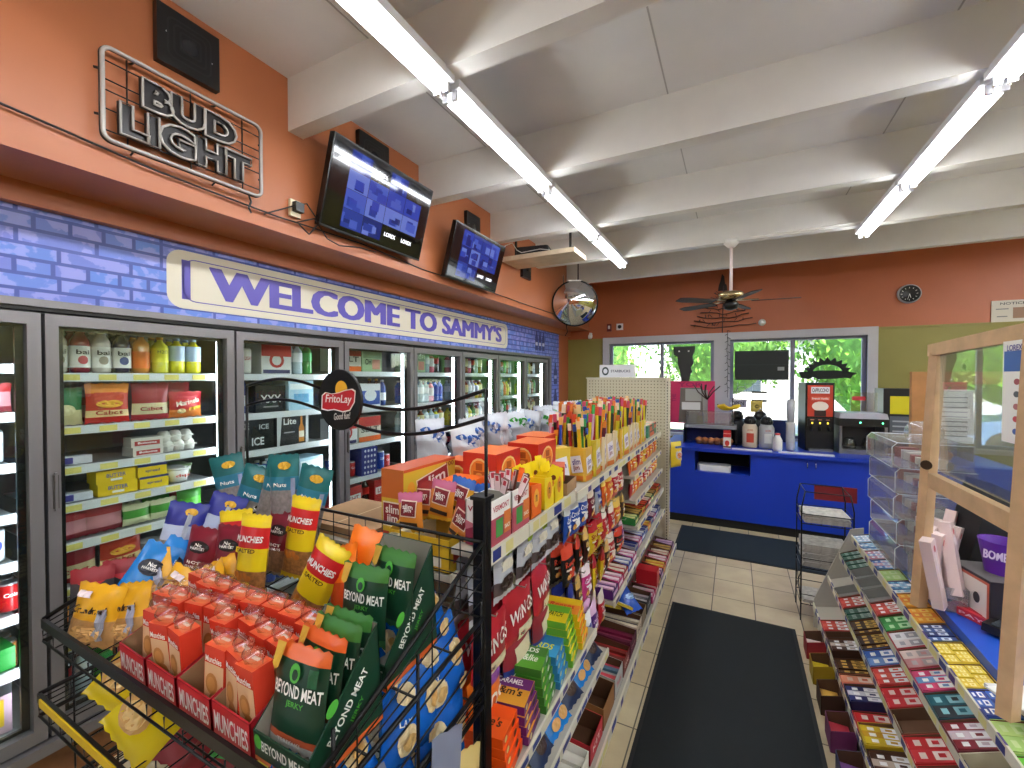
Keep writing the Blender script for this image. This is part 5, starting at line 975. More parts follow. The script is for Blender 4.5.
T2 = [('dark green', gum('2a4a3c', ['2a5a4a', '3a6a58'], 6, tc='a8c0b8')), ('navy stick', gum('28406a', ['2a4a88', '4a6ab0'], 6, tc='c8d0e0')), ('empty cream', gum('c8c0a8', None, inn=c('bdb49a', .7))), ('maroon', gum('6a2028', ['8a2834', 'd8c8d0'], 3)), ('dark teal', gum('24505a', ['2a6a78', '3a4048'], 2, tc='90c8d0')), ('hot pink', gum('c83a68', ['d84a78', '6aa0d0'], 3)), ('cream and red', gum('a03a3a', ['e8d8d0', 'c89090'], 2, tc='b8b0b0')), ('white and red', gum('b83040', ['e8e8ec', 'e0d8d8'], 2, tc='a0a0a8')), ('green', gum('2a6a30', ['2f8a3a', '3a9a48'], 2, tc='c8e8c0')), ('red', gum('b8302c', ['c83a30', 'd85a48'], 3)), ('empty grey', gum('8a8c88', None, inn=c('9a9c98', .6))), ('empty grey', None), ('empty grey', None), ('dark green', None), ('dark green', None)]
T3 = [('salmon', gum('d87858', ['e89878', 'd86848'], 2, tc='f0d8c8')), ('dark red', gum('5a1018', ['8a1c24', '701820'], 1, tc='c8a898')), ('clear grey', gum('8a9090', ['787e80', 'a0a6a8'], 2, tc='40484c')), ('red and white', gum('b81c20', ['c8242a', 'd03038'], 2, tc='f0e0d8')), ('red and white', None), ('empty brown', gum('7a5438', None)), ('red and white', None), ('red', None), ('blue', gum('3a68b0', ['2a58a8', '6a90c8'], 2)), ('brown and gold', gum('4a2c18', ['3a2010', '4a2a14'], 4, tc='e0b858')), ('brown and gold', None), ('dark green', None), ('red', None), ('empty grey', None)]
T4 = [('teal', gum('20707a', ['2a8a90', '1c6068'], 3)), ('yellow', gum('c8a81c', ['d8bc28', 'c89820'], 3, h=.09)), ('yellow', None), ('purple', gum('5a2a6a', ['6a3a8a', 'a878b8'], 3, h=.08)), ('yellow', None), ('brown', gum('3a2014', ['4a2818', 'c8b8a8'], 3, h=.08)), ('yellow', None), ('red and white', None), ('navy', gum('1c2050', ['28306a', 'd8d8e0'], 3, h=.08)), ('salmon', None), ('brown and gold', None), ('brown', None), ('empty brown', None), ('red', None)]
lookup = {}
for tt in (T1, T2, T3, T4):
    for n, p in tt:
        if p: lookup.setdefault(n, p)
for k, (tt, tn) in enumerate(((T4, 'lowest'), (T3, 'second lowest'), (T2, 'second highest'), (T1, 'top'))):
    x, z, hh = tiers[k]; ang = (12, 22, 22, 14)[k]; d0 = .11
    for q in range(len(tt)):
        n = tt[q][0]; p = tt[q][1] or lookup[n]; y = 1.44 + .141 * q + (.01 if k % 2 else 0)
        sc = (1.12, (1.55, 1.35, 1.2, .85)[k], (1.0, 1, 1, .6)[k])
        P(put(p, (x + .004 + .5 * d0 * sc[1] * math.cos(R(ang)), y, z - .025 + .5 * d0 * sc[1] * math.sin(R(ang)) + .001), -90, rx=ang, sc=sc), n + ' candy tray', 'on the %s tier of the candy rack' % tn)
# tall boxes on the floor side of the rack's foot
for q, (n, cl) in enumerate((('navy', '1c2450'), ('plum', '6a2858'), ('dark brown', '3a2014'), ('mustard', 'a88a1c'), ('dull red', '9a2430'))):
    b = MB(); b.tray(.14, .10, .10, .13, c(cl, .5), c('5a3c28', .8)); b.box(-.06, .06, -.04, .04, .004, .06, c(('8a5aa0', 'c83a48', 'd8a848', 'd8c020', 'e8d8d0')[q], .4)); P(put(proto('candy_carton', 'candy carton', [(None, b)]), (.455, 2.25 + .25 * q, 0.003), -90), 'open %s candy carton' % n, 'on the floor at the foot of the candy rack')
# guard
gu = thing('counter_guard', 'pine framed clear guard standing on the checkout counter', 'guard', (0, 0, 0))
def lumber(a, b, w=.06, h=.038, m=pine, name='post'): mb = MB(); mb.bar(a, b, w, h, m); return mb.build(name, gu)
lumber((.70, 2.41, .775), (.762, 2.455, 1.85), .034, .045); lumber((.698, 1.73, .775), (.765, 1.79, 1.87), .034, .042)
lumber((.762, 2.49, 1.865), (.775, 1.0, 1.905), .045, .05, name='top_rail'); lumber((.732, 2.39, 1.32), (.737, 1.75, 1.318), .03, .06, name='middle_rail')
pm = MB(); plexi = glassy('clear acrylic sheet', (.93, .97, .96), .10, haze=.05, hazecol=(.7, .78, .76), peak=.85)
pm.prism([(2.39, 1.36), (2.40, 1.86), (1.05, 1.90), (1.05, 1.36)], .0, .004, plexi, X=T(.752, 0, 0) @ Matrix(((0, 0, 1, 0), (1, 0, 0, 0), (0, 1, 0, 0), (0, 0, 0, 1)))); pm.build('acrylic_sheet', gu)
MB().disc(T(.715, 2.40, 1.38) @ RZ(-35), .02, .02, c('3a2410'), 12).build('wood_knot', gu)
gp = MB(); gp.box(.742, .7435, 1.74, 1.90, 1.55, 1.86, wt)
gp.prints([('r', 0, .30, .9, .2, c('2a58a8')), ('t', 'LOREX', -.1, .43, .5, .06, c('5a4a98'))] + [('d', -.0, .1 - .12 * i, .1, .03, c(('a83a40', '3a3a48', 'b05a60', 'c02830', '2a50a0')[i])) for i in range(5)], T(.742, 1.82, 1.705) @ RZ(-90), .16, .31)
gp.build('sticker_sheet', gu)['label'] = 'white sheet of small stickers behind the clear guard'
g2 = thing('counter_guard', 'golden pine guard frame standing across the far end of the checkout counter', 'guard', (0, 0, 0))
def lum2(a, b, w, h, name='post'): mb = MB(); mb.bar(a, b, w, h, pined); return mb.build(name, g2)
lum2((.945, 3.3, .78), (.945, 3.3, 1.78), .07, .04); lum2((.98, 3.3, 1.745), (1.84, 3.3, 1.745), .04, .07, 'top_rail'); lum2((1.86, 3.3, .78), (1.86, 3.3, 1.78), .07, .04)
MB().box(.99, 1.82, 3.298, 3.302, .8, 1.70, plexi).build('acrylic_sheet', g2)
b = MB(); b.box(-.09, .09, -.001, .001, 0, .3, wt); b.prints([('r', 0, .35 - .09 * i, .7, .02, c('8a8a90')) for i in range(9)], T(0, -.001, .15), .18, .3)
P(put(proto('paper_notice', 'notice', [(None, b)]), (1.08, 3.274, 1.38), 0), 'white paper notice', 'on the golden pine frame at the far end of the counter')
# clear display boxes
acr = glassy('acrylic display box', (.95, .96, .97), .10, haze=.22, hazecol=(.5, .5, .52), peak=.5); edge = M('d4dae0', .2, name='bright acrylic edge')
def acbox(w, d, h):
    b = MB(); b.prism([(-d/2, 0), (d/2, 0), (d/2, h), (-d/2 + .02, h), (-d/2, h * .82)], -w/2, w/2, acr, X=RZ(0) @ Matrix(((0, 0, 1, 0), (1, 0, 0, 0), (0, 1, 0, 0), (0, 0, 0, 1))))
    for x in (-w/2, w/2): b.tube([(x, -d/2, 0), (x, -d/2, h * .82), (x, -d/2 + .02, h), (x, d/2, h)], .002, edge, 4)
    b.tube([(-w/2, -d/2 + .02, h), (w/2, -d/2 + .02, h)], .0025, edge, 4); b.tube([(-w/2, -d/2, .002), (w/2, -d/2, .002)], .0025, edge, 4)
    g = MB(); rd = random.Random(int(w * 1000 + h * 100)); 
    for i in range(6): x = -w/2 + .05 + (w - .1) * i / 5; g.cb(x, .02, .025, .05, .09, .03 + .03 * rd.random(), c(rd.choice(['c8a040', '8a3a3a', 'd8d8d0', '3a4a7a', '5a5a60', 'b8b8b8']), .5), X=T(x, 0, 0) @ RZ(rd.uniform(-20, 20)) @ T(-x, 0, 0))
    return proto('acrylic_display_box', 'display box', [('case', b), ('goods', g)])
ab = acbox(.46, .30, .125)
for i in range(5): P(put(ab, (.865 + .012 * (i % 2) - .004 * i, 3.02 - (.0 if i % 2 else .01), .785 + .128 * i), -90), 'clear acrylic display box', ('bottom', 'second from the bottom', 'middle', 'second from the top', 'top')[i] + ' of its stack on the counter')
# the roll holder on top, long white packages
b = MB(); b.lathe([(.05, 0), (.055, .01), (.055, .09), (.05, .1)], acr, 16, X=T(0, 0, .055) @ RY(90) @ T(0, 0, -.05)); K['roll'] = proto('clear_canister', 'canister', [('shell', b)]); P(put(K['roll'], (.80, 2.72, 1.43), 30), 'small clear canister', 'lying on the stack of acrylic boxes')
K['wp'] = P_box('wrap_package', 'package', .05, .038, .29, 'e6cfcb', front=[('r', 0, .1, .3, .6, c('f0e0de')), ('d', 0, .38, .2, .05, c('c8505a'))], faces={'t': c('f0dcd8')})
hd = MB(); hd.tray(.10, .34, .10, .12, acr, acr); hdp = proto('clear_bin', 'bin', [(None, hd)]); P(put(hdp, (.80, 2.56, .781), 0), 'clear bin of white and pink packages', 'on the counter edge before the acrylic boxes')
for i, (dx, dy, rx_, ry_) in enumerate([(-.02, -.12, -6, -12), (.02, -.10, -10, 8), (-.02, -.06, 4, -4), (.03, -.04, -8, 14), (-.02, 0, 0, -8), (.02, .03, 8, 10), (-.02, .06, 10, -10), (.03, .09, 6, 16), (0, .12, 10, 4)]): P(put(K['wp'], (.79 + dx * 1.6, 2.54 + dy * 1.35, .80 + .05 * (i % 3 == 1)), 60, rx=rx_, ry=ry_), 'long white and pink package', 'standing in the clear bin on the counter')
# till area
b = MB(); b.cb(0, 0, .0, .34, .05, .27, black); b.box(-.05, .05, -.02, .06, -.24, -.1, black); b.box(-.12, .12, -.1, .12, -.26, -.235, black); scr = MB(); scr.box(-.155, .155, -.027, -.0255, -.12, .12, M('1c2430', .15))
K['mon'] = proto('till_monitor', 'monitor', [('housing', b), ('screen', scr)]); P(put(K['mon'], (1.5, 2.75, 1.045), 70, rx=0), 'black till monitor', 'on the checkout counter behind the clear guard')
b = MB(); b.lathe([(.04, 0), (.058, .11), (.06, .115), (.056, .11), (.04, .006)], c('5a1c98', .35), 20, smooth=True, cap=False); b.cyl(0, 0, 0, .004, .04, c('5a1c98', .35))
for q in (-1, 0, 1): b.text('BOMB', T(.0006 * q, -.0536 - .0004 * q, .07) @ RX(-8), .06, .03, c('d8c8ec'), .02)
K['cup'] = proto('purple_cup', 'cup', [(None, b)]); P(put(K['cup'], (.955, 2.43, .962), -35, sc=1.15), 'purple plastic cup with pale lettering', 'on the dark box by the till')
b = MB(); b.carton(.30, .22, .18, c('28242a'), left=[('r', 0, 0, .96, .9, c('c8604a')), ('r', 0, 0, .86, .78, c('e8e4dc')), ('d', -.2, .0, .08, .12, c('3a3a40')), ('d', .2, 0, .08, .12, c('3a3a40'))], top=[('r', 0, 0, .98, .98, c('6a6664'))]); K['tb'] = proto('till_box', 'box', [(None, b)]); P(put(K['tb'], (1.0, 2.44, .781), 12), 'dark box with a cream and red side', 'under the purple cup')
b = MB(); b.prism([(-.09, -.07), (.09, -.07), (.09, .07), (-.09, .07)], 0, .03, c('c82838', .35)); b.box(-.07, .05, -.05, .05, .03, .032, c('9a1822')); b.prints([('t', 'PAY', 0, 0, .5, .4, c('f0c8c8'))], T(0, -.07, .015), .18, .03); K['red'] = proto('red_tray', 'tray', [(None, b)]); P(put(K['red'], (.90, 2.38, .781), -60), 'red plastic change tray', 'on the blue counter beside the keypad')
b = MB(); b.box(-.05, .05, -.11, .11, 0, .03, black, X=RX(4)); b.box(-.038, .038, .03, .09, .03, .034, c('3a4048', .1), X=RX(4))
for i in range(3):
    for j in range(4): b.box(-.032 + .024 * i, -.014 + .024 * i, -.09 + .026 * j, -.072 + .026 * j, .03, .035, c('d8d8d8' if j else ('c83030', 'd8b020', '30a040')[i]), X=RX(4))
K['pad'] = proto('card_reader', 'card reader', [(None, b)]); P(put(K['pad'], (.95, 2.22, .785), 50), 'black card reader with pale keys', 'on the blue counter in front of the red tray')
b = MB(); b.tube([(-.10, 0, .03), (-.04, 0, .07), (.04, 0, .10), (.12, 0, .11)], .032, black, 10); b.tube([(-.14, 0, .015), (-.10, 0, .03)], .026, c('7a6a60', .3), 10); b.tube([(.1, 0, .1), (.14, 0, .0)], .02, black, 8); K['scan'] = proto('barcode_scanner', 'scanner', [(None, b)]); P(put(K['scan'], (1.10, 2.28, .79), 15), 'black barcode scanner', 'on the counter beneath the purple cup')
b = MB(); b.box(-.15, .15, -.12, .12, 0, .012, c('d8d8d8')); b.box(-.15, .15, -.12, .12, .012, .016, c('e8e8e4'), X=RZ(8)); b.prints([('r', .1 * i - .2, 0, .04, .6, c('5a6a90')) for i in range(5)], T(0, 0, .017) @ RX(-90), .28, .22); K['pap'] = proto('paper_stack', 'paper', [(None, b)]); P(put(K['pap'], (.88, 1.80, .781), 20), 'loose stack of printed papers', 'on the near part of the blue counter'); P(put(K['pap'], (.86, 2.62, .781), -20, sc=.6), 'small stack of white papers', 'behind the red tray on the counter')
b = MB(); b.carton(.2, .14, .07, c('a82828')); b.carton(.22, .16, .02, c('8a5a30')); K['rb'] = proto('red_box', 'box', [(None, b)]); P(put(K['rb'], (1.25, 2.10, .781), 20), 'red and brown box', 'at the right of the counter behind the near post')
b = MB(); b.prism([(-.16, 0), (.16, 0), (.12, .28), (-.05, .34)], -.08, .08, c('17181c', .6), X=RX(90)); K['bagk'] = proto('black_bag', 'bag', [(None, b)]); P(put(K['bagk'], (1.02, 2.67, .781), 12, sc=(1.05, 1, 1.5)), 'black equipment cover', 'behind the till monitor')
# wire newspaper rack
nr = thing('newspaper_rack', 'small black wire newspaper rack at the far end of the candy rack', 'rack', (0, 0, 0))
a_, b_, c_, d_ = .43, .73, 3.68, 3.95
for x, y in ((a_, c_), (b_, c_), (a_, d_), (b_, d_)): MB().tube([(x, y, 0), (x, y, .82), ((x + .02 if x == a_ else x - .02), y, .93)], .005, wirem, 6).build('leg', nr)
for z in (.12, .38, .70): 
    w = MB(); w.tube([(a_, c_, z), (b_, c_, z), (b_, d_, z), (a_, d_, z)], .004, wirem, 5, closed=True)
    for q in range(6): x = a_ + .06 * q; w.tube([(x, c_, z), (x, d_, z)], .0025, wirem, 4)
    w.tube([(a_, c_, z + .07), (b_, c_, z + .07), (b_, d_, z + .07), (a_, d_, z + .07)], .003, wirem, 5, closed=True); w.build('wire_shelf', nr)
MB().tube([(a_ + .02, c_, .93), (b_ - .02, c_, .93), (b_ - .02, d_, .93), (a_ + .02, d_, .93)], .004, wirem, 5, closed=True).build('top_rail', nr)
w = MB(); w.tube([(a_, c_, .12), (a_, d_, .35)], .003, wirem, 4); w.tube([(a_, d_, .12), (a_, c_, .36)], .003, wirem, 4); w.build('side_brace', nr)
MB().box(.54, .80, 3.95, 3.96, .82, .93, c('7a1418', .5)).build('header_card', nr)['label'] = 'dark red header card'
news = M('b8b6b0', .8, var=.25, scale=35, name='newsprint')
K['np'] = proto('newspaper', 'newspaper', [(None, MB().box(-.135, .135, -.115, .115, 0, .012, news, c=.004))])
for z0_, n, w in ((.386, 13, 'middle stack'), (.126, 2, 'lowest stack'), (.706, 5, 'top stack')):
    for q in range(n): P(put(K['np'], (.58, 3.815, z0_ + .0125 * q), rnd.uniform(-4, 4)), 'folded newspaper', 'in the %s of the wire newspaper rack' % w)

# ================================================================== blue coffee counter under the windows
bc = thing('coffee_counter', 'deep blue coffee counter along the window wall', 'counter', (0, 0, 0))
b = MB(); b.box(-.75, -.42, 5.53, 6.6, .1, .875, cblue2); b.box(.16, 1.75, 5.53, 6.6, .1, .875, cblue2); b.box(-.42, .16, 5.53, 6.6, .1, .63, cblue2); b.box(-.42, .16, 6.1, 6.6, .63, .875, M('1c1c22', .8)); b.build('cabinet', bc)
MB().box(-.78, 1.78, 5.49, 6.62, .875, .912, cblue2).build('counter_top', bc)
MB().box(-.75, 1.75, 5.56, 6.6, 0, .1, black).build('toe_kick', bc)
for x in (.69, .765): MB().tube([(x, 5.528, .77), (x, 5.505, .78), (x, 5.505, .83), (x, 5.528, .84)], .005, chrome, 6).build('handle', bc)
b = MB(); b.lathe([(.13, 0), (.17, .07), (.175, .075), (.16, .07), (.12, .01)], wt, 20, cap=False, X=T(0, 0, 0)); K['bin'] = proto('white_tub', 'tub', [(None, MB().box(-.18, .18, -.1, .1, 0, .07, wt, c=.03))]); P(put(K['bin'], (-.22, 5.68, .632), 0), 'white plastic tub', 'in the open niche of the coffee counter')
# machines
b = MB(); b.box(-.15, .15, -.16, .16, 0, .83, black, c=.01); fr = MB(); fr.box(-.13, .13, -.167, -.16, .42, .80, c('c8402c', .3), c=0)
fr.prints([('r', 0, .36, .8, .22, c('f0f0f4')), ('t', 'CAPPUCCINO', 0, .36, .7, .13, c('28243a')), ('d', 0, -.18, .36, .16, c('f0e4d8')), ('r', 0, -.42, .5, .2, c('3a2018')), ('r', 0, .08, .8, .12, c('e07058')), ('t', 'French Vanilla', 0, .08, .7, .06, wt)], T(0, -.168, .61), .24, .36)
pn = MB(); pn.box(-.13, .13, -.168, -.16, .30, .40, c('1c1c20', .3)); 
for x in (-.08, 0, .08): pn.box(x - .008, x + .008, -.17, -.168, .33, .35, M('e8c83a', .4, emit=1.2, name='lit amber button')); pn.box(x - .02, x + .02, -.17, -.168, .375, .385, c('c88a70'))
noz = MB()
for x in (-.09, 0, .09): noz.cyl(x, -.175, .25, .30, .012, black, 8)
trm = MB(); trm.box(-.12, .12, -.22, -.16, .0, .03, steel)
K['capp'] = proto('cappuccino_machine', 'coffee machine', [('body', b), ('front_picture', fr), ('button_panel', pn), ('nozzles', noz), ('drip_tray', trm)]); P(put(K['capp'], (.83, 6.05, .913), 8, sc=.93), 'tall black cappuccino machine', 'on the coffee counter under the sunrise ornament')
b = MB(); b.box(-.25, .25, -.2, .2, 0, .06, steel); b.box(-.25, -.22, -.2, .2, .06, .36, steel); b.box(.22, .25, -.2, .2, .06, .36, steel); b.box(-.22, .22, .1, .2, .06, .36, M('3a3c40', .4)); b.box(-.25, .25, -.2, .2, .36, .46, black)
hp = MB(); hp.prism([(-.26, .46), (.26, .46), (.24, .53), (-.24, .53)], -.21, .21, M('b8b8c4', .35), X=RX(90))
le = MB()
for x in (-.03, .2): le.cyl(0, 0, -.003, .0, .009, M('4af0a0', .4, emit=6, name='green indicator'), 8, X=T(x, -.2, .41) @ RX(90)); 
pots = MB()
for x in (-.1, .1): pots.lathe([(.07, .06), (.075, .1), (.06, .17), (.04, .2)], glassy('pot glass', (.7, .7, .7), .15), 14, cx=x, cy=-.05)
K['brew'] = proto('coffee_brewer', 'coffee machine', [('frame', b), ('hopper_lid', hp), ('indicator', le), ('pots', pots)]); P(put(K['brew'], (1.21, 6.0, .913), 5, sc=.84), 'wide black and steel coffee brewer with green lights', 'on the coffee counter'); 
b = MB(); b.box(-.12, .12, -.002, .002, 0, .22, glassy('clear sign holder', (1, 1, 1), .2)); b.prints([('r', -.2, .2, .5, .2, c('c83040'))], T(0, -.003, .11), .24, .22); K['sh'] = proto('sign_holder', 'sign', [(None, b)]); P(put(K['sh'], (1.26, 5.98, 1.36), 5), 'clear sign holder with red print', 'on top of the coffee brewer')
b = MB(); b.box(-.22, .22, -.15, .15, 0, .62, c('14161c', .4)); b.box(-.17, .2, -.154, -.15, .38, .55, c('d8cc1c')); b.box(-.17, .2, -.154, -.15, .12, .36, c('5a6068')); b.prints([('r', 0, .3 - .2 * i, .9, .06, c('a8aeb4')) for i in range(4)], T(.015, -.154, .24), .37, .24); K['ydisp'] = proto('display_cabinet', 'display cabinet', [(None, b)]); P(put(K['ydisp'], (1.66, 6.1, .93), 0, sc=1.12), 'dark display cabinet with bright yellow panel', 'beside the coffee brewer')
b = MB(); b.box(1.78, 2.3, 5.6, 6.6, 0, .912, cblue2); b.build('side_cabinet', bc)
# cups, thermoses, milk etc
b = MB(); b.lathe([(.035, 0), (.045, .02), (.045, .30), (.05, .32)], M('d4d6d8', .3), 14); b2 = MB(); b2.lathe([(.036, .32), (.042, .56), (.03, .58)], M('b8bac0', .4), 14); K['cupd'] = proto('cup_dispenser', 'cup dispenser', [('tube', b), ('stacked_cups', b2)]); P(put(K['cupd'], (.565, 5.82, .913)), 'tall white cup dispenser', 'left of the cappuccino machine')
def thermos(col, lab_, w): 
    b = MB(); b.lathe([(.075, 0), (.08, .02), (.08, .24), (.06, .28)], c(col, .35), 18); 
    def pj(q, r=.082): return (r * math.sin(q[0] / r), -r * math.cos(q[0] / r), q[2])
    if lab_: b.rect(T(0, 0, .12), .08, .11, c(lab_), proj=pj, nx=4); b.text('COFFEE', T(0, 0, .21), .06, .02, c('a83a28'), proj=lambda q: pj(q, .0825))
    t_ = MB(); t_.lathe([(.062, .28), (.07, .31), (.05, .36), (.02, .37)], black, 16); t_.tube([(0, -.06, .33), (0, -.12, .33), (0, -.13, .30)], .012, black, 8); t_.tube([(-.06, 0, .33), (0, -.01, .40), (.06, 0, .33)], .006, c('c8c8cc'), 6); return proto('coffee_airpot', 'airpot', [('body', b), ('pump_lid', t_)])
P(put(thermos('d0bfa6', 'b8402c', 0), (.16, 5.85, .913), 0), 'tan coffee airpot with red label', 'on the coffee counter'); P(put(thermos('a8aaac', 'd8d8d0', 0), (.33, 5.86, .913), 10), 'silver coffee airpot', 'on the coffee counter'); P(put(thermos('1c1c20', None, 0), (.02, 6.15, .913), 20, sc=1.1), 'black coffee airpot', 'behind the tan one on the coffee counter'); P(put(thermos('1c1c24', None, 0), (.28, 6.2, .913), 20, sc=1.1), 'black coffee airpot', 'behind the silver one on the coffee counter')
b = MB(); b.lathe([(.04, 0), (.048, .02), (.048, .12), (.025, .17), (.025, .18)], c('eceae6'), 14); k_ = MB(); k_.lathe([(.027, .18), (.027, .2)], c('c83038'), 12); K['milk'] = proto('milk_bottle', 'bottle', [('body', b), ('cap', k_)]); P(put(K['milk'], (.43, 5.70, .913)), 'white milk bottle with red cap', 'on the coffee counter')
b = MB(); b.carton(.08, .07, .17, c('e4dccc'), front=[('r', 0, .38, 1, .24, c('c8242c')), ('d', 0, -.15, .3, .2, c('c83a30')), ('r', 0, -.4, 1, .1, c('7a5030'))]); b.prism([(-.04, .17), (.04, .17), (.04, .21), (-.04, .21)], -.004, .004, c('c8242c'), X=RX(90)); K['cream'] = proto('creamer_carton', 'carton', [(None, b)]); P(put(K['cream'], (-.08, 5.66, .913)), 'red and cream creamer carton', 'on the front edge of the coffee counter')
b = MB(); b.prism([(-.5, -.06), (.5, -.09), (.5, .05), (-.5, .02)], 0, .006, c('e8e8ec')); K['nap'] = proto('towel', 'towel', [(None, b)]); P(put(K['nap'], (.17, 5.60, .913), 0, sc=(.4, .5, 2)), 'white towel', 'on the coffee counter before the airpots'); P(put(K['nap'], (.68, 5.58, .913), 0, sc=(.5, .5, 2.4)), 'long white towel', 'on the coffee counter before the cappuccino machine')
# pastry stand, grey chair-like bag and fruit basket
b = MB(); b.box(-.30, .30, -.17, .17, .20, .24, M('8a8c92', .5), c=.02); b.box(-.30, -.29, -.17, .17, 0, .2, black); b.box(.29, .30, -.17, .17, 0, .2, black); b.box(-.3, .3, .16, .17, 0, .24, c('1c2c7a')); g_ = MB(); g_.box(-.27, .27, -.15, .15, .242, .40, glassy('pastry dome', (.9, .9, .92), .14, haze=.15, hazecol=(.6, .6, .6)), c=.03); K['past'] = proto('pastry_case', 'display case', [('stand', b), ('clear_cover', g_)]); P(put(K['past'], (-.28, 6.0, .913)), 'grey pastry stand with clear cover', 'on the left part of the coffee counter')
for i in range(6): b = None; K.setdefault('muf', proto('muffin', 'pastry', [('cup', MB().lathe([(.03, 0), (.04, .04)], c('8a5a40'), 12)), ('top', MB().lathe([(.045, .04), (.048, .05), (.035, .075), (.01, .085)], c('a8683c', var=.3, scale=60), 12))])); P(put(K['muf'], (-.40 + .085 * i * .8, 5.87, .913)), 'brown muffin', 'in the open lower tier of the pastry stand')
b = MB(); b.prism([(-.15, 0), (.15, 0), (.13, .30), (-.13, .30)], -.1, .1, c('6a625c'), X=RX(90)); b.prints([('r', 0, -.02, .8, .22, c('d8d8d8')), ('r', .1, .3, .7, .35, c('a8a8a4'))], T(0, -.1, .15), .28, .3); K['gb'] = proto('grey_bag', 'bag', [(None, b)]); P(put(K['gb'], (-.52, 6.15, 1.156), 5, sc=(1, 1, 1.5)), 'grey and white paper sack', 'on the pastry stand in front of the pink poster')
b = MB()
for q in range(4): a = -30 + 20 * q; b.tube([(.10 * math.cos(R(t_)) + .02 * q, -.01 * q, .07 * math.sin(R(t_)) + .005 * q) for t_ in range(200, 341, 20)], .018, c('e0bc1c'), 8)
b.tube([(-.08, 0, -.03), (-.1, 0, -.01)], .009, c('6a5a20'), 6); K['ban'] = proto('banana_bunch', 'bananas', [(None, b)]); P(put(K['ban'], (-.10, 5.97, 1.42)), 'yellow banana bunch', 'on the wire hanger above the pastry stand')
bw_ = MB(); bw_.tube([(0, 0, 0), (0, 0, .55), (.02, -.02, .58), (0, -.05, .56)], .006, wirem, 6); bw_.tube([(-.1, -.1, .005), (.1, -.1, .005), (.1, .1, .005), (-.1, .1, .005)], .006, wirem, 6, closed=True); bw_.tube([(0, -.1, .005), (0, .1, .005)], .006, wirem, 6); K['bh'] = proto('banana_hanger', 'hanger', [(None, bw_)]); P(put(K['bh'], (-.03, 6.05, .913), 0), 'black wire banana hanger', 'on the coffee counter')
for q in range(5):
    pass
br_ = MB(); 
for q in range(7): a = rnd.uniform(-1, 1); br_.tube([(0, 0, 0), (.08 * a, 0, .07), (.14 * a + .02, 0, .11 + .04 * rnd.random())], .005, c('3a2418'), 5)
K['twig'] = proto('twig_decoration', 'decoration', [(None, br_)]); P(put(K['twig'], (-.32, 6.05, 1.46), 0, sc=1.4), 'bare dark twig decoration', 'above the pastry stand before the pink poster')
b = MB(); b.box(-.11, .11, -.01, .01, 0, .11, c('b8b4c8', .3)); b.prints([('t', 'OPEN', 0, 0, .7, .5, c('3a3a48')), ('d', -.32, 0, .1, .2, c('e8e8f0'))], T(0, -.01, .055), .22, .11); K['opn'] = proto('small_sign', 'sign', [(None, b)]); P(put(K['opn'], (.03, 6.75, 1.33), 0), 'small lilac sign', 'on the white window post behind the airpots')
b = MB(); b.bag(.14, .14, .06, [(1, c('d8c060'))], [('d', 0, 0, .2, .2, c('8a7a30'))], seed=90, wr=.3); K['yf'] = proto('yellow_bag', 'bag', [(None, b)]); P(put(K['yf'], (.24, 6.22, 1.31), 10), 'crumpled pale yellow bag', 'on top of the rear airpots')
b = MB(); b.box(-.30, .30, -.03, .03, 0, .28, c('24346a', .5)); K['dkb'] = proto('blue_box', 'box', [(None, b)]); P(put(K['dkb'], (.30, 6.52, .913), 0), 'dark blue box', 'behind the airpots under the window')
# posters and ornaments in the windows
b = MB(); b.box(-.30, .30, -.003, .003, 0, .62, c('ec3a72', .5)); b.prints([('t', 'YOR', -.05, .42, .55, .1, c('c8286a')), ('t', 'THE', -.42, .1, .2, .1, c('c8286a'), 0, 90), ('r', .05, -.08, .6, .75, c('a8a49c'))], T(0, -.0035, .31), .6, .62); K['pink'] = proto('pink_poster', 'poster', [(None, b)]); P(put(K['pink'], (-.56, 6.80, 1.07), 0), 'hot pink paper poster', 'on the lower part of the left window')
vt = [(-.16, .25), (.14, .25), (.13, .17), (.10, .10), (.12, 0), (.08, -.06), (.1, -.12), (.07, -.18), (.06, -.26), (-.05, -.26), (-.06, -.14), (-.1, .0), (-.1, .1), (-.15, .13), (-.16, .2)]
b = MB(); b.prism([(x, z) for x, z in vt], -.006, .006, c('2c2e2c'), X=RX(90)); 
for x in (-.08, .05): b.disc(T(x, -.0065, .18), .012, .012, wt, 10)
K['vt'] = proto('state_cutout', 'cutout', [(None, b)]); P(put(K['vt'], (-.66, 6.78, 1.95), 0), 'black state shaped cutout', 'hanging in the left window above the pink poster')
b = MB(); b.box(-.32, .32, -.02, .02, 0, .40, c('15201e', .5)); b.prints([('r', .36, -.12, .12, .12, c('a8b0b0')), ('r', 0, .02, 1, .01, c('2c3a38'))], T(0, -.02, .2), .64, .4); K['bs'] = proto('window_sign', 'sign', [(None, b)]); P(put(K['bs'], (.31, 6.78, 1.71), 0), 'dark rectangular sign back', 'hanging in the right window')
b = MB()
import math as _m
o_ = [(_m.cos(R(a)) * (.21 if i % 2 else .26), _m.sin(R(a)) * (.16 if i % 2 else .21)) for i, a in enumerate(range(0, 181, 9))]; i_ = [(_m.cos(R(a)) * .16, _m.sin(R(a)) * .11) for a in range(0, 181, 9)]
n = len(o_); vs = [(x, y, z) for y in (-.008, .008) for x, z in o_ + i_]; fs = []
for i in range(n - 1): fs += [(i, i + 1, n + i + 1, n + i), (2*n + i + 1, 2*n + i, 3*n + i, 3*n + i + 1), (i + 1, i, 2*n + i, 2*n + i + 1), (n + i, n + i + 1, 3*n + i + 1, 3*n + i)]
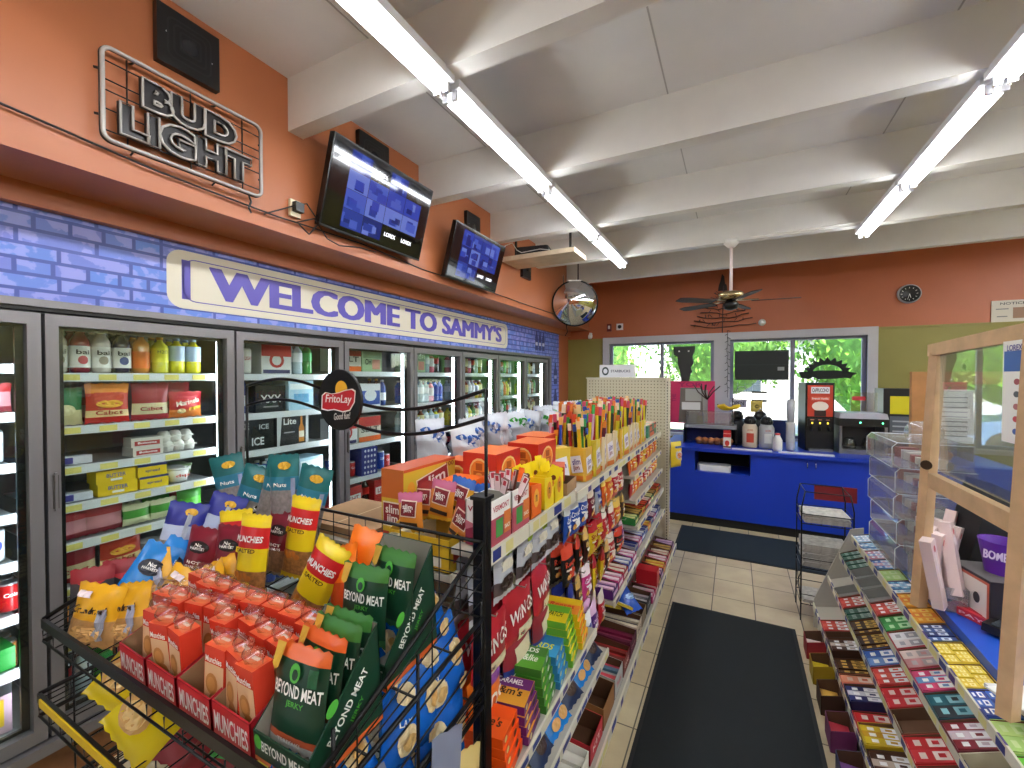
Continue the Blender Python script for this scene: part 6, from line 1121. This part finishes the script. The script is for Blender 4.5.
b.add(vs, fs, c('151c18', .6)); b.prism([(-.31, .02), (-.28, -.06), (-.2, -.08), (-.14, -.05), (-.1, -.08), (.1, -.07), (.18, -.06), (.24, -.07), (.26, -.03), (.31, .0), (.2, .02), (.1, .035), (-.1, .035), (-.22, .02)], -.008, .008, c('151c18', .6), X=RX(90))
K['sunr'] = proto('sunrise_ornament', 'ornament', [(None, b)]); P(put(K['sunr'], (1.05, 6.78, 1.80), 0), 'black sunrise shaped cutout with rays', 'hanging in the right window')
b = MB()
for x in range(-3, 4): b.tube([(x * .09, 0, -.18), (x * .09, 0, .18)], .002, steel, 4)
for z in (-.15, -.05, .05, .15): b.tube([(-.3, 0, z), (.3, 0, z)], .002, steel, 4)
b.tube([(-.22 + .09 * _m.cos(R(a)), -.01, .12 * _m.sin(R(a))) for a in range(30, 331, 20)], .004, c('9aa0a0'), 6); b.tube([(.05, -.01, -.1), (.14, -.01, .1), (.25, -.01, -.1)], .004, c('9aa0a0'), 6); b.box(-.1, .08, -.012, -.006, .03, .055, black); b.box(-.1, .08, -.012, -.006, -.09, -.06, black)
K['neon2'] = proto('unlit_window_sign', 'sign', [(None, b)]); P(put(K['neon2'], (.30, 6.76, 1.50), 0), 'unlit wire tube sign', 'in the right window under the dark rectangular sign')
b = MB(); rd = random.Random(3); pts = [(rd.uniform(-.01, .01), 0, -.05 * i) for i in range(20)]; b.tube(pts, .003, c('1c2a20'), 5)
for i in range(18): b.tube([(0, 0, -.05 * i), ((-1) ** i * .035, -.01, -.05 * i - .02)], .0035, c('1c2a20'), 4)
K['lcord'] = proto('light_string', 'string lights', [(None, b)]); P(put(K['lcord'], (-.10, 6.805, 2.41), 0), 'dark string of small lights', 'hanging down the white post between the windows')

# ================================================================== things on walls and ceiling
def scrm(col):
    k = 'scr' + col
    if k not in MC: m = M('050508', .06, name='lit screen ' + col, var=0, scale=len(MC)); b_ = m.node_tree.nodes['Principled BSDF']; b_.inputs['Emission Color'].default_value = (*lin(col), 1); b_.inputs['Emission Strength'].default_value = .3; MC[k] = m
    return MC[k]
def tv(w, h, seed, name_l, loc, n=(4, 4)):
    rd = random.Random(seed); b = MB(); b.box(-w/2, w/2, -.02, .02, -h/2, h/2, M('0a0a0b', .25)); b.box(-w/2, w/2, -.021, -.02, -h/2, -h/2 + .012, black); s_ = MB(); s_.box(-w/2 + .01, w/2 - .01, -.0225, -.02, -h/2 + .018, h/2 - .01, M('06070c', .04, coat=.6, name='screen glass'))
    x0_, x1_ = -w/2 + .13 * w/.85, w/2 - .09; z0_, z1_ = -h/2 + .035, h/2 - .03; nx, nz = n
    for i in range(nx):
        for j in range(nz):
            if (i, j) in ((1, 3), (2, 0), (3, 0), (3, 3)): 
                if (i, j) != (3, 3): s_.text('LOREX', T(x0_ + (i + .5) * (x1_ - x0_) / nx, -.0232, z0_ + (j + .5) * (z1_ - z0_) / nz), .1, .025, M('e8e8f0', .4, emit=.8), .01)
                continue
            for q in range(5):
                a = x0_ + i * (x1_ - x0_) / nx; cc = z0_ + j * (z1_ - z0_) / nz; ww = (x1_ - x0_) / nx; hh_ = (z1_ - z0_) / nz
                u0, v0 = rd.uniform(0, .5), rd.uniform(0, .5); u1, v1 = u0 + rd.uniform(.3, .5), v0 + rd.uniform(.3, .5)
                if q == 0: u0 = v0 = .01; u1 = v1 = .99
                col = ('2c3f9c', '4a5fc0', '1c2a78', '6a7cd0', '3448b0')[(q + rd.randint(0, 4)) % 5]
                s_.add([(a + u0 * ww, -.0228 - q * .0001, cc + v0 * hh_), (a + u1 * ww, -.0228 - q * .0001, cc + v0 * hh_), (a + u1 * ww, -.0228 - q * .0001, cc + v1 * hh_), (a + u0 * ww, -.0228 - q * .0001, cc + v1 * hh_)], [(0, 1, 2, 3)], scrm(col))
    m_ = MB(); m_.box(-.1, .1, .02, .05, -.1, .1, black); m_.box(-.03, .03, .05, .14, -.03, .03, black)
    p = proto('television', 'television', [('housing', b), ('screen', s_), ('wall_mount', m_)]); return put(p, loc, 90, name_l, rx=15.5)
tv(.85, .50, 4, 'large wall television showing camera views, nearer the unlit beer sign', (-2.015, 2.06, 2.845)); tv(.80, .44, 9, 'wall television showing camera views, farther along above the banner', (-2.015, 3.19, 2.77), (4, 3))
# unlit tube sign
def outline(t, bold):
    vs, fs = text_geo(t, bold); E = {}
    cnt_ = {}
    for f in fs:
        for i in range(len(f)): a, b = f[i], f[(i + 1) % len(f)]; cnt_[(min(a, b), max(a, b))] = cnt_.get((min(a, b), max(a, b)), 0) + 1
    adj = {}
    for (a, b), n in cnt_.items():
        if n == 1: adj.setdefault(a, []).append(b); adj.setdefault(b, []).append(a)
    out = []; seen = set()
    for s0 in adj:
        if s0 in seen: continue
        L = [s0]; seen.add(s0); cur = s0
        while True:
            nx = [q for q in adj[cur] if q not in seen]
            if not nx: break
            cur = nx[0]; seen.add(cur); L.append(cur)
        if len(L) > 3: out.append([vs[i] for i in L])
    return out
ns = thing('unlit_tube_sign', 'unlit outline tube sign reading BUD LIGHT on the orange wall', 'sign', (-2.09, 1.026, 2.812), 90)
tubeg = M('a8a29c', .25, coat=.5, name='unlit glass tube'); dkm = M('1a1416', .4)
b = MB(); b.tube([(x, 0, z) for x, z in rrect(.60, .345, .03)], .008, tubeg, 8, closed=True); b.build('border_tube', ns)
b = MB(); b.tube([(x, .012, z) for x, z in rrect(.605, .35, .03)], .006, dkm, 6, closed=True)
for z in (-.13, -.05, .02, .06, .13): b.tube([(-.3, .02, z), (.3, .02, z)], .003, dkm, 5)
for x in (-.22, .0, .22): b.tube([(x, .02, -.17), (x, .02, .17)], .003, dkm, 5)
for x in (-.2, .1): 
    for z in (-.17, .17): b.tube([(x, .02, z), (x, .05, z * 1.06)], .004, dkm, 5)
for z in (-.08, .09):
    for x in (-.3, .3): b.tube([(x, .02, z), (x * 1.05, .03, z)], .005, dkm, 5)
b.build('wire_grid', ns)
for word, cx, cz, w, h in (('BUD', .0, .065, .36, .115), ('LIGHT', .0, -.07, .50, .125)):
    b = MB(); b2 = MB(); b2.text(word, T(cx, .008, cz), w, h, dkm, .06)
    for L in outline(word, .06):
        P_ = []
        for x, y in L:
            q = (cx + x * w, -.004, cz + y * h)
            if not P_ or (Vector(q) - Vector(P_[-1])).length > .006: P_.append(q)
        if len(P_) > 3: b.tube(P_, .0052, tubeg, 6, closed=True); b2.tube([(p_[0], .012, p_[2]) for p_ in P_], .006, dkm, 5, closed=True)
    b.build('letter_tubes', ns); b2.build('letter_backing', ns)
def speaker(x, y, z, w, h, lab, rz=90):
    b = MB(); b.box(-w/2, w/2, -.012, .02, -h/2, h/2, M('121213', .35), c=.0); f = MB(); 
    for k in range(3): q = 1 - .25 * k; ring(f, T(0, -.0125 - .003 * k, 0), w * .72 * q, h * .72 * q, .03 * q, .008, M('232326', .3))
    f.disc(T(0, -.0135, 0), w * .14, h * .14, M('2a2a2e', .2), 18)
    for sx in (-1, 1): f.disc(T(sx * w * .36, -.0130, sx * -h * .05), .004, .004, c('d8d8d8'), 8)
    return put(proto('wall_speaker', 'speaker', [('housing', b), ('grille', f)]), (x, y, z), rz, lab)
speaker(-2.118, 1.025, 3.175, .24, .24, 'flat black wall speaker above the unlit beer sign'); speaker(-2.118, 2.10, 3.19, .26, .24, 'flat black wall speaker above the large television'); speaker(-2.118, 3.30, 3.10, .22, .24, 'flat black wall speaker above the farther television'); speaker(-2.118, 4.42, 2.98, .22, .22, 'small flat black wall speaker past the ceiling shelf')
# cables along the wall
def cable(name, lab, pts, r=.004, m=None, grp=None): 
    P_ = []
    for i in range(len(pts) - 1):
        for q in range(4):
            f = q / 4; P_.append([pts[i][k] + (pts[i + 1][k] - pts[i][k]) * f for k in range(3)])
    P_.append(pts[-1]); return tag(MB().tube(P_, r, m or black, 6).build(name), lab, 'cable', grp)
cable('cable', 'thin black cable running along the foot of the orange wall above the banner', [(-2.124, -.4, 2.70), (-2.122, .3, 2.655), (-2.121, .9, 2.60), (-2.12, 1.4, 2.585), (-2.12, 2.0, 2.60), (-2.12, 2.6, 2.57), (-2.12, 3.3, 2.58), (-2.12, 4.5, 2.575), (-2.12, 5.6, 2.58)], .0045)
cable('cable', 'looped black cable tangle under the large television', [(-2.11, 1.35, 2.57), (-2.10, 1.50, 2.66), (-2.09, 1.58, 2.70), (-2.09, 1.66, 2.62), (-2.10, 1.60, 2.54), (-2.09, 1.52, 2.58), (-2.08, 1.62, 2.63), (-2.10, 1.72, 2.55), (-2.09, 1.80, 2.53), (-2.09, 1.95, 2.56), (-2.10, 2.1, 2.57)], .004)
cable('cable', 'short black cable dangling below the corner of the unlit beer sign', [(-2.10, 1.27, 2.63), (-2.09, 1.275, 2.60), (-2.095, 1.265, 2.57), (-2.10, 1.28, 2.55)], .005)
b = MB(); b.box(-.03, .03, -.01, .01, -.045, .045, c('d8d0b0')); b.box(-.02, .03, -.04, -.01, -.02, .03, black); put(proto('wall_outlet', 'outlet', [(None, b)]), (-2.124, 1.53, 2.66), 90, 'cream wall outlet with a black plug beside the large television')
# plywood shelf at the ceiling
sh = thing('ceiling_shelf', 'pale plywood shelf hung below the ceiling past the second television', 'shelf', (0, 0, 0))
MB().box(-2.125, -1.35, 3.86, 4.22, 2.93, 2.975, M('c8b496', .6, var=.1, scale=10)).build('board', sh)
for x in (-2.05, -1.45): MB().box(x - .01, x + .01, 4.02, 4.04, 2.975, ZC - .001, black).build('hanger', sh)
b = MB(); b.box(-.17, .17, -.11, .11, 0, .09, black, c=.02); put(proto('recorder_box', 'recorder', [(None, b)]), (-1.85, 4.04, 2.976), 10, 'black recorder box on the plywood ceiling shelf')
cable('cable', 'white looping cable on the plywood ceiling shelf', [(-2.11, 3.85, 3.00), (-2.08, 3.845, 3.08), (-2.0, 3.85, 3.10), (-1.95, 3.85, 3.02), (-1.9, 3.855, 2.99), (-1.7, 3.86, 3.0), (-1.6, 3.87, 2.98)], .004, c('d8d8d4'))
# convex mirror
mi = thing('convex_mirror', 'round convex security mirror hanging in the far left corner', 'mirror', (-1.845, 5.3, 2.70))
q = (Vector((0, 0, 1.6)) - Vector((-1.845, 5.3, 2.7))).to_track_quat('-Y', 'Z').to_matrix().to_4x4()
b = MB(); prof = [(.002, -.13)] + [(.285 * math.sin(R(a)) / math.sin(R(50)), -.13 + .37 * (1 - math.cos(R(a)))) for a in range(5, 51, 5)]; b.lathe(prof[::-1], M('e8eaec', .02, 1, name='mirror dome'), 40, X=q @ RX(-90), cap=False); b.build('mirror_dome', mi)
b = MB(); b.lathe([(.285, -.005), (.297, -.005), (.297, .02), (.1, .03)], black, 40, X=q @ RX(-90), cap=False); b.build('rim', mi)
b = MB(); b.tube([(.03, .04, .25), (.03, .04, .648)], .009, dkm, 8); b.tube([(.03, .04, .25), (0, .02, 0)], .009, dkm, 8); b.build('hanging_rod', mi)
b = MB(); b.box(-.08, .08, -.01, .01, .28, .295, wt, X=q); b.build('clip', mi)
cable('cable', 'black cable hanging beside the convex mirror to the corner', [(-2.02, 5.35, 3.09), (-2.02, 5.35, 2.9), (-2.03, 5.35, 2.7), (-2.0, 5.4, 2.45), (-1.98, 5.4, 2.35), (-2.02, 5.42, 2.3)], .006)
# ceiling fan
fa = thing('ceiling_fan', 'ceiling fan with white down rod and brass motor before the window wall', 'ceiling fan', (-.045, 4.77, 3.1))
MB().lathe([(.075, 0), (.07, -.03), (.035, -.07), (.012, -.075)][::-1], wt, 20).build('canopy', fa); MB().cyl(0, 0, -.50, -.05, .014, c('ecdcd8'), 10).build('down_rod', fa)
MB().lathe([(.03, -.60), (.11, -.585), (.12, -.56), (.12, -.535), (.10, -.515), (.03, -.50)], M('a8946c', .2, .9), 24).build('motor', fa); MB().lathe([(.02, -.69), (.06, -.675), (.07, -.63), (.05, -.60)], black, 20).build('switch_housing', fa)
for k in range(5):
    a = 3 + 72 * k; X = RZ(a); b = MB(); b.prism([(.18, -.045), (.5, -.06), (.58, -.04), (.58, .04), (.5, .06), (.18, .045)], -.612, -.604, M('2e1c16', .7), X=X @ T(0, 0, -.608) @ RX(10) @ T(0, 0, .608)); o = b.build('blade', fa)
    MB().box(.06, .24, -.012, .012, -.60, -.592, M('6a5c40', .3, .8), X=X).build('blade_arm', o)
cable('cable', 'white conduit running along the far ceiling beam to the fan', [(-.045, 4.74, 3.093), (.3, 4.72, 3.092), (.97, 4.70, 3.09), (1.0, 4.68, 3.07)], .008, wt)
# clock
ck_ = thing('wall_clock', 'round black wall clock with pale rim on the orange wall', 'clock', (1.855, 6.835, 2.755))
MB().lathe([(.0, -.015), (.085, -.015), (.1, -.03), (.11, -.03), (.115, 0)], None, 32, ms=[c('15181a'), c('15181a'), c('b8b8bc', .3), c('b8b8bc', .3), black], X=RX(90) @ RY(180) @ RX(0), cap=False).build('case', ck_)
b = MB()
for k in range(12): b.box(-.003, .003, -.018, -.017, .065, .08, wt, X=RY(30 * k))
b.build('hour_marks', ck_); MB().box(-.003, .003, -.022, -.020, 0, .05, wt, X=RY(165)).build('hour_hand', ck_); MB().box(-.002, .002, -.025, -.023, 0, .072, wt, X=RY(195)).build('minute_hand', ck_)
# small devices
def small(name, cat, mb_parts, loc, lab, rz=0): return put(proto(name, cat, mb_parts), loc, rz, lab)
small('fire_alarm', 'alarm', [('plate', MB().box(-.035, .035, -.02, 0, -.06, .06, c('6a2420'))), ('lens', MB().box(-.015, .015, -.03, -.02, -.02, .03, wt))], (-1.80, 6.845, 2.54), 'small dark red alarm box on the orange wall')
small('wall_sensor', 'sensor', [('plate', MB().box(-.05, .05, -.03, 0, -.05, .05, wt)), ('lens', MB().disc(T(0, -.031, 0), .03, .03, black, 16))], (-1.63, 6.845, 2.545), 'white square sensor with black centre on the orange wall')
small('security_camera', 'camera', [('base', MB().cyl(0, 0, -.03, 0, .045, wt, 16, X=RX(90) @ RX(180))), ('dome', MB().lathe([(.035, -.03), (.03, -.055), (.01, -.065)], black, 14, X=RX(-90) @ RX(180) @ RX(0)))], (.32, 6.845, 2.50), 'white dome security camera right of the twig tree ornament')
small('security_camera', 'camera', [('body', MB().cyl(0, 0, -.1, 0, .035, wt, 14, X=RZ(20) @ RX(75))), ('mount', MB().box(-.015, .015, -.015, .05, -.01, .05, wt))], (-2.10, 6.80, 2.42), 'white bullet security camera in the far left corner')
b = MB(); rd = random.Random(8)
for k in range(8):
    z = .0 + .065 * k; hw = .42 * (1 - k / 9.5)
    b.tube([(-hw + 2 * hw * i / 8, rd.uniform(-.012, 0), z + rd.uniform(-.015, .015) - .04 * math.sin(math.pi * i / 8)) for i in range(9)], .007, c('4a3022'), 5)
    for i in range(6): x = rd.uniform(-hw, hw); b.tube([(x, -.01, z - .02), (x + rd.uniform(-.04, .04), -.02, z + .02)], .004, c('3a2418'), 4)
b.tube([(0, 0, -.12), (.01, 0, .55)], .006, c('3a2418'), 5); t2 = MB(); t2.prism([(-.06, .48), (.06, .48), (.05, .56), (.03, .58), (.02, .68), (-.01, .72), (-.03, .62), (-.05, .56)], -.02, .0, c('241a14'), X=RX(90)); small('twig_tree', 'ornament', [('branches', b), ('top_bow', t2)], (-.17, 6.825, 2.50), 'dark twig tree ornament on the orange wall behind the ceiling fan')
b = MB(); b.box(-.17, .17, -.005, .005, -.12, .12, c('d0c8b8')); b.prints([('t', 'NOTICE', 0, .35, .6, .12, c('4a4a48')), ('r', .2, -.1, .4, .5, c('9a7458')), ('r', -.25, .1, .3, .05, c('7a7a78')), ('r', -.25, -.25, .25, .05, c('7a7a78'))], T(0, -.006, 0), .34, .24); small('wall_notice', 'notice', [(None, b)], (2.74, 6.84, 2.49), 'cream printed notice on the orange wall at the far right')
# cash drawer shelf things behind guard: bottles of lighter etc. on counter far side
# ================================================================== labels: the same goods in the same place share one label and one group
from collections import Counter
cnt = Counter((a, b) for _, a, b in REG)
for o, a, b in REG:
    lab = a + (', ' if not b.split()[0] in ('on', 'in', 'at', 'behind', 'beside', 'between', 'under') else ' ') + b
    o['label'] = lab
    if cnt[(a, b)] > 1: o['group'] = a + 's ' + b
for p in list(KIDS):
    for k, subs in KIDS[p]:
        for q in subs: bpy.data.objects.remove(q)
        bpy.data.objects.remove(k)
    bpy.data.objects.remove(p)
seen = {}
for o in sorted([o for o in bpy.data.objects], key=lambda o: o.name):
    pass
